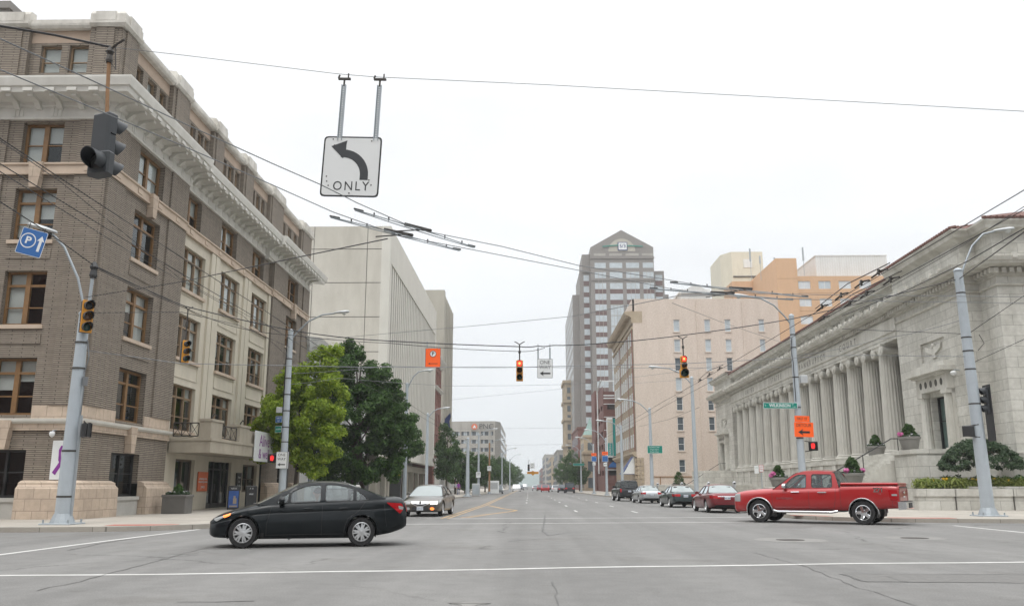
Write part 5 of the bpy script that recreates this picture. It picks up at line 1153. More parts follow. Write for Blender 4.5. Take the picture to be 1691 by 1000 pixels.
    def wheels(c, spokes=5, dark=False, tw=.2, twin=False, chromef=False, steer=0):
        S = c.S; r = S['r']; rr = S.get('rim', r * .66)
        for i, a in enumerate(S['ax']):
            for sg in (1, -1):
                yo = S['W'] / 2 - .035; T = Matrix.Translation((c.X(a), sg * (yo - tw), r)) @ Matrix.Rotation(steer if i == 0 else 0, 4, 'Z') @ Matrix.Rotation(-sg * math.pi / 2, 4, 'X')
                w_ = thing_child('wheel', c.root)
                MB().lathe([(rr, .0), (r * .93, .0), (r * .985, .025), (r, .06), (r, tw - .06), (r * .985, tw - .025), (r * .93, tw), (rr * 1.02, tw - .005)], 30, T, cap=False).build('tyre', 'tyre', w_, 40)
                m = MB().lathe([(rr * 1.0, tw * .4), (rr * 1.03, tw - .002), (rr * .96, tw + .004), (rr * .9, tw - .03), (rr * .88, tw * .45)], 30, T, cap=False)
                for k in range(spokes):
                    b = 2 * math.pi * k / spokes
                    for db in ((-.16, .16) if twin else (0,)):
                        wd = (.055 if twin else .11) * rr / .22; p0, p1 = rr * .16, rr * .93
                        Q = T @ Matrix.Rotation(b + db, 4, 'Z'); m.add([(p0, -wd * .55, tw - .02), (p1, -wd * .42, tw - .035), (p1, wd * .42, tw - .035), (p0, wd * .55, tw - .02), (p0, -wd * .4, tw - .004), (p1, -wd * .3, tw - .012), (p1, wd * .3, tw - .012), (p0, wd * .4, tw - .004)], [(4, 5, 6, 7), (0, 1, 5, 4), (1, 2, 6, 5), (2, 3, 7, 6), (3, 0, 4, 7)], Q)
                m.lathe([(rr * .26, tw - .03), (rr * .24, tw - .002), (.02, tw + .003)], 14, T); m.build('rim', 'chrome' if chromef else 'rim_silver', w_, 35)
                MB().lathe([(rr * .9, tw - .07), (.02, tw - .06)], 20, T, cap=False).build('brake_disc', 'rim_dark', w_)
    def mirrors(c, s, z, mat=None, sz=1.0):
        for sg in (1, -1):
            y = c.gy(s, z) if z > c.f('sh', s) else c.side(s, z); m = MB(); T = Matrix.Translation((c.X(s), sg * (y + .12), z + .02))
            m.rings([[(x * sz * k, q * sz * k * .95, h * sz * k) for x, q, h in [( .02 + o, .12 * math.cos(a), .075 * math.sin(a)) for a in np.linspace(0, 2 * math.pi, 13)[:-1]]] for o, k in ((-.06, 1), (.0, 1), (.05, .8), (.09, .35))], T=T)
            m.tube([(c.X(s), sg * y * .98, z - .05), (c.X(s), sg * (y + .06), z - .02)], .025, 6); m.build('mirror', mat or c.paint, c.root, 50)
    def plate(c, view, y, z, txt, w_=.3, h=.15):
        p = c.P(view, y, z, 0); 
        if p is None: return
        sx_ = 1 if view == 'F' else -1; T = Matrix.Translation((p.x + sx_ * .015, y, z)); m = MB().bbox(-.008, .012, -w_ / 2, w_ / 2, -h / 2, h / 2, .004, T); o = m.build('number_plate', 'plate', c.root)
        TT = Matrix.Translation((p.x + sx_ * .03, y, z - .005)) @ Matrix.Rotation(sx_ * math.pi / 2, 4, 'Z') @ Matrix.Rotation(math.pi / 2, 4, 'X'); text(txt, .085, 'navy', o, TT, ext=.001)
def thing_child(name, root):
    o = bpy.data.objects.new(name, None); COL.objects.link(o); o.parent = root; o.empty_display_size = .2; return o
def on_ground(px, py): p = atz(px, py, 0); return p
def person(name, label, loc, rz, shirt, wheel_dx=.5, lean=0):
    """seated driver, hips at the origin, facing +X"""
    root = thing(name, label, 'person', loc, rz); bm = bmesh.new(); sk = bm.verts.layers.skin.verify()
    def ch(pts, par=None):
        prev = par
        for x, y, z, r in pts:
            v = bm.verts.new((x, y, z)); v[sk].radius = (r, r * .8 if r > .1 else r)
            if prev: bm.edges.new((prev, v))
            prev = v
        return prev
    hip = bm.verts.new((0, 0, 0)); hip[sk].radius = (.16, .15); hip[sk].use_root = True
    ch_ = ch([(-.05, 0, .2, .145), (-.09, 0, .40, .16)], hip); nk = ch([(-.08, 0, .52, .07), (-.06, 0, .58, .058)], ch_)
    ch([(-.03, 0, .66, .085), (-.03, 0, .745, .095), (-.035, 0, .81, .07)], nk)
    for sg in (1, -1):
        ch([(-.07, sg * .17, .44, .068), (.03, sg * .23, .24, .047), (.24, sg * .18, .24, .038), (wheel_dx - .09, sg * .15, .33, .03), (wheel_dx - .02, sg * .14, .36, .036)], ch_)
        ch([(.2, sg * .1, .03, .085), (.42, sg * .12, .03, .06), (.52, sg * .12, -.25, .05), (.62, sg * .12, -.32, .04)], hip)
    me = bpy.data.meshes.new('body'); bm.to_mesh(me); bm.free(); o = bpy.data.objects.new('body', me); COL.objects.link(o)
    o.modifiers.new('s', 'SKIN'); o.modifiers.new('u', 'SUBSURF').levels = 1
    bpy.context.view_layer.update(); m2 = bpy.data.meshes.new_from_object(o.evaluated_get(bpy.context.evaluated_depsgraph_get())); bpy.data.objects.remove(o)
    for mt in ('skin', shirt): m2.materials.append(MATS[mt])
    for p in m2.polygons:
        cx = p.center; p.material_index = 0 if (cx.z > .53 or (cx.x > .16 and cx.z > .15)) else 1; p.use_smooth = True
    o = bpy.data.objects.new('body', m2); COL.objects.link(o); o.parent = root
    MB().lathe([(.098, -.01), (.108, .04), (.1, .09), (.06, .125), (.01, .135)], 14, Matrix.Translation((-.05, 0, .73))).build('hair', 'hair', root, 60)
    f = MB(); f.lathe([(.012, -.02), (.02, 0), (.008, .035)], 8, Matrix.Translation((.065, 0, .725))); f.build('nose', 'skin', root, 60)
    f = MB()
    for sg in (1, -1): f.lathe([(.004, -.012), (.013, 0), (.004, .012)], 8, Matrix.Translation((.053, sg * .034, .755)))
    f.build('eyes', 'hair', root); f = MB(); f.box(.05, .058, -.025, .025, .678, .686); f.build('mouth', 'awning_red', root)
    h = MB()
    for sg in (1, -1):                                            # five fingers closing over the rim
        for k, ln in enumerate((.055, .075, .08, .074, .058)):
            y = sg * (.115 + .014 * k) if k else sg * .10; z = .385 - .01 * k
            h.tube([(wheel_dx - .03, y, z - .02), (wheel_dx + ln * .45, y, z + .012), (wheel_dx + ln * .6, y, z - .01), (wheel_dx + ln * .35, y, z - .04)], [.011, .010, .009, .007], 6)
    h.build('fingers', 'skin', root, 60); return root
# ---- black compact sedan crossing in front
civ = dict(FR=[0, .06, .2, .44, .69, .75, .79, .94, 1.0], WF=[.86, .92, .97, 1.0, .988, .962, .972, .953, .905], L=4.5, W=1.755, r=.318, arch=.365, ax=(.76, 3.43), rim=.205, tum=.36, tum2=.45, g0=1.12, g1=3.86,
    bot=[(0, .28), (.1, .22), (.5, .2), (.9, .19), (3.7, .21), (4.1, .27), (4.4, .36), (4.5, .42)],
    sh=[(0, .56), (.06, .60), (.2, .66), (.5, .75), (.9, .85), (1.28, .905), (2, .935), (3, .975), (3.86, 1.01), (4.2, 1.0), (4.4, .96), (4.46, .90), (4.5, .82)],
    top=[(0, .57), (.06, .63), (.2, .71), (.5, .81), (.9, .91), (1.28, .965), (2, .97), (3, 1.0), (3.86, 1.065), (4.25, 1.085), (4.40, 1.06), (4.46, .95), (4.5, .84)],
    w=[(0, .52), (.02, .58), (.08, .68), (.2, .77), (.45, .845), (.8, .875), (2.2, .878), (3.7, .875), (4.1, .83), (4.35, .75), (4.45, .68), (4.5, .62)])
def head(p, q): return math.atan2(p.y - q.y, p.x - q.x)
def car_at(f_px, r_px, spec, left):
    """place a car so that its visible wheels stand where the photograph shows them"""
    a, b = atz(*f_px, 0), atz(*r_px, 0); d = (a - b).normalized(); nl = Vector((-d.y, d.x, 0)); mid = (a + b) / 2 - nl * (spec['W'] / 2 - .05) * (1 if left else -1)
    return (mid.x, mid.y, .005), math.atan2(d.y, d.x)
l_, r_ = car_at((398, 905), (597, 902), civ, True)
C = Car('sedan', 'black compact sedan crossing the junction in the left foreground', None, 'paint_black', civ, l_, r_)
CIVLOC, CIVROT = l_, r_; C.root.scale = (1, 1, 1.05)
outl = [(1.2, .9), (1.45, 1.035), (1.75, 1.19), (2.05, 1.315), (2.3, 1.37), (2.6, 1.392), (2.95, 1.385), (3.25, 1.345), (3.5, 1.27), (3.75, 1.16), (4.0, 1.03), (3.86, 1.0), (3.4, .985), (3.0, .97), (2.5, .952), (2.0, .932), (1.6, .915)]
w1 = [(1.63, .945), (1.86, .95), (1.9, 1.17), (1.86, 1.165), (1.66, 1.03)]
w2 = rnd([(1.93, .955), (2.62, .975), (2.62, 1.345), (2.36, 1.335), (2.12, 1.27), (1.94, 1.19)], .05)
w3 = rnd([(2.72, .978), (3.36, .99), (3.36, 1.27), (3.22, 1.305), (2.98, 1.345), (2.72, 1.35)], .05)
w4 = rnd([(3.41, .992), (3.66, 1.01), (3.56, 1.12), (3.41, 1.235)], .04)
g_ = lambda P: [(s - .15 * min(1, max(0, (4.0 - s) / .7)), z) for s, z in P]
outl, w2, w3, w4 = g_(outl), g_(w2), g_(w3), g_(w4)
C.greenhouse(outl, [rnd(g_(w1), .03), w2, w3, w4], g_([(2.1, 1.335), (2.3, 1.37), (2.6, 1.392), (2.95, 1.385), (3.25, 1.345)]), ((1.07, .92), (1.95, 1.33)), ((3.94, 1.05), (3.1, 1.34)))
C.cabin(1.3, 3.6, .62, (2.42, 3.2), True); C.wheels(7, twin=True); C.mirrors(1.6, .985, None, 1.25)
m = MB(); C.line(m, 'L', [(1.27, .25), (1.27, .5), (1.36, .86)], .005); C.line(m, 'L', [(2.51, .25), (2.51, .94)], .005); C.line(m, 'L', [(3.5, .97), (3.36, .78), (3.1, .6), (3.04, .45), (3.02, .3)], .005); C.line(m, 'L', [(1.27, .27), (3.02, .28)], .005)
C.line(m, 'T', [(.3, .6), (.25, 0), (.3, -.6)], .004); C.line(m, 'T', [(3.95, .6), (4.0, 0), (3.95, -.6)], .004); C.line(m, 'L', [(3.95, .92), (3.98, .6), (4.02, .42)], .004); C.line(m, 'B', [(-.6, .5), (0, .48), (.6, .5)], .005)
m.build('panel_gap', 'black_plastic', C.B)
for sd_ in 'LR':
    C.patch('tail_lamp', sd_, rnd([(3.99, .955), (4.37, .93), (4.42, .82), (4.33, .70), (4.2, .80)], .03), 'red_lens'); C.patch('reverse_lamp', sd_, rnd([(4.28, .88), (4.41, .85), (4.4, .79), (4.3, .8)], .02), 'clear_lens', .013)
    C.patch('headlight', sd_, rnd([(.08, .62), (.5, .735), (.58, .78), (.4, .70), (.16, .56)], .03), 'clear_lens'); C.patch('turn_lamp', sd_, rnd([(.3, .68), (.48, .735), (.46, .69), (.33, .635)], .02), 'amber_glow', .013)
    for s in (2.3, 3.1):
        h = MB(); p = C.P(sd_, s, .83, .03); q = C.P(sd_, s - .2, .825, .03); h.tube([p, p.lerp(q, .5) + Vector((0, .008 if sd_ == 'L' else -.008, 0)), q], [.014, .018, .014], 6); h.build('door_handle', 'paint_black', C.root, 60)
    C.patch('mud_flap', sd_, [(1.15, .21), (1.22, .21), (1.22, .33), (1.15, .33)], 'black_plastic')
for sg in (1, -1): C.patch('tail_lamp', 'B', [(sg * y, z) for y, z in [(.42, .93), (.62, .93), (.62, .74), (.5, .78)]], 'red_lens')
C.patch('bumper_vent', 'B', [(-.5, .42), (.5, .42), (.45, .5), (-.45, .5)], 'black_plastic'); C.patch('grille', 'F', [(-.45, .5), (.45, .5), (.5, .56), (-.5, .56)], 'black_plastic'); C.patch('lower_grille', 'F', [(-.45, .3), (.45, .3), (.5, .42), (-.5, .42)], 'black_plastic')
C.plate('B', 0, .78, 'FQ 4187'); C.patch('boot_trim', 'B', [(-.4, .88), (.4, .88), (.4, .91), (-.4, .91)], 'chrome')
s0 = Vector((C.X(2.36), .38, .49)); R3 = Matrix.Rotation(r_, 3, 'Z'); p = R3 @ s0 + Vector(l_)
person('person', 'driver in a pale shirt with both hands on the wheel of the black sedan', tuple(p), r_, 'shirt_pale', .5)
# ---- red crew-cab pickup
trk = dict(cat='pickup', L=5.85, W=2.03, r=.40, arch=.47, ax=(1.0, 4.645), rim=.25, tum=.22, tum2=.12, g0=1.62, g1=3.88,
    bot=[(0, .42), (.1, .36), (.6, .40), (1.6, .44), (4, .46), (5.2, .52), (5.85, .56)],
    sh=[(0, .74), (.04, .98), (.12, 1.02), (.4, 1.06), (1.0, 1.11), (1.62, 1.16), (3.88, 1.215), (3.95, 1.30), (5.6, 1.32), (5.82, 1.31), (5.85, 1.28)],
    top=[(0, .76), (.04, 1.02), (.12, 1.08), (.4, 1.15), (1.0, 1.21), (1.62, 1.24), (3.86, 1.26), (3.9, 1.37), (5.6, 1.39), (5.82, 1.38), (5.85, 1.3)],
    w=[(0, .76), (.03, .86), (.1, .93), (.3, .98), (.8, 1.0), (1.5, .99), (3.0, .985), (3.9, .99), (5.0, 1.0), (5.6, .985), (5.8, .95), (5.85, .93)])
l_, r_ = car_at((1254, 861.8), (1430, 865.9), trk, True)
C = Car('pickup_truck', 'red crew cab pickup with chrome wheel arches turning across the junction', None, 'paint_red', trk, l_, r_); C.root.scale = (1.045, 1.045, 1.06)
outl = [(1.5, 1.15), (1.75, 1.31), (2.0, 1.5), (2.2, 1.66), (2.4, 1.76), (2.7, 1.81), (3.2, 1.82), (3.6, 1.80), (3.72, 1.74), (3.8, 1.5), (3.88, 1.21), (3.4, 1.205), (2.8, 1.19), (2.2, 1.175)]
w1 = rnd([(1.86, 1.225), (2.72, 1.235), (2.72, 1.70), (2.42, 1.69), (2.2, 1.57)], .06); w2 = rnd([(2.92, 1.24), (3.64, 1.25), (3.62, 1.70), (2.92, 1.71)], .07)
C.greenhouse(outl, [w1, w2], [(2.3, 1.74), (2.5, 1.79), (2.8, 1.815), (3.3, 1.82), (3.66, 1.79)], ((1.52, 1.18), (2.3, 1.73)), ((3.9, 1.3), (3.66, 1.78)), crown=.05, opaque='tinted_glass')
C.cabin(1.75, 3.7, .85, (2.75, 3.4)); C.wheels(5, chromef=True, tw=.24); C.mirrors(1.98, 1.27, 'chrome', 1.35)
m = MB(); C.line(m, 'L', [(1.5, .5), (1.5, 1.1)], .006); C.line(m, 'L', [(2.82, .5), (2.82, 1.19)], .006); C.line(m, 'L', [(3.76, 1.2), (3.74, .8), (3.66, .5)], .006); C.line(m, 'L', [(3.92, .55), (3.92, 1.28)], .006); C.line(m, 'L', [(1.5, .5), (3.66, .5)], .005)
C.line(m, 'B', [(-.76, 1.27), (-.76, .62), (.76, .62), (.76, 1.27)], .006); C.line(m, 'L', [(5.62, 1.3), (5.62, .62)], .005); C.line(m, 'L', [(3.95, 1.28), (5.8, 1.3)], .008, .002); m.build('panel_gap', 'black_plastic', C.B)
for a in trk['ax']:
    m = MB()
    for sg in (1, -1): m.tube([(C.X(a + .485 * math.cos(t)), sg * (C.side(a, .4 + .47 * math.sin(t)) + .012), .4 + .485 * math.sin(t)) for t in np.linspace(-.1, math.pi + .1, 21)], .024, 6)
    m.build('arch_trim', 'chrome', C.root, 60)
for sd_, sg in (('L', 1), ('R', -1)):
    m = MB().tube([(C.X(1.55), sg * 1.0, .44), (C.X(1.7), sg * 1.06, .40), (C.X(3.6), sg * 1.06, .40), (C.X(3.8), sg * 1.0, .44)], .045, 8); m.build('side_step', 'chrome', C.root, 60)
    C.patch('tail_lamp', sd_, rnd([(5.52, 1.17), (5.8, 1.17), (5.8, .82), (5.56, .82)], .04), 'red_lens', .012); C.patch('reverse_lamp', sd_, [(5.62, 1.03), (5.79, 1.03), (5.79, .97), (5.62, .97)], 'clear_lens', .018)
    C.patch('tail_lamp', 'B', [(sg * .77, 1.17), (sg * .9, 1.17), (sg * .9, .82), (sg * .77, .82)], 'red_lens', .012)
    C.patch('headlight', sd_, rnd([(.03, 1.0), (.3, 1.02), (.3, .74), (.06, .74)], .03), 'clear_lens', .012)
    for s in (2.5, 3.45):
        h = MB(); p = C.P(sd_, s, 1.08, .035); q = C.P(sd_, s - .3, 1.075, .035); h.tube([p, q], .022, 6); h.build('door_handle', 'chrome', C.root, 60)
m = MB().rings([[(C.X(5.80), y, z) for y, z in ((-.98, .5), (.98, .5), (.98, .78), (-.98, .78))], [(C.X(6.02), y, z) for y, z in ((-.9, .53), (.9, .53), (.9, .78), (-.9, .78))], [(C.X(6.05), y, z) for y, z in ((-.86, .56), (.86, .56), (.86, .76), (-.86, .76))]])
m.build('rear_bumper', 'chrome', C.root, 30); m = MB(); m.box(C.X(6.065), C.X(6.04), -.3, .3, .56, .74); m.box(C.X(6.03), C.X(5.82), -.7, .7, .775, .795); m.build('bumper_pad', 'black_plastic', C.root)
m = MB(); m.bbox(C.X(5.84), C.X(3.93), -.93, .93, 1.335, 1.415, .03); m.build('bed_cover', 'paint_red', C.root)
fL = Fr((0, 0, 0), (-1, 0), (0, 1)); pz = C.P('L', 2.05, .86, .004)
text('SILVERADO', .1, 'chrome', C.root, Matrix.Translation((C.X(1.95), pz.y, .86)) @ Matrix.Rotation(math.pi, 4, 'Z') @ Matrix.Rotation(math.pi / 2, 4, 'X'), 'badge', .003, spacing=1.2); pz = C.P('L', 5.15, 1.14, .006)
text('Z71', .2, 'chrome', C.root, Matrix.Translation((C.X(5.2), pz.y, 1.16)) @ Matrix.Rotation(math.pi, 4, 'Z') @ Matrix.Rotation(math.pi / 2, 4, 'X') @ Matrix.Shear('XZ', 4, (0, 0)), 'badge', .004, bold=.01); text('4X4', .09, 'chrome', C.root, Matrix.Translation((C.X(5.2), pz.y, 1.03)) @ Matrix.Rotation(math.pi, 4, 'Z') @ Matrix.Rotation(math.pi / 2, 4, 'X'), 'badge', .004)
p = C.P('B', 0, 1.08, .01); m = MB(); m.box(p.x - .02, p.x, -.16, .16, 1.06, 1.11); m.box(p.x - .021, p.x, -.07, .07, 1.03, 1.14); m.build('tailgate_emblem', 'chrome', C.root); m = MB(); m.box(p.x - .02, p.x, -.12, .12, .92, .96); m.build('tailgate_badge', 'sign_white', C.root)
m = MB(); m.box(p.x - .012, p.x + .002, -.74, .74, 1.235, 1.275); m.build('tailgate_handle_strip', 'iron', C.root)
s0 = Vector((C.X(2.68), .42, .82)); p = Matrix.Rotation(r_, 3, 'Z') @ s0 + Vector(l_); person('person', 'driver in dark clothes at the wheel of the red pickup', tuple(p), r_, 'shirt_dark', .5)
# ---- everyday sedans, parked or waiting
def scaled(spec, L, W, H, ax, r):
    k = L / spec['L']; kz = H / 1.435; S = dict(spec); S.update(L=L, W=W, r=r, arch=r + .045, ax=ax, rim=r * .68, g0=spec['g0'] * k, g1=spec['g1'] * k)
    for q in ('bot', 'sh', 'top'): S[q] = [(s * k, z * kz) for s, z in spec[q]]
    S['w'] = [(s * k, w_ * W / 1.755) for s, w_ in spec['w']]; return S, k, kz
fam = dict(civ); fam.pop('FR'); fam.pop('WF'); fam['sh'] = [(0, .50), (.05, .62), (.2, .68), (.6, .76), (1.2, .86), (2, .9), (3, .93), (3.75, .95), (4.2, .94), (4.4, .92), (4.46, .84), (4.5, .7)]
fam['top'] = [(0, .52), (.05, .65), (.2, .73), (.6, .83), (1.2, .92), (2, .93), (3, .97), (3.75, 1.0), (4.2, 1.005), (4.42, .97), (4.46, .86), (4.5, .72)]
fam['w'] = [(0, .6), (.02, .66), (.08, .74), (.2, .80), (.5, .855), (.9, .877), (3.6, .877), (4.1, .85), (4.35, .80), (4.46, .74), (4.5, .68)]; fam['g0'] = 1.24; fam['g1'] = 3.78
def sedan(label, group, paint, L, W, H, ax, r, loc, rz, front=False, plate='HJK 4218', rear='wide', glassm='car_glass', tail='red_lens', chrome_bar=False):
    S, k, kz = scaled(fam, L, W, H, ax, r); C = Car('sedan', label, group, paint, S, loc, rz); q = lambda pts: [(s * k, z * kz) for s, z in pts]
    outl = q([(1.18, .86), (1.45, 1.0), (1.75, 1.17), (2.02, 1.31), (2.25, 1.375), (2.6, 1.395), (2.95, 1.38), (3.2, 1.34), (3.5, 1.19), (3.8, 1.0), (3.76, .94), (3.4, .935), (3.0, .925), (2.5, .91), (2.0, .895), (1.6, .875)])
    w1 = rnd(q([(1.62, .91), (2.5, .935), (2.5, 1.34), (2.25, 1.325), (2.02, 1.245)]), .05); w2 = rnd(q([(2.6, .94), (3.42, .965), (3.4, 1.16), (3.15, 1.29), (2.9, 1.335), (2.6, 1.345)]), .05)
    C.greenhouse(outl, [w1, w2], q([(2.06, 1.33), (2.25, 1.375), (2.6, 1.395), (2.95, 1.38), (3.2, 1.34)]), (q([(1.2, .88)])[0], q([(2.06, 1.325)])[0]), (q([(3.78, .99)])[0], q([(3.2, 1.335)])[0]), glassm, screen='sky_painted_glass')
    C.cabin(1.45 * k, 3.6 * k, .6 * kz, (2.4 * k, 3.2 * k), front); C.wheels(5); C.mirrors(1.72 * k, .96 * kz)
    m = MB()
    for sd_ in 'LR': C.line(m, sd_, q([(1.42, .3), (1.5, .84)]), .006, n=6); C.line(m, sd_, q([(2.56, .26), (2.55, .9)]), .006, n=6); C.line(m, sd_, q([(3.5, .9), (3.3, .6), (3.28, .3)]), .006, n=6)
    C.line(m, 'B', [(-.66, .52 * kz), (.66, .52 * kz)], .007, n=8); C.line(m, 'T', [(4.0 * k, -.66), (4.05 * k, 0), (4.0 * k, .66)], .005, n=6); m.build('panel_gap', 'black_plastic', C.B)
    W2 = W / 1.755
    for sg, sd_ in ((1, 'L'), (-1, 'R')):
        C.patch('tail_lamp', 'B', [(sg * y * W2, z * kz) for y, z in ([(.34, .86), (.70, .86), (.74, .72), (.36, .70)] if rear == 'wide' else [(.44, .88), (.72, .87), (.75, .74), (.5, .70)])], tail, .01, cuts=2); C.patch('tail_lamp', sd_, q([(4.18, .87), (4.47, .85), (4.47, .72), (4.25, .72)]), tail, .01, cuts=2)
        C.patch('headlight', 'F', [(sg * y * W2, z * kz) for y, z in [(.4, .66), (.72, .68), (.72, .55), (.45, .55)]], 'head_lamp_glow' if front and sg > 0 else 'clear_lens', .01, cuts=2); C.patch('headlight', sd_, q([(.06, .66), (.6, .745), (.5, .66), (.1, .55)]), 'clear_lens', .01, cuts=2)
        if front: C.patch('fog_lamp', 'F', [(sg * (.56 + .1 * math.cos(a)), .36 + .07 * math.sin(a)) for a in np.linspace(0, 5.8, 10)], 'amber_glow' if sg > 0 else 'clear_lens', .012, cuts=1)
        for s in (2.4, 3.25): h = MB(); a_ = C.P(sd_, s * k, .8 * kz, .03); b_ = C.P(sd_, (s - .2) * k, .795 * kz, .03); h.tube([a_, b_], .017, 6); h.build('door_handle', paint, C.root)
    C.patch('rear_valance', 'B', [(-.62, .29 * kz), (.62, .29 * kz), (.6, .4 * kz), (-.6, .4 * kz)], 'black_plastic', .008, cuts=2)
    C.plate('B', 0, (.74 if rear == 'wide' else .66) * kz, plate)
    if chrome_bar: C.patch('chrome_strip', 'B', [(-.5, .80 * kz), (.5, .80 * kz), (.5, .835 * kz), (-.5, .835 * kz)], 'chrome', .014, cuts=2)
    if front:
        C.patch('grille_shield', 'F', [(-.45, .67), (.45, .67), (.38, .58), (.16, .46), (0, .43), (-.16, .46), (-.38, .58)], 'rim_silver', .014, cuts=3); C.patch('grille_slot', 'F', [(-.34, .60), (-.12, .555), (0, .54), (.12, .555), (.34, .60), (.3, .54), (.1, .495), (0, .485), (-.1, .495), (-.3, .54)], 'black_plastic', .022, cuts=2)
        C.patch('emblem', 'F', [(.06 * math.cos(a), .61 + .055 * math.sin(a)) for a in np.linspace(0, 5.8, 10)], 'iron', .022, cuts=1); C.plate('F', 0, .36, plate); C.patch('lip', 'F', [(-.66, .25), (.66, .25), (.66, .27), (-.66, .27)], 'chrome', .014, cuts=2); C.patch('lower_grille', 'F', [(-.4, .29), (.4, .29), (.36, .43), (-.36, .43)], 'black_plastic', .008, cuts=2)
    else: C.patch('grille', 'F', [(-.4, .45), (.4, .45), (.42, .6), (-.42, .6)], 'black_plastic', .01, cuts=2)
    return C
GP = 'cars parked along the right kerb'
p = atz(703, 853, 0); sedan('dark bronze sedan facing us with one headlight on, waiting at the far crosswalk', None, 'paint_bronze', 4.95, 1.88, 1.45, (.98, 3.76), .34, (-4.8, 42.2, .005), R_(-94), True, 'DZT 517')
sedan('maroon sedan parked just ahead of the red pickup nose', GP, 'paint_maroon', 4.9, 1.85, 1.47, (.97, 3.76), .335, (10.25, 47.8, .005), R_(91.5), False, 'GKL 2861', 'wide', chrome_bar=True)
sedan('dark green sedan parked between the silver and the maroon sedan', GP, 'paint_green', 4.8, 1.79, 1.42, (.95, 3.67), .32, (10.0, 58.6, .005), R_(93), False, 'EYM 7035', 'wide')
sedan('silver sedan parked behind the black off-roader', GP, 'paint_silver', 4.8, 1.8, 1.42, (.95, 3.67), .32, (9.75, 72.3, .005), R_(93.5), False, 'DVC 9190', 'narrow')
# ---- big dark off-roader
suv = dict(fam); suv.update(cat='off-roader', L=5.1, W=2.0, r=.39, arch=.45, ax=(.98, 3.95), rim=.25, tum=.18, tum2=.1, g0=1.45, g1=4.9,
    bot=[(0, .42), (.1, .36), (5.0, .42), (5.1, .48)], sh=[(0, .78), (.05, .95), (.3, 1.02), (1.45, 1.12), (4.9, 1.16), (5.05, 1.13), (5.1, .9)], top=[(0, .8), (.05, 1.0), (.3, 1.1), (1.45, 1.2), (4.9, 1.2), (5.05, 1.16), (5.1, .92)], w=[(0, .78), (.08, .9), (.4, .99), (4.7, .99), (5.0, .93), (5.1, .86)])
C = Car('off_roader', 'black off-roader parked at the head of the row beside the kerb', GP, 'paint_dark', suv, (9.1, 82, .005), R_(93))
outl = [(1.4, 1.12), (1.75, 1.38), (2.05, 1.62), (2.3, 1.76), (2.7, 1.82), (4.4, 1.83), (4.75, 1.78), (4.85, 1.5), (4.92, 1.15), (3, 1.145)]
C.greenhouse(outl, [rnd([(1.95, 1.2), (2.85, 1.2), (2.85, 1.72), (2.4, 1.7)], .06), rnd([(2.95, 1.2), (3.8, 1.2), (3.8, 1.73), (2.95, 1.73)], .06), rnd([(3.9, 1.2), (4.65, 1.22), (4.62, 1.7), (3.9, 1.73)], .06)], [(2.2, 1.73), (2.7, 1.82), (4.4, 1.83), (4.75, 1.78)], ((1.42, 1.14), (2.2, 1.72)), ((4.95, 1.2), (4.76, 1.76)), 'tinted_glass')
C.cabin(1.7, 4.6, .85, (2.7, 3.7)); C.wheels(5, tw=.24); C.mirrors(1.95, 1.25, None, 1.2)
for sg, sd_ in ((1, 'L'), (-1, 'R')): C.patch('tail_lamp', 'B', [(sg * .72, 1.1), (sg * .86, 1.1), (sg * .86, .8), (sg * .74, .8)], 'red_lens', .012, cuts=2)
C.plate('B', 0, .88, 'FLB 3302'); C.patch('rear_bumper', 'B', [(-.8, .5), (.8, .5), (.8, .68), (-.8, .68)], 'black_plastic', .02, cuts=2)
m = MB()
for sg in (1, -1): m.tube([(C.X(2.5), sg * .68, 1.83), (C.X(2.6), sg * .68, 1.89), (C.X(4.3), sg * .68, 1.9), (C.X(4.4), sg * .68, 1.84)], .022, 6)
m.build('roof_rail', 'iron', C.root)
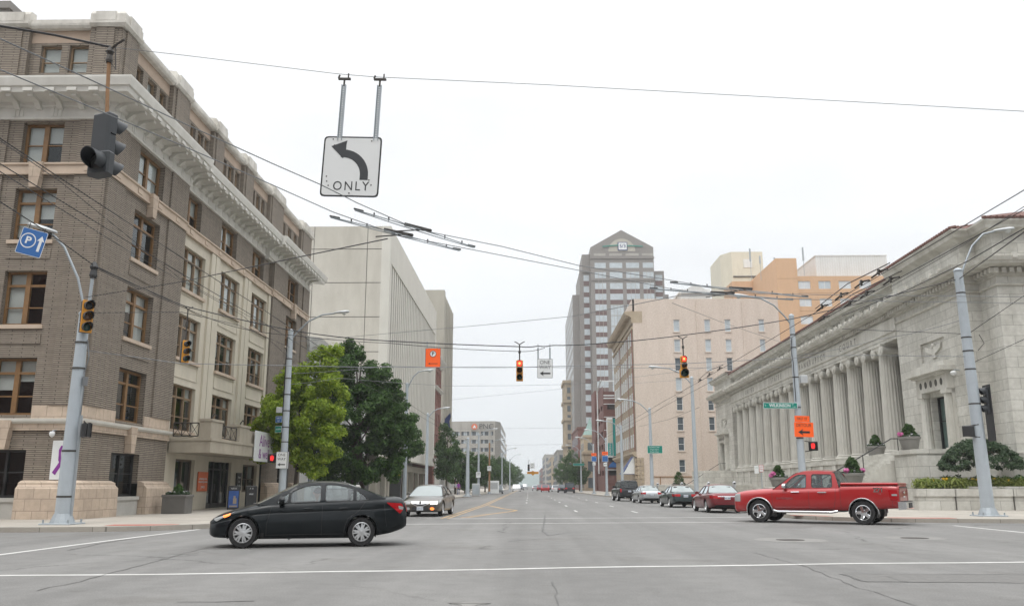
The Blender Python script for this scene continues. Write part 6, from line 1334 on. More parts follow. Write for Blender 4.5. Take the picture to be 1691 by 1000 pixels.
# ---- distant traffic: one simpler car of each kind, copied
def far_car(name, label, paint, L, W, H, loc, rz, box=0, lamps='brake_dim'):
    t = thing(name, label, 'car' if not box else 'van', loc, rz, 'distant cars down the street'); m = MB(); h = .52 * H
    if box: pr = [(-L / 2, .3), (L / 2, .3), (L / 2, h * .9), (L * .33, h), (L * .2, H), (-L * .47, H), (-L / 2, h)]; top = .86
    else: pr = [(-L / 2, .3), (L / 2, .3), (L / 2, h * .85), (L * .2, h * 1.02), (L * .04, H), (-L * .22, H), (-L * .38, h * 1.12), (-L / 2, h * 1.05)]; top = .76
    T = Matrix(((1, 0, 0, 0), (0, 0, 1, 0), (0, 1, 0, 0), (0, 0, 0, 1))); rs = []
    for y, k in ((-1, .92), (-.94, 1), (.94, 1), (1, .92)): rs.append([(x * (1 if k == 1 else .985), y * W / 2 * (top if z > h * 1.2 else 1), z if k == 1 else z * .99) for x, z in pr])
    m.rings(rs); m.build('body', paint, t, 30)
    m = MB(); wt = W / 2 * (top + .03)
    if box: m.add([(-L / 2 - .01, -wt * .85, h * 1.05), (-L / 2 - .01, wt * .85, h * 1.05), (-L * .475 - .01, wt * .8, H * .93), (-L * .475 - .01, -wt * .8, H * .93)], [(0, 1, 2, 3)]); m.add([(L * .32, -wt * .9, h * 1.03), (L * .32, wt * .9, h * 1.03), (L * .205, wt * .85, H * .96), (L * .205, -wt * .85, H * .96)], [(0, 1, 2, 3)])
    else: m.add([(-L * .375, -wt * .95, h * 1.17), (-L * .375, wt * .95, h * 1.17), (-L * .235, wt * .85, H * .97), (-L * .235, -wt * .85, H * .97)], [(0, 1, 2, 3)]); m.add([(L * .19, -wt * .95, h * 1.08), (L * .19, wt * .95, h * 1.08), (L * .06, wt * .85, H * .97), (L * .06, -wt * .85, H * .97)], [(0, 1, 2, 3)])
    m.build('window', 'far_glass', t, fix=False); m = MB()
    for sg in (1, -1): m.box(-L / 2 - .03, -L / 2 + .02, sg * W * .34 - .16, sg * W * .34 + .16, h * .78, h * 1.0)
    m.build('tail_lamp', lamps, t); m = MB()
    for sg in (1, -1): m.box(L / 2 - .03, L / 2 + .03, sg * W * .34 - .16, sg * W * .34 + .16, h * .62, h * .8)
    m.build('headlight', 'clear_lens', t)
    for x in (-L * .3, L * .3):
        for sg in (1, -1): w_ = MB().lathe([(.2, -.1), (.31, -.1), (.32, 0), (.31, .1), (.02, .1)], 14, Matrix.Translation((x, sg * (W / 2 - .1), .32)) @ Matrix.Rotation(-sg * math.pi / 2, 4, 'X')); w_.build('wheel', 'tyre', t)
    return t
U, D = R_(90), R_(-90); q = lambda px, Y: (at(px, 800, Y).x, Y, .0)
far_car('car', 'red car driving away down the street right of the lane dashes', 'paint_red', 4.6, 1.85, 1.6, q(900, 190), U)
far_car('van', 'white van coming towards us beside the left street trees', 'paint_white', 4.7, 1.9, 1.65, q(853, 205), D, 1)
far_car('van', 'pale van further back in the oncoming lane', 'paint_silver', 5.0, 2.0, 2.0, q(867, 340), D, 1); far_car('car', 'grey car far off near the middle of the street', 'paint_silver', 4.6, 1.8, 1.5, q(884, 250), U)
far_car('car', 'dark car behind the red car in the far traffic', 'paint_dark', 4.6, 1.8, 1.5, q(907, 240), U); far_car('car', 'white car parked far down the right kerb', 'paint_white', 4.6, 1.8, 1.5, q(917, 205), U)
far_car('car', 'black car parked far down the right kerb', 'paint_dark', 4.6, 1.85, 1.6, q(928, 178), U); far_car('car', 'maroon car in the far right lane', 'paint_maroon', 4.6, 1.85, 1.6, q(892, 225), U); far_car('car', 'dark car in the oncoming lane beyond the white van', 'paint_dark', 4.6, 1.8, 1.5, q(860, 260), D)
far_car('car', 'blue grey car parked at the far left trees', 'paint_green', 4.6, 1.8, 1.5, q(822, 150), D); far_car('van', 'dark van parked among the last cars on the right', 'paint_dark', 4.9, 1.95, 1.9, q(940, 165), U, 1)
# ================================================================== poles and street lamps
def lamp_pole(name, label, base, h, r0, arm, lamp_z, group=None, mat='pole_grey', extra=None, lean=(0, 0), flange=True, arm_at=.95):
    """arm = (dx, dy) of the lantern from the pole; lamp_z its height above the base"""
    t = thing(name, label, 'street lamp' if arm else 'pole', (base[0], base[1], .14), 0, group)
    tp = Vector((lean[0], lean[1], h)); m = MB(); m.tube([(0, 0, .02), tp * .3, tp * .6, tp], [r0, r0 * .92, r0 * .8, r0 * .66], 14); m.lathe([(r0 * .72, h - .02), (r0 * .78, h + .04), (r0 * .5, h + .12), (.02, h + .16)], 12, Matrix.Translation((lean[0], lean[1], 0))); m.build('pole', mat, t, 50)
    m = MB()
    if flange:
        m.bbox(-r0 * 2, r0 * 2, -r0 * 2, r0 * 2, 0, .05, .02); 
        for sx_ in (-1, 1):
            for sy in (-1, 1): m.lathe([(.035, .04), (.035, .16)], 6, Matrix.Translation((sx_ * r0 * 1.6, sy * r0 * 1.6, 0)))
        m.lathe([(r0 * 1.5, .05), (r0 * 1.4, .12), (r0 * 1.05, .35)], 14)
        m.build('base_plate', 'galvanised', t)
    if arm:
        a = tp * arm_at; d = Vector((arm[0], arm[1], 0)); dz = lamp_z - a.z; pts = [a + d * f + Vector((0, 0, dz * g)) for f, g in ((0, 0), (.15, .32), (.4, .72), (.7, .95), (1, 1))]
        MB().tube(pts, .045, 8).build('arm', 'galvanised', t, 60); u = d.normalized(); T = Matrix.Translation(pts[-1] + u * .3) @ Matrix.Rotation(math.atan2(u.y, u.x), 4, 'Z') @ Matrix.Rotation(R_(-4), 4, 'Y')
        lm = MB(); prof = [(-.38, .05, .05), (-.3, .09, .07), (0, .15, .10), (.3, .17, .11), (.46, .13, .09), (.52, .05, .04)]
        lm.rings([[(x, w_ * math.cos(k * math.pi / 6), .03 + hh * math.sin(k * math.pi / 6) * (1 if k < 7 else .45)) for k in range(12)] for x, w_, hh in prof], T=T); lm = lm.build('lantern', 'lamp_metal', t, 60)
        MB().lathe([(.02, -.14), (.09, -.11), (.13, -.03), (.13, 0)], 12, T @ Matrix.Translation((.22, 0, 0))).build('lens', 'lamp_lens', lm, 60)
    return t
LG = 'street lamps along the two kerbs'
def bands(t, r, zs, mat='iron', lean=(0, 0), h=10):
    m = MB()
    for z in zs: m.lathe([(r * (1 - .34 * z / h) + .012, z - .03), (r * (1 - .34 * z / h) + .012, z + .03)], 12, Matrix.Translation((lean[0] * z / h, lean[1] * z / h, 0)), cap=False)
    m.build('band', mat, t)
P1 = (-15.5, 28.8); P2 = (-13.4, 47.0); P3 = (19.35, 37.1); P4 = (14.3, 45.4)
pl = lamp_pole('street_lamp', 'tall signal pole with a curved lamp arm at the brick corner on the left', P1, 7.1, .26, None, 0, None); pl['category'] = 'street lamp'
m = MB().tube([(.1, 0, 6.6), (.14, 0, 8.5)], .06, 8); m.build('riser', 'galvanised', pl); m = MB().lathe([(.1, 8.4), (.14, 8.5), (.1, 8.7), (.16, 8.8), (.05, 9.0)], 8, Matrix.Translation((.16, 0, 0))); m.build('insulator', 'black_plastic', pl)
m = MB().tube([(.0, 0, 7.2), (-.35, -.05, 8.4), (-.9, -.15, 9.5), (-1.3, -.3, 9.95)], .045, 8); m.build('arm', 'galvanised', pl, 60)
T = Matrix.Translation((-1.5, -.4, 10.05)) @ Matrix.Rotation(R_(195), 4, 'Z') @ Matrix.Rotation(R_(-14), 4, 'Y'); lm = MB(); prof = [(-.38, .05, .05), (-.3, .09, .07), (0, .16, .10), (.35, .18, .11), (.55, .13, .09), (.62, .05, .04)]
lm.rings([[(x, w_ * math.cos(k * math.pi / 6), .03 + hh * math.sin(k * math.pi / 6) * (1 if k < 7 else .45)) for k in range(12)] for x, w_, hh in prof], T=T); lm.build('lantern', 'lamp_metal', pl, 60)
bands(pl, .26, (.9, 2.4, 5.2, 6.1)); MB().box(.2, .3, -.05, .05, .1, 3.6).build('conduit', 'galvanised', pl); m = MB().tube([(.24, 0, 3.6), (.3, -.1, 4.4), (.22, 0, 5.1), (.34, -.05, 5.6), (.2, 0, 6.2)], .02, 5); m.lathe([(.08, 4.6), (.1, 4.9)], 8, Matrix.Translation((.3, -.05, 0))); m.build('cable', 'wire_grey', pl)
p2 = lamp_pole('street_lamp', 'grey lamp pole with signs in front of the yellow green tree', P2, 9.75, .21, (2.55, -.3), 10.75, None); bands(p2, .21, (2.6, 3.6, 4.4, 5.3, 6.2, 7.1, 8.2)); m = MB().tube([(-.2, 0, 3.8), (-.19, 0, 9.4)], .03, 5); m.build('cable', 'wire_black', p2); MB().bbox(-.55, -.22, -.12, .12, 5.2, 5.5, .03).build('detector_box', 'lamp_metal', p2)
m = MB().tube([(.22, .05, .1), (.22, .05, 3.2)], .05, 8); m.build('side_post', 'iron', p2)
p3 = lamp_pole('street_lamp', 'leaning lamp pole at the right street corner beside the round topped tree', P3, 10.6, .27, (1.75, -.2), 12.4, None, lean=(-.12, 0)); bands(p3, .27, (4.7, 6.2, 7.0, 7.6, 9.6), 'iron', (-.12, 0), 10.6); m = MB().tube([(.25, -.2, 7.0), (.5, -.3, 7.3), (.35, -.25, 7.7)], .015, 5); m.build('cable', 'wire_black', p3)
p4 = lamp_pole('street_lamp', 'lamp pole carrying the green street name sign and orange detour signs', P4, 10.2, .2, (-2.35, -.3), 11.25, None); bands(p4, .2, (3.7, 5.3, 6.9, 8.5, 9.2)); MB().bbox(.22, .6, -.15, .15, 6.6, 7.0, .03).build('detector_box', 'lamp_metal', p4); m = MB().tube([(-.1, -.15, 9.0), (-.2, -.2, 8.3), (-.12, -.15, 7.7), (-.12, -.15, 5.6)], .022, 5); m.build('cable', 'wire_black', p4)
lamps = [(8.9, (-2.3, 0), 9.7, 'plain lamp pole with the yellow signal in front of the cream painted wall', 1150, 62), (7.7, (-2.0, 0), 8.5, 'lamp pole behind the silver sedan holding a green direction sign', 1077, 74),
         (7.5, (-1.9, 0), 8.1, 'lamp pole behind the black off-roader near the striped awning', 1028, 93), (7.2, (-2.0, 0), 8.3, 'lamp pole with a blue and orange sign before the parking garage', 1002, 112), (7.4, (-2.0, 0), 8.5, 'second lamp pole with a route sign near the red awning', 981, 133), (8.0, (-2.2, 0), 9.0, 'lamp pole among the trees under the stone turret', 960, 170),
         (8.1, (1.4, 0), 8.7, 'lamp pole half hidden in the right edge of the dark tree', 704, 84), (6.7, None, 0, 'thick lampless pole on the left pavement beyond the waiting bronze sedan', 772, 102), (8.0, (1.8, 0), 8.7, 'lamp pole with a small white sign left of the office block trees', 790, 116),
         (7.7, (1.6, 0), 8.3, 'brown lamp pole with a square white sign on the left', 808, 135), (7.2, (2.0, 0), 8.2, 'grey lamp pole in front of the far left trees', 829, 165), (7.6, (2.0, 0), 8.8, 'last visible lamp pole on the left pavement', 842, 215), (9.2, (1.3, 0), 10.3, 'lamp pole swallowed by the dark tree with only its lantern showing', 668, 68)]
for h, arm, lz, lab, px, Y in lamps:
    x = at(px, 800, Y).x; lamp_pole('street_lamp', lab, (x, Y), h, .17 if px != 772 else .24, arm, lz, LG, 'pole_grey' if px != 808 else 'rust')
# ================================================================== signs
def sign_panel(t, w_, h, face, border=None, z0=0, y=0, r=.05, name='panel', tilt=0, bw=.025):
    fr = Fr((0, y, 0), (1, 0), (0, -1)); po = rnd([(-w_ / 2, z0), (w_ / 2, z0), (w_ / 2, z0 + h), (-w_ / 2, z0 + h)], r)
    o = MB().fpoly(fr, po, -.004, .004).build(name, border or face, t); k = bw
    if border: MB().fpoly(fr, rnd([(-w_ / 2 + k, z0 + k), (w_ / 2 - k, z0 + k), (w_ / 2 - k, z0 + h - k), (-w_ / 2 + k, z0 + h - k)], r * .8), .004, .007).build('face', face, o)
    return o
def sg_text(t, s, size, mat, x, z, y=0, sx=1, sp=1, bold=0, name='lettering'): return text(s, size, mat, t, facing(Vector((x, y - .0085, z))), name, .001, sx, sp, bold)
def sg_poly(t, poly, mat, y=0, d=.0095, name='arrow'): return MB().fpoly(Fr((0, y, 0), (1, 0), (0, -1)), poly, .003, d).build(name, mat, t)
Y0 = 13.5; p = at(578, 276, Y0); t = thing('traffic_sign', 'white left turn only sign hung on two perforated straps from the upper wire', 'sign', (p.x, Y0, p.z - .53), R_(-1)); t.rotation_euler = (0, R_(2.0), R_(-1)); t.scale = (1.07, 1.07, 1.08)
sign_panel(t, .93, 1.0, 'sign_white', 'sign_black', r=.07); fr = Fr((0, 0, 0), (1, 0), (0, -1))
cv = [(.17 - .42 + .42 * math.cos(a) + .0, .36 + .42 * math.sin(a)) for a in np.linspace(0, R_(97), 14)]; ci = [(.17 - .42 + .29 * math.cos(a) + .0, .36 + .29 * math.sin(a)) for a in np.linspace(R_(97), 0, 14)]
sh = .11; sg_poly(t, [(x + sh, z) for x, z in [(.17, .28)] + cv + ci + [(.04, .28)]], 'signal_dark'); sg_poly(t, [(-.34, .83), (-.09, .93), (-.10, .86), (-.10, .72), (-.14, .63)], 'signal_dark', d=.0105, name='arrow_head')
sg_text(t, 'ONLY', .21, 'sign_black', .02, .17, sp=1.25, sx=.9); m = MB()
for x, z in ((-.38, .33), (-.37, .25), (-.34, .18), (.3, .28), (.34, .2), (0, .06), (.3, .93), (-.32, .95), (-.29, .85)): m.lathe([(.012, .0), (.008, .006)], 8, facing(Vector((x, -.008, z))))
m.build('rivet', 'iron', t)
for x in (-.22, .36):
    m = MB(); q = MB()
    m.box(x - .035 , x + .035, -.006, .022, .94, 1.88); m.box(x - .035, x - .028, -.03, -.006, .94, 1.88); m.box(x + .028, x + .035, -.03, -.006, .94, 1.88); o = m.build('strap', 'galvanised', t)
    for k in range(22): q.lathe([(.011, 0), (.011, .003)], 8, facing(Vector((x, -.006, 1.0 + k * .04))))
    q.build('perforation', 'sign_white', o); m = MB().tube([(x, 0, 1.86), (x, 0, 1.98)], .016, 6); m.box(x - .1, x + .1, -.02, .02, 1.97, 2.0); m.tube([(x - .1, 0, 2.0), (x - .08, 0, 2.05)], .015, 5); m.tube([(x + .06, 0, 1.98), (x + .06, 0, 2.08)], .012, 5); m.build('clamp', 'iron', o)
p = at(48, 396, 24); t = thing('parking_sign', 'blue parking sign with white arrow hanging crookedly from the left wire', 'sign', (p.x, 24, p.z - .47)); t.rotation_euler = (0, R_(11), R_(24)); t.scale = (.9, 1, .88); sign_panel(t, .76, .92, 'sign_blue', 'sign_white', r=.05, bw=.015)
fr = Fr((0, 0, 0), (1, 0), (0, -1)); ring = MB(); ring.rings([[( -.12 + r * math.cos(a), -.012, .5 + r * math.sin(a) * 1.15) for a in np.linspace(0, 2 * math.pi, 33)[:-1]] for r in (.2, .23)], False); ring.build('circle', 'sign_white', t, fix=False); sg_text(t, 'P', .34, 'sign_white', -.12, .5, bold=.01); sg_poly(t, [(.2, .2), (.28, .2), (.28, .58), (.35, .56), (.24, .76), (.13, .56), (.2, .58)], 'sign_white')
m = MB(); m.tube([(-.22, 0, .9), (-.22, 0, 1.12)], .012, 5); m.tube([(.26, 0, .9), (.26, 0, 1.06)], .012, 5); m.build('hanger', 'iron', t)
def one_way(name, label, loc, w_=.61, h=.76, hang=False):
    t = thing(name, label, 'sign', loc); sign_panel(t, w_, h, 'sign_white', 'sign_black', r=.04, bw=.012); sg_text(t, 'ONE', .21, 'sign_black', 0, h * .81, sx=.95); sg_text(t, 'WAY', .21, 'sign_black', 0, h * .56, sx=.95); sg_poly(t, [(x, z + h * .24) for x, z in arrow(.42, .1, .03, .16)], 'sign_black'); return t
p = at(900, 608, 33.2); t = one_way('traffic_sign', 'one way sign with left arrow hung on two straps beside the middle signal', (p.x, 33.2, p.z - .38))
for x in (-.27, .2): m = MB(); m.box(x - .03, x + .03, .0, .03, .7, 1.2); m.tube([(x, 0, 1.2), (x, 0, 1.36)], .014, 5); m.build('strap', 'galvanised', t)
one_way('traffic_sign', 'one way sign with left arrow strapped to the pole by the yellow green tree', (P2[0] - .05, P2[1] - .26, 2.3), .6, .9); MB().box(-.3, .36, .0, .1, 0, .9).build('backing', 'lamp_metal', [o for o in bpy.data.objects if o.get('label', '').startswith('one way sign with left arrow strapped')][0])
p = at(715, 591, 41); t = thing('parking_sign', 'bright orange sign with a circled letter and left arrow hung over the street', 'sign', (p.x, 41, p.z - .46)); sign_panel(t, .74, .95, 'sign_orange', 'sign_black', r=.02, bw=.012); m = MB().lathe([(.16, 0), (.16, .004)], 24, facing(Vector((0, -.006, .67)))); m.build('disc', 'sign_black', t); m = MB().lathe([(.135, 0), (.135, .004)], 24, facing(Vector((0, -.010, .67)))); m.build('disc_face', 'sign_white', t); text('P', .24, 'sign_black', t, facing(Vector((0, -.016, .67))), ext=.001, bold=.008); sg_poly(t, [(x, z + .19) for x, z in arrow(.46, .05, .012, .1)], 'sign_black')
m = MB(); 
for x in (-.3, .28): m.tube([(x, 0, .9), (x, 0, 1.28)], .02, 5)
m.build('strap', 'galvanised', t)
t = thing('street_name_sign', 'green street name sign reaching left from the pole', 'sign', (P4[0] - .98, P4[1] - .22, 5.36)); t.rotation_euler = (0, R_(0.5), 0); sign_panel(t, 1.8, .32, 'sign_green', 'sign_white', r=.03, bw=.02); sg_text(t, 'WILKINSON', .235, 'sign_white', -.02, .16, sx=.86, bold=.004); sg_text(t, 'S', .13, 'sign_white', -.78, .16); sg_text(t, 'ST', .09, 'sign_white', .66, .23); sg_text(t, 'S-100', .07, 'sign_white', .72, .1); MB().box(.85, 1.1, .0, .05, .1, .2).build('bracket', 'galvanised', t)
t = thing('detour_sign', 'orange detour sign with a black left arrow on the pole above the pickup', 'sign', (P4[0] + .15, P4[1] - .26, 3.88)); t.rotation_euler = (0, R_(1.5), 0); sign_panel(t, 1.0, .76, 'sign_orange', r=.02); sg_text(t, 'DETOUR', .24, 'sign_black', 0, .6, sx=.82); sg_poly(t, [(x, z + .25) for x, z in arrow(.6, .17, .055, .26)], 'sign_black')
t = thing('detour_sign', 'smaller orange street plate fixed above the detour arrow sign', 'sign', (P4[0] + .1, P4[1] - .25, 4.66)); t.rotation_euler = (0, R_(1.5), 0); sign_panel(t, .78, .32, 'sign_orange', r=.02); sg_text(t, 'FIRST ST', .2, 'sign_black', 0, .16, sx=.72)
t = thing('street_name_sign', 'small blue street plate on the left lamp pole above the teal one', 'sign', (P2[0] - .34, P2[1] - .2, 4.78), R_(-40)); sign_panel(t, .62, .36, 'sign_blue', 'sign_white', r=.03, bw=.015); sg_text(t, 'THIRD ST', .13, 'sign_white', 0, .24, sx=.8); sg_text(t, 'WEST', .1, 'sign_white', 0, .1)
t = thing('street_name_sign', 'small teal street plate on the left lamp pole below the blue one', 'sign', (P2[0] - .34, P2[1] - .2, 4.24), R_(-40)); sign_panel(t, .62, .36, 'sign_green', 'sign_white', r=.03, bw=.015); sg_text(t, 'WILKINSON', .11, 'sign_white', 0, .18, sx=.8)
Y = 73.8; p = at(1081, 742, Y); t = thing('direction_sign', 'green direction sign on the pole behind the silver sedan', 'sign', (p.x, Y - .2, p.z - .32)); sign_panel(t, 1.3, .66, 'sign_green', 'sign_white', r=.04, bw=.02)
for z, s_ in ((.52, 'Convention Center'), (.33, 'Oregon District'), (.14, 'Schuster Center')): sg_text(t, s_, .14, 'sign_white', -.05, z, sx=.8)
Y = 62; p = at(1257, 775, Y); t = thing('parking_sign', 'thin post with two small regulation plates before the columns', 'sign', (p.x, Y, .14)); MB().tube([(0, 0, 0), (0, 0, 2.75)], .035, 6).build('post', 'galvanised', t); sign_panel(t, .3, .5, 'sign_white', 'sign_red', z0=2.2, y=-.05, bw=.02); MB().fpoly(Fr((-.34, -.05, 0), (1, 0), (0, -1)), [(-.15, 2.1), (.15, 2.1), (.15, 2.65), (-.15, 2.65)], 0, .008).build('green_plate', 'sign_white', t)
sg_text(t, 'NO', .11, 'sign_red', 0, 2.55, y=-.055); sg_text(t, 'PARK', .09, 'sign_red', 0, 2.4, y=-.055); sg_text(t, '2 HR', .09, 'sign_green', -.34, 2.5, y=-.055)
for px, Y, z in ((1000, 111.7, 4.4), (981.5, 132.7, 5.0)):
    p = at(px, 800, Y); t = thing('route_sign', ('blue and orange' if px > 990 else 'orange topped') + ' route sign on a lamp pole ' + ('nearest the garage front' if px > 990 else 'nearer the red awning'), 'sign', (p.x, Y - .25, z)); sign_panel(t, .75, .75, 'sign_blue', 'sign_white', z0=.0); sign_panel(t, .78, .42, 'sign_orange', z0=.85, name='top_plate'); sign_panel(t, .5, .5, 'sign_white', 'sign_black', z0=-.6, name='lower_plate')
    sg_poly(t, [(x, z_ - .35) for x, z_ in arrow(.36, .1, .03, .14)], 'sign_black'); sg_text(t, 'WEST', .2, 'sign_black', 0, 1.05)
for px, Y, z, lab in ((808, 134.7, 3.6, 'square white sign on the brown lamp pole'), (790, 115.7, 2.4, 'white sign low on the lamp pole by the pale cabinet')):
    p = at(px, 800, Y); t = thing('traffic_sign', lab, 'sign', (p.x, Y - .25, z)); sign_panel(t, .65, .8, 'sign_white', 'sign_black', bw=.02); sg_text(t, 'ONE', .2, 'sign_black', 0, .6); sg_text(t, 'WAY', .2, 'sign_black', 0, .4)
t = thing('street_name_sign', 'green street plate far down the right pavement near the trees', 'sign', (at(956, 800, 170).x, 169.7, 5.2)); sign_panel(t, 2.2, .45, 'sign_green', 'sign_white')
# ================================================================== signals
def signal(name, label, loc, rz, secs, lit, body='signal_yellow', back='signal_dark', hang=0, group=None, visor='signal_dark', front=None):
    """secs: lens diameters top to bottom; faces local -Y"""
    t = thing(name, label, 'traffic signal', loc, rz, group); z = 0; m = MB(); hs = []
    for d in secs: h = d + .075; z -= h; hs.append((z + h / 2, d, h)); m.bbox(-h / 2 + .004, h / 2 - .004, -.02, .17, z + .004, z + h - .004, .03)
    m.build('housing', body, t)
    if front:
        m = MB(); zz = 0
        for d in secs: h = d + .075; zz -= h; m.bbox(-h / 2 - .006, h / 2 + .006, -.032, .012, zz + .002, zz + h - .002, .01)
        m.build('door_plate', front, t)
    for i, (zc, d, h) in enumerate(hs):
        T = Matrix.Translation((0, -.036, zc)) @ Matrix.Rotation(math.pi / 2, 4, 'X'); mt = ('lens_off', 'lens_amber', 'lens_green')[i] if i != lit else 'signal_red'
        MB().lathe([(d / 2, 0), (d * .4, .02), (.01, .035)], 18, T).build('lens', mt, t, 60)
        if i == lit: MB().lathe([(d * .24, .028), (.01, .042)], 14, T).build('bulb_glow', 'signal_core', t)
        v = MB(); n = 17; A = [R_(-50 + 280 * k / (n - 1)) for k in range(n)]; ro, ri = d / 2 + .012, d / 2
        ln = lambda a: .07 + .17 * (.5 + .5 * math.sin(a)) * d / .25
        v.rings([[(r * math.cos(a), y if y > -.05 else -.03 - ln(a), zc + r * math.sin(a)) for a in A] for r, y in ((ri, -.02), (ro, -.02), (ro, -1), (ri, -1))], False, False); v.build('visor', visor, t, 40, fix=False)
    if hang: m = MB(); m.tube([(0, .07, 0), (0, .07, hang)], .025, 8); m.lathe([(.05, hang * .45), (.05, hang * .6)], 8, Matrix.Translation((0, .07, 0))); m.tube([(0, .07, hang), (-.12, .07, hang + .08), (-.2, .07, hang + .12)], .02, 5); m.tube([(0, .07, hang), (.12, .07, hang + .08), (.2, .07, hang + .12)], .02, 5); m.build('hanger', 'iron', t)
    return t
p = at(858, 594, 33); signal('traffic_signal', 'yellow signal showing red over the middle of the street', (p.x, 33, p.z), 0, (.2, .2, .2), 0, hang=.62)
p = at(1129, 587, 35.5); signal('traffic_signal', 'yellow signal showing red with a large bottom lens over the right lanes', (p.x, 35.5, p.z), 0, (.2, .2, .3), 0, hang=.72)
p = at(308, 562, 31); signal('traffic_signal', 'yellow edged signal turned sideways in front of the cream bays', (p.x, 31, p.z), R_(52), (.2, .2, .2), -1, 'signal_dark', hang=1.2, front='signal_yellow')
p = at(149, 497, 28.6); signal('traffic_signal', 'yellow signal turned away on the tall pole at the brick corner', (p.x, 28.5, p.z), R_(48), (.3, .3, .3), -1, 'signal_dark', front='signal_yellow')
p = at(183, 192, 13.5); t = signal('traffic_signal', 'big dark signal seen from behind hanging from a rusty pipe at upper left', (p.x, 13.5, p.z), R_(158), (.3, .3, .3), -1, 'signal_dark', hang=0); 
MB().tube([(0, .08, -.01), (.03, .1, .5), (.04, .12, .97)], .032, 8).build('pipe', 'rust', t); m = MB(); m.lathe([(.05, .95), (.06, 1.0), (.04, 1.1), (.07, 1.16), (.03, 1.25)], 8, Matrix.Translation((.04, .12, 0))); m.tube([(.04, .12, 1.2), (-.1, .1, 1.3), (-.25, .1, 1.34)], .02, 5); m.tube([(.04, .12, 1.0), (-.12, .1, .8), (-.05, .1, 1.25)], .012, 5); m.build('hanger', 'iron', t)
# its second face, towards us
MB().bbox(-.19, .19, .1, .2, -1.13, -.01, .03).build('housing_back', 'signal_dark', t)
T = Matrix.Rotation(R_(-158), 4, 'Z') @ Matrix.Translation((.03, -.25, 0)) @ Matrix.Rotation(R_(-10), 4, 'Z'); MB().bbox(-.2, .2, -.06, .12, -1.14, -.75, .03, T).build('second_housing', 'signal_dark', t)
v = MB(); A = np.linspace(R_(-55), R_(235), 19); v.rings([[(r * math.cos(a), -.05 - k * (.17 + .13 * (.5 + .5 * math.sin(a))), -.94 + r * math.sin(a)) for a in A] for r, k in ((.165, 0), (.15, 1), (.14, 1), (.15, 0))], False, False, T=T); v.build('second_visor', 'signal_dark', t, 40, fix=False)
MB().lathe([(.15, 0), (.12, .02), (.01, .035)], 18, T @ Matrix.Translation((0, -.065, -.94)) @ Matrix.Rotation(math.pi / 2, 4, 'X')).build('second_lens', 'lens_off', t, 60)
def ped(name, label, loc, rz, lit=True, bracket=-1):
    t = thing(name, label, 'pedestrian signal', loc, rz); MB().bbox(-.23, .23, -.08, .12, 0, .46, .04).build('housing', 'black_plastic', t); m = MB()
    for k in range(7): m.box(-.2, .2, -.12, -.08, .05 + k * .06, .06 + k * .06)
    m.box(-.23, -.2, -.16, -.08, .0, .46); m.box(.2, .23, -.16, -.08, 0, .46); m.box(-.23, .23, -.16, -.08, .45, .47); m.build('grille', 'black_plastic', t)
    if lit:
        f = Fr((0, -.125, .23), (1, 0), (0, -1)); m = MB(); m.fpoly(f, [(-.09, -.12), (.05, -.14), (.09, -.04), (.1, .05), (-.1, .05)], 0, .01)
        for k in range(4): m.fbox(f, -.1 + k * .05, -.062 + k * .05, .05, .13 + (.03 if k in (1, 2) else 0), 0, .01)
        m.build('hand_symbol', 'hand_red', t)
    m = MB()
    for z in (.02, .44): m.tube([(0, .02, z), (bracket * .42, .02, z + (.06 if z > .2 else -.06))], .025, 6)
    m.build('bracket', 'iron', t); return t
ped('pedestrian_signal', 'pedestrian signal with a red hand beside the left one way sign', (P2[0] - .62, P2[1] - .1, 2.62), R_(15), True, 1)
ped('pedestrian_signal', 'pedestrian signal with a red hand below the detour signs', (P4[0] + .62, P4[1] - .15, 3.18), R_(-20), True, -1)
ped('pedestrian_signal', 'unlit pedestrian signal seen edge on at the right corner pole', (P3[0] - .45, P3[1], 3.45), R_(150), False, -1)
ped('pedestrian_signal', 'dark pedestrian signal on the pole at the brick corner', (P1[0] + .52, P1[1] - .1, 3.0), R_(110), False, -1)
t = signal('traffic_signal', 'signal with back plate seen edge on along the right corner pole', (P3[0] + .42, P3[1] - .05, 5.55), R_(-95), (.3, .3, .3), -1, 'signal_dark'); MB().box(-.35, .35, .05, .09, -2.3, .1).build('back_plate', 'black_plastic', t)
p = at(873, 770, 150); signal('traffic_signal', 'tiny dark signal over the far end of the street', (p.x, 150, p.z + .4), 0, (.3, .3, .3), -1, 'signal_dark', hang=.6); p = at(880, 780, 150); t = thing('traffic_sign', 'yellow cross shaped warning sign hung over the far street', 'sign', (p.x, 150.2, p.z)); MB().fpoly(Fr((0, 0, 0), (1, 0), (0, -1)), [(-1, -.2), (-.3, -.2), (0, -.5), (.3, -.2), (1, -.2), (1, .2), (.3, .2), (0, .35), (-.3, .2), (-1, .2)], 0, .05).build('panel', 'signal_yellow', t)
p = at(879, 773, 149.5); one_way('traffic_sign', 'tiny white sign hung beside the far dark signal', (p.x, 149.5, p.z), .8, .9)
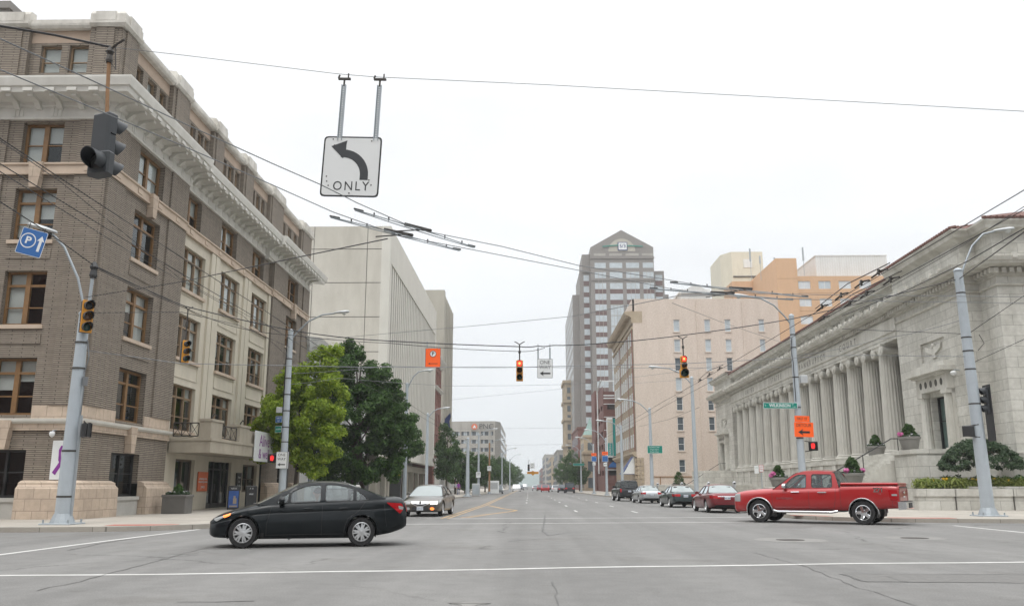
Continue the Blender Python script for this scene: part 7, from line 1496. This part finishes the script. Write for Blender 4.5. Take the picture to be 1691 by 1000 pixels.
# ================================================================== overhead wires
WG = 'overhead wires'
def wire(label, pts, r=.012, mat='wire_black', sag=0, n=10, name='overhead_wire'):
    out = []
    for i in range(len(pts) - 1):
        a, b = Vector(pts[i]), Vector(pts[i + 1])
        for k in range(n + (i == len(pts) - 2)): t = k / n; out.append(a.lerp(b, t) - Vector((0, 0, 4 * sag * t * (1 - t))))
    o = MB().tube(out, r, 5).build(name, mat, None, 60); return tag(o, label, 'wire', WG)
wire('span wire holding the left turn only sign and the big dark signal', [at(-120, 15, 13.5), at(0, 43, 13.5), at(90, 58, 13.5), at(183, 78, 13.5)], .022); wire('thin upper span wire crossing the whole sky to the right', [at(183, 78, 13.5), at(300, 91, 13.5), at(556, 122, 13.5), at(616, 127, 13.5), at(900, 140, 13.5), at(1300, 162, 13.5), at(1800, 190, 13.5)], .0055, 'wire_grey', n=4)
zt = 5.95
def zpt(px, py): return atz(px, py, zt)
A = [(-60, 40), (0, 64), (150, 132), (300, 202), (450, 270), (530, 305), (590, 335), (690, 379), (760, 393), (830, 407), (955, 438), (1105, 462), (1230, 484), (1330, 486), (1500, 488), (1691, 490)]
B = [(-60, 92), (0, 115), (150, 177), (300, 240), (420, 292), (550, 350), (660, 389), (785, 413), (955, 446), (1105, 476), (1200, 490), (1330, 494), (1500, 498), (1691, 500)]
wire('upper trolley wire curving across the junction through the overhead crossing', [Vector((-9.5, -12, zt)), Vector((-7.4, 3, zt))] + [zpt(*q) for q in A], .008, 'wire_grey', n=3); wire('lower trolley wire curving across the junction through the overhead crossing', [Vector((-8.5, -12, zt)), Vector((-6.4, 3, zt))] + [zpt(*q) for q in B], .008, 'wire_grey', n=3)
def frog(label, centre, px, py, dirs, L_=1.4, bars=(.035, .05)):
    t = thing('trolley_crossing', label, 'trolley fitting', zpt(px, py)); m = MB(); d = Vector(dirs).normalized(); s = d.cross(Vector((0, 0, 1)))
    for o in (-.05, .05): m.tube([-d * L_ + s * o * .3, -d * L_ * .4 + s * o, d * L_ * .4 + s * o, d * L_ + s * o * .3], .010, 6)
    m.build('runner', 'galvanised', t); m = MB(); m.tube([-d * .35 + Vector((0, 0, .03)), d * .3 + Vector((0, 0, .06))], .034, 6); m.tube([-s * .4 - d * .25, s * .2 + d * .1], .013, 5)
    for k in (-.8, -.55, .5, .85): m.tube([d * k * L_ * .9, d * k * L_ * .9 + Vector((0, 0, .06))], .014, 5)
    for k in (-.95, .95): m.tube([d * k * L_ - d * .1 + Vector((0, 0, .02)), d * k * L_ + d * .1 + Vector((0, 0, .03))], .016, 5)
    m.build('frog', 'iron', t)
frog('trolley wire crossing of dark metal high above the beige block, right one', None, 692, 380, zpt(830, 407) - zpt(550, 315), 1.5); frog('trolley wire crossing of dark metal high above the beige block, left one', None, 660, 388, zpt(785, 412) - zpt(550, 350), 1.5)
frog('trolley wire crossing in front of the cream plant room', None, 1225, 479, zpt(1330, 486) - zpt(1105, 462), 2.0); frog('trolley wire crossing just below and left of the one by the plant room', None, 1195, 486, zpt(1330, 494) - zpt(1105, 476), 2.0)
top1 = Vector((P1[0] + .16, P1[1], 9.0)); c1 = zpt(640, 394); wire('support wire from the left corner pole up to the trolley crossing', [Vector((P1[0], P1[1] - .2, 7.8)), at(300, 465, 24), at(480, 427, 18), c1], .012); wire('support wire from the second left pole to the right trolley crossing', [Vector((P2[0], P2[1], 9.3)), at(780, 538, 38), at(945, 522, 30), at(1060, 500, 24), zpt(1120, 488), zpt(1195, 486)], .011, 'wire_grey')
# trolley wires running along the street
for x, lab in ((-7.0, 'inner trolley wire over the left lanes'), (-7.55, 'outer trolley wire over the left lanes'), (7.75, 'inner trolley wire over the right lanes'), (8.3, 'outer trolley wire over the right lanes')):
    wire(lab, [(x, 4, zt), (x, 22, zt), (x * .98, 48, zt + .05), (x * .9, 85, zt), (x * .8, 130, zt), (x * .75, 260, zt)], .0085, 'wire_black', .05, 6)
def ears(x, ys, lab):
    t = thing('wire_hangers', lab, 'trolley fitting', (x, ys[0], zt)); m = MB()
    for i, y in enumerate(ys): m.tube([(0, y - ys[0] - .45, .0), (.02, y - ys[0] - .1, .06), (0, y - ys[0] + .4, .02)], .022, 5); m.tube([(0, y - ys[0], 0), (.03, y - ys[0] + .08, .12)], .028, 5); m.tube([(-.06, y - ys[0] - .2, .05), (.07, y - ys[0] + .25, .1)], .017, 5)
    m.tube([(0, -.6, .1), (0, (ys[-1] - ys[0]) * .5, .22), (0, ys[-1] - ys[0] + .5, .1)], .013, 4); m.build('clamps', 'iron', t)
ears(7.75, (18.3, 19.3, 20.6, 22.0), 'dark clamps on the inner trolley wire before the courthouse eaves'); ears(8.3, (19.0, 20.4, 21.5, 23.5), 'dark clamps on the outer trolley wire before the courthouse eaves'); ears(7.7, (34.0, 36.0, 38.0), 'pale clamps on the trolley wire before the far courthouse corner')
# span wires
sp = [top1, at(304, 505, 31), at(480, 545, 32), at(600, 560, 33), at(858, 572, 33), at(888, 571, 33.2), at(912, 570, 33.2), at(1000, 566, 34), at(1129, 553, 35.5), at(1310, 526, 36.5), Vector((P3[0] - .1, P3[1], 10.4))]
wire('black signal span wire from pole to pole across the far side of the junction', sp, .02, n=5, sag=.03); wire('second cable looping along the signal span wire', [p_ + Vector((0, .05, -.05)) for p_ in sp[:2]] + [at(390, 540, 31.5), at(480, 553, 32), at(640, 566, 33), at(858, 580, 33), at(900, 574, 33.2)], .012, n=5, sag=.05)
wire('cable from the right corner pole rising out of the picture', [Vector((P3[0] - .1, P3[1], 10.4)), at(1691, 383, 22), at(1800, 330, 16)], .02); wire('lower parallel cable rising to the right edge', [at(1391, 521, 36), at(1500, 478, 31), at(1600, 430, 25), at(1691, 377, 21), at(1800, 316, 17)], .016)
wire('upper thin cable crossing the courthouse attic', [at(1470, 474, 40), at(1590, 405, 30), at(1691, 341, 24), at(1760, 300, 20)], .011)
wire('parking sign wire dipping from the upper left edge to the corner pole', [at(-60, 298, 22), at(0, 333, 23), at(80, 384, 26), top1], .018)
wire('level grey span wire below the hanging signals', [Vector((P1[0], P1[1], 6.0)), at(300, 600, 29), at(600, 606, 31), at(858, 606, 32.4), at(1130, 600, 33), at(1400, 586, 36), Vector((P3[0], P3[1], 6.9))], .013, 'wire_grey', n=6)
wire('upper steadying cable between the left pole and the signal pole', [Vector((P1[0], P1[1], 7.3)), at(300, 515, 32), at(395, 537, 36), Vector((P2[0], P2[1], 9.0))], .012); wire('span wire from the left lamp pole to the detour sign pole', [Vector((P2[0], P2[1], 7.5)), at(640, 604, 46.5), at(880, 606, 46), Vector((P4[0], P4[1], 7.6))], .012, 'wire_grey', .05)
wire('drooping wire from the left lamp pole into the street', [Vector((P2[0], P2[1], 6.9)), at(560, 624, 47), at(745, 637, 60), at(945, 634, 70), at(1130, 612, 66), at(1200, 600, 60)], .011, 'wire_grey', .03); wire('thin cross wire over the far trees', [at(742, 660, 100), at(945, 640, 106), at(1150, 625, 104)], .014, 'wire_grey'); wire('lower thin cross wire far down the street', [at(742, 708, 125), at(930, 706, 130)], .014, 'wire_grey'); wire('lowest thin cross wire far down the street', [at(800, 735, 150), at(945, 733, 150)], .014, 'wire_grey')
wire('guy wire slanting across the cream painted wall', [at(1110, 500, 30), at(1190, 531, 40), at(1290, 565, 45), Vector((P4[0], P4[1], 9.0))], .010, 'wire_grey'); wire('slack cable from the lamp pole down to the painted wall', [at(1155, 672, 103), at(1105, 692, 120), at(1055, 704, 139)], .02); wire('upper slack cable from the lamp pole to the painted wall', [at(1150, 628, 104), at(1070, 690, 139)], .014, 'wire_grey'); wire('span wire between the detour sign pole and the right corner pole', [Vector((P4[0], P4[1], 8.2)), at(1450, 560, 42), Vector((P3[0], P3[1], 8.6))], .014, 'wire_grey', .1); wire('cross wire leaving the right corner pole at mid height', [Vector((P3[0], P3[1], 6.6)), at(1691, 560, 37), at(1800, 556, 37)], .014); wire('upper cross wire leaving the right corner pole', [at(1391, 543, 40), Vector((P3[0], P3[1], 7.9)), at(1691, 488, 35), at(1800, 470, 34)], .014)
wire('lower left wire from the picture edge to the second left pole', [at(-60, 195, 12), at(0, 232, 13), at(100, 300, 18), at(300, 462, 30), Vector((P2[0], P2[1], 9.5))], .009); wire('second lower left wire passing the parking sign', [at(-60, 255, 12), at(0, 283, 14), at(27, 300, 15), at(222, 420, 25), at(400, 520, 40), Vector((P2[0], P2[1], 8.4))], .010)
# ================================================================== trees
tree('street_tree', 'yellow green maple overlapping the brick building beside the left lamp pole', (-14.0, 52, .14), [(0, 0, 5.6, 2.4, 2.5, 2.2), (1.1, .2, 7.1, 1.7, 2, 1.9), (1.5, 0, 8.7, 1.0, 1.2, 1.2), (-1.7, -.3, 5.2, 1.7, 1.6, 1.5), (.5, 0, 3.4, 2.2, 2, 1.3), (1.8, .2, 4.5, 1.0, 1.3, 1.6), (-2.2, .2, 4.4, 1.0, 1.2, .9), (-.6, 0, 7.3, 1.0, 1.2, .9), (2.0, 0, 5.9, .7, 1.0, .8), (1.2, 0, 2.5, 1.3, 1.2, .7), (-1.6, 0, 3.2, 1.2, 1.2, .9)], 2.3, .13, 36000, .21, 'leaf_bright', 9, .5, 3)
tree('street_tree', 'large dark green tree in front of the finned concrete block', (-12.5, 63, .14), [(0, 0, 6.2, 3.3, 2.8, 3.0), (-.7, 0, 8.8, 2.3, 2.1, 2.0), (-.8, 0, 10.7, 1.3, 1.4, 1.3), (1.3, .2, 8.6, 1.7, 1.6, 1.7), (2.1, 0, 5.2, 1.9, 2, 2.1), (-2.0, 0, 4.2, 2.2, 2.0, 1.9), (.8, 0, 3.3, 2.6, 2.2, 1.3), (2.9, .3, 6.3, 1.1, 1.3, 1.4), (3.2, 0, 4.0, .9, 1.2, 1.2), (-2.9, 0, 3.0, 1.2, 1.3, 1.1), (1.6, 0, 7.4, 1.5, 1.4, 1.4), (-1.2, 0, 2.2, 2.0, 1.6, 1.0), (1.4, 0, 2.3, 2.0, 1.6, 1.0), (-2.9, .2, 5.4, .9, 1.1, 1.1)], 2.2, .17, 64000, .235, 'leaf_dark', 9, .56, 11, stems=2)
tree('street_tree', 'small ragged dark tree at the right side of the large dark one', (-10.3, 71, .14), [(0, 0, 4.9, 1.5, 1.4, 1.5), (.8, 0, 6.2, .9, 1, 1.0), (-.8, 0, 3.6, 1.5, 1.3, 1.0), (1.2, 0, 4.0, .8, .8, .7)], 2.2, .09, 5000, .30, 'leaf_mid', 5, .55, 21)
TG = 'trees along the far pavements'
for px, Y, h, rw_, lab, mt, sd_ in ((738, 122, 10.0, 1.9, 'slender feathery tree right of the red brick front', 'leaf_mid', 31), (752, 132, 7.8, 2.6, 'darker tree in front of the pale columned building', 'leaf_dark', 32), (785, 150, 7.0, 2.6, 'first round tree before the curved office block', 'leaf_mid', 33), (801, 168, 7.7, 3.0, 'second round tree before the curved office block', 'leaf_mid', 34), (815, 190, 8.0, 3.2, 'third tree before the curved office block', 'leaf_mid', 35), (829, 220, 8.4, 3.4, 'tree under the corner of the curved office block', 'leaf_mid', 36), (841, 265, 9.0, 3.6, 'tree at the far right of the left hand row', 'leaf_mid', 37), (849, 330, 9.2, 3.6, 'last small tree of the left hand row', 'leaf_mid', 38), (768, 142, 4.6, 1.9, 'low dark shrub like tree behind the thick lamp pole', 'leaf_dark', 39),
                               (944, 215, 10.4, 3.0, 'dark tree on the right pavement under the stone tower', 'leaf_dark', 41), (932, 235, 8.8, 2.6, 'left one of the two dark trees on the right pavement', 'leaf_dark', 42), (957, 200, 7.6, 2.2, 'low dark tree beside the red awning', 'leaf_dark', 43)):
    p = at(px, 800, Y); rg = random.Random(sd_); bl = [(0, 0, h * .58, rw_, rw_, h * .3), (rg.uniform(-.5, .5), 0, h * .82, rw_ * .6, rw_ * .6, h * .17), (-rw_ * .55, 0, h * .45, rw_ * .6, rw_ * .6, h * .2), (rw_ * .55, 0, h * .5, rw_ * .6, rw_ * .6, h * .22), (0, 0, h * .3, rw_ * .8, rw_ * .8, h * .14)]
    tree('street_tree', lab, (p.x, Y, .14), bl, h * .3, .12, 5200, .34, mt, 6, .62, sd_, TG)
# round topped weeping tree over the flower bed
t = thing('ornamental_tree', 'mushroom shaped weeping tree in the flower bed at the right edge', 'tree', (24.55, 47.3, 1.1)); m = MB().tube([(0, 0, 0), (.03, 0, .7), (-.02, 0, 1.6), (.05, 0, 2.0)], [.11, .1, .1, .06], 8)
for k in range(9): a = k * .7; m.tube([(0, 0, 1.6), (.7 * math.cos(a), .7 * math.sin(a), 2.25), (1.5 * math.cos(a), 1.3 * math.sin(a), 1.7)], [.05, .04, .015], 5)
m.build('trunk', 'bark', t, 60); rg = np.random.default_rng(5); cl = []
for k in range(150): a = rg.random() * 6.28; r = math.sqrt(rg.random()); cl.append((2.0 * r * math.cos(a), 1.6 * r * math.sin(a), 2.65 - 1.15 * r ** 2.4 - .1 * rg.random(), .26))
for k in range(40): a = rg.random() * 6.28; cl.append((1.95 * math.cos(a), 1.6 * math.sin(a), 1.38 - .2 * rg.random(), .2))
leaves('crown', cl, 17000, .15, 'leaf_topiary', t, 5, droop=.8, aspect=.4)
# lilies and hedge in the bed
rg = np.random.default_rng(8); cl = [(20.95 + 9.5 * rg.random(), 46.45 + 1.5 * rg.random(), 1.3 + .28 * rg.random(), .26) for k in range(260)]; o = leaves('flower_bed', cl, 12000, .46, 'leaf_lily', None, 8, droop=-.7, aspect=.14); tag(o, 'green and yellow day lily bed behind the stone retaining wall', 'flower bed', None, 'stuff')
cl = [(23 + 8 * rg.random(), 48.3 + .6 * rg.random(), 1.5 + .35 * rg.random(), .25) for k in range(120)]; o = leaves('hedge', cl, 6000, .12, 'leaf_box', None, 9); tag(o, 'low clipped green hedge behind the lilies at the right edge', 'hedge')
cl = [(21.1 + 6 * rg.random(), 46.4 + .6 * rg.random(), 1.66 + .12 * rg.random(), .07) for k in range(16)]; o = leaves('lily_flowers', cl, 170, .10, 'petal_yellow', None, 10, aspect=.7); tag(o, 'scattered yellow lily flowers over the bed', 'flowers', None, 'stuff')
# planters
def planter(label, loc, r, h, dome, mat='planter_grey', pink=(), seed=1, square=False):
    t = thing('planter', label, 'planter', loc, 0, 'shrub planters'); m = MB()
    if square: m.bbox(-r, r, -r * .75, r * .75, 0, h, .04); m.bbox(-r * 1.06, r * 1.06, -r * .8, r * .8, h - .12, h, .03)
    else: m.lathe([(r * .66, 0), (r * .7, .03), (r * .93, h - .16), (r * 1.02, h - .14), (r * 1.05, h - .02), (r * .98, h), (r * .9, h - .03), (r * .86, h - .14), (.02, h - .14)], 28)
    m.build('pot', mat, t, 40); rg = np.random.default_rng(seed); cl = []
    for k in range(60): a = rg.random() * 6.28; q = rg.random(); rr = dome * .85 * math.sin(math.acos(min(1, q ** .8))) if 0 else dome * (1 - q) ** .55 * .85; rr *= .6 + .4 * rg.random(); cl.append((rr * math.cos(a), rr * math.sin(a), h + q * dome * 1.45, .13 * dome / .5))
    leaves('shrub', cl, 3600, .085, 'leaf_box', t, seed, aspect=.6)
    cl = [(r * .82 * math.cos(a), r * .82 * math.sin(a) * (.75 if square else 1), h + .06, .1) for a in np.linspace(0, 6.0, 14)]; leaves('edging_plants', cl, 420, .11, 'leaf_topiary', t, seed + 1); leaves('white_flowers', [(x, y, z + .06, .07) for x, y, z, _ in cl[::2]], 70, .07, 'petal_white', t, seed + 2, aspect=.9)
    if pink: leaves('pink_flowers', [(r * x, r * y, h + z, .16) for x, y, z in pink], 160 * len(pink), .11, 'petal_pink', t, seed + 3, aspect=.9)
    return t
pc_ = lambda u, d, z: tuple(fc.p(u, z, d))
planter('planter with a pointed box shrub and pink flowers behind the pickup bed', pc_(1.0, 7.3, 1.5), .68, .62, .62, pink=((-.7, -.6, .16), (.75, -.4, .18)), seed=1)
planter('planter with a shrub on the podium, above and behind the lower one', pc_(8.6, 2.9, 3.1), .62, .95, .5, seed=2)
planter('planter with a single pink bloom on the pedestal before the doorway', pc_(.6, 3.9, 3.45), .62, .80, .52, pink=((-.95, -.3, .16),), seed=3)
Yp = 58.; p = at(1285, 775, Yp); planter('planter with bright pink flowers left of the pickup windscreen', (p.x, Yp, 1.3), .62, .62, .5, pink=((-.9, -.4, .14), (-.7, -.5, .26)), seed=4); tag(MB().bbox(p.x - .8, p.x + .8, Yp - .8, Yp + .8, .1, 1.3, .03).build('pedestal', 'court_stone'), 'square stone pedestal under the pink planter left of the pickup', 'pedestal')
Yp = 104.; p = at(1121, 785, Yp); planter('dark planter with a rounded shrub before the cream painted wall', (p.x, Yp, .6), .8, 1.0, .9, 'planter_dark', seed=5); tag(MB().bbox(p.x - 4, p.x + 9, Yp + 1.2, Yp + 1.8, .1, 1.5, .03).build('low_wall', 'court_stone'), 'low stone wall behind the dark planter at the cream painted block', 'wall')
p = atz(286, 848, .14); planter('square grey planter box at the brick wall beside the entrance canopy', (p.x - .1, p.y + .6, .14), .56, .85, .3, 'planter_dark', seed=6, square=True)
# newspaper boxes, meters, cabinets
def newsbox(label, loc, rz, face, words):
    t = thing('newspaper_box', label, 'newspaper box', loc, rz); MB().bbox(-.3, .3, -.25, .25, 0, 1.25, .04).build('cabinet', 'black_plastic', t); m = MB().box(-.25, .25, -.262, -.25, .12, .98); m.build('front_panel', face, t)
    if face == 'news_blue': m = MB(); m.box(-.02, .16, -.268, -.262, .3, .6); m.box(.0, .1, -.272, -.266, .6, .72); m.box(-.2, .2, -.268, -.262, .14, .22); m.build('picture', 'ornate_stone', t)
    for i, s_ in enumerate(words): text(s_, .11, 'sign_white', t, facing(Vector((0, -.275, 1.1 - i * .3))), ext=.001)
newsbox('black newspaper box with a blue picture front by the canopy doors', (-15.9, 46.6, .14), R_(20), 'news_blue', ('NEWS',)); newsbox('black newspaper box to the right of the blue fronted one', (-15.15, 47.2, .14), R_(20), 'black_plastic', ('A  8', 'FREE'))
for k, (px, Y, lab) in enumerate(((1095, 64, 'parking meter between the silver and the dark green sedan'), (1140, 56.5, 'parking meter beyond the dark green sedan roof'), (1212, 49.5, 'parking meter behind the maroon sedan near the pickup'), (1051, 76, 'parking meter beside the black off-roader'))):
    p = at(px, 800, Y); t = thing('parking_meter', lab, 'parking meter', (max(p.x, 11.7 if Y < 60 else 11.3), Y, .14), 0, 'parking meters'); MB().tube([(0, 0, 0), (0, 0, 1.15)], .03, 8).build('post', 'galvanised', t); MB().lathe([(.06, 1.12), (.1, 1.2), (.11, 1.38), (.09, 1.46), (.02, 1.5)], 14, sy=.7).build('head', 'lamp_metal', t, 50); MB().box(-.06, .06, -.08, -.07, 1.34, 1.42).build('dial', 'black_plastic', t)
p = at(783, 800, 108); t = thing('utility_cabinet', 'pale utility cabinet at the foot of the left lamp poles', 'cabinet', (p.x, 112, .14)); MB().bbox(-.5, .5, -.4, .4, 0, 1.5, .04).build('housing', 'lamp_metal', t); MB().box(-.4, .4, -.42, -.4, .2, 1.3).build('door', 'pole_grey', t)
p = at(818, 800, 140); t = thing('utility_cabinet', 'white notice cabinet between the far left lamp poles', 'cabinet', (p.x - .3, 140, .14)); MB().bbox(-.9, .9, -.3, .3, 0, 2.0, .04).build('housing', 'sign_white', t); MB().box(-.7, .7, -.32, -.3, .7, 1.7).build('door', 'lamp_metal', t)
def walker(label, loc, rz, shirt, legs, h=1.7):
    root = thing('person', label, 'person', loc, rz); bm = bmesh.new(); sk = bm.verts.layers.skin.verify()
    def ch(pts, par):
        for x, y, z, r in pts:
            v = bm.verts.new((x, y, z)); v[sk].radius = (r, r * .8 if r > .1 else r)
            if par: bm.edges.new((par, v))
            par = v
        return par
    hp = bm.verts.new((0, 0, .92)); hp[sk].radius = (.14, .12); hp[sk].use_root = True; c_ = ch([(0, 0, 1.12, .13), (.01, 0, 1.34, .15)], hp); n_ = ch([(.01, 0, 1.46, .06), (.02, 0, 1.52, .055)], c_); ch([(.04, 0, 1.6, .085), (.04, 0, 1.66, .09), (.03, 0, 1.71, .06)], n_)
    for sg in (1, -1): ch([(0, sg * .17, 1.38, .06), (-.04 * sg, sg * .23, 1.12, .045), (.08 * sg + .05, sg * .22, .88, .035), (.1 * sg + .06, sg * .21, .80, .04)], c_); ch([(.06 * sg, sg * .09, .86, .085), (.14 * sg, sg * .09, .48, .06), (.1 * sg - .06, sg * .09, .09, .042), (.1 * sg + .1, sg * .1, .04, .04)], hp)
    me = bpy.data.meshes.new('body'); bm.to_mesh(me); bm.free(); o = bpy.data.objects.new('body', me); COL.objects.link(o); o.modifiers.new('s', 'SKIN'); o.modifiers.new('u', 'SUBSURF').levels = 1; bpy.context.view_layer.update(); m2 = bpy.data.meshes.new_from_object(o.evaluated_get(bpy.context.evaluated_depsgraph_get())); bpy.data.objects.remove(o)
    for mt in ('skin', shirt, legs): m2.materials.append(MATS[mt])
    for p_ in m2.polygons: z = p_.center.z; p_.material_index = 2 if z < .93 and abs(p_.center.y) < .17 else (1 if z < 1.47 and z > .98 else 0); p_.use_smooth = True
    o = bpy.data.objects.new('body', m2); COL.objects.link(o); o.parent = root; MB().lathe([(.09, 1.66), (.1, 1.7), (.08, 1.76), (.01, 1.79)], 12, Matrix.Translation((.02, 0, 0))).build('hair', 'hair', root, 60)
p = at(757, 800, 118); walker('distant walker in dark purple clothes on the left pavement', (p.x, 118, .14), R_(-80), 'sign_purple', 'navy'); p = at(752.5, 800, 122); walker('distant walker in a grey top left of the purple one', (p.x, 122, .14), R_(-80), 'lamp_metal', 'paint_dark' if 0 else 'iron')

# ================================================================== the air between: a thin pale haze
hz = MB().box(-420, 420, -150, 1480, -2.2, 140).build('haze', 'kerb_stone'); hz['kind'] = 'stuff'; hz.data.materials.clear()
hm = bpy.data.materials.new('haze_air'); hm.use_nodes = True; hn = hm.node_tree; hn.nodes.clear(); ho = N(hn, 'ShaderNodeOutputMaterial'); hv_ = N(hn, 'ShaderNodeVolumePrincipled')
hv_.inputs['Color'].default_value = (.93, .95, .97, 1); hv_.inputs['Density'].default_value = .00045; hn.links.new(hv_.outputs[0], ho.inputs['Volume']); hz.data.materials.append(hm)
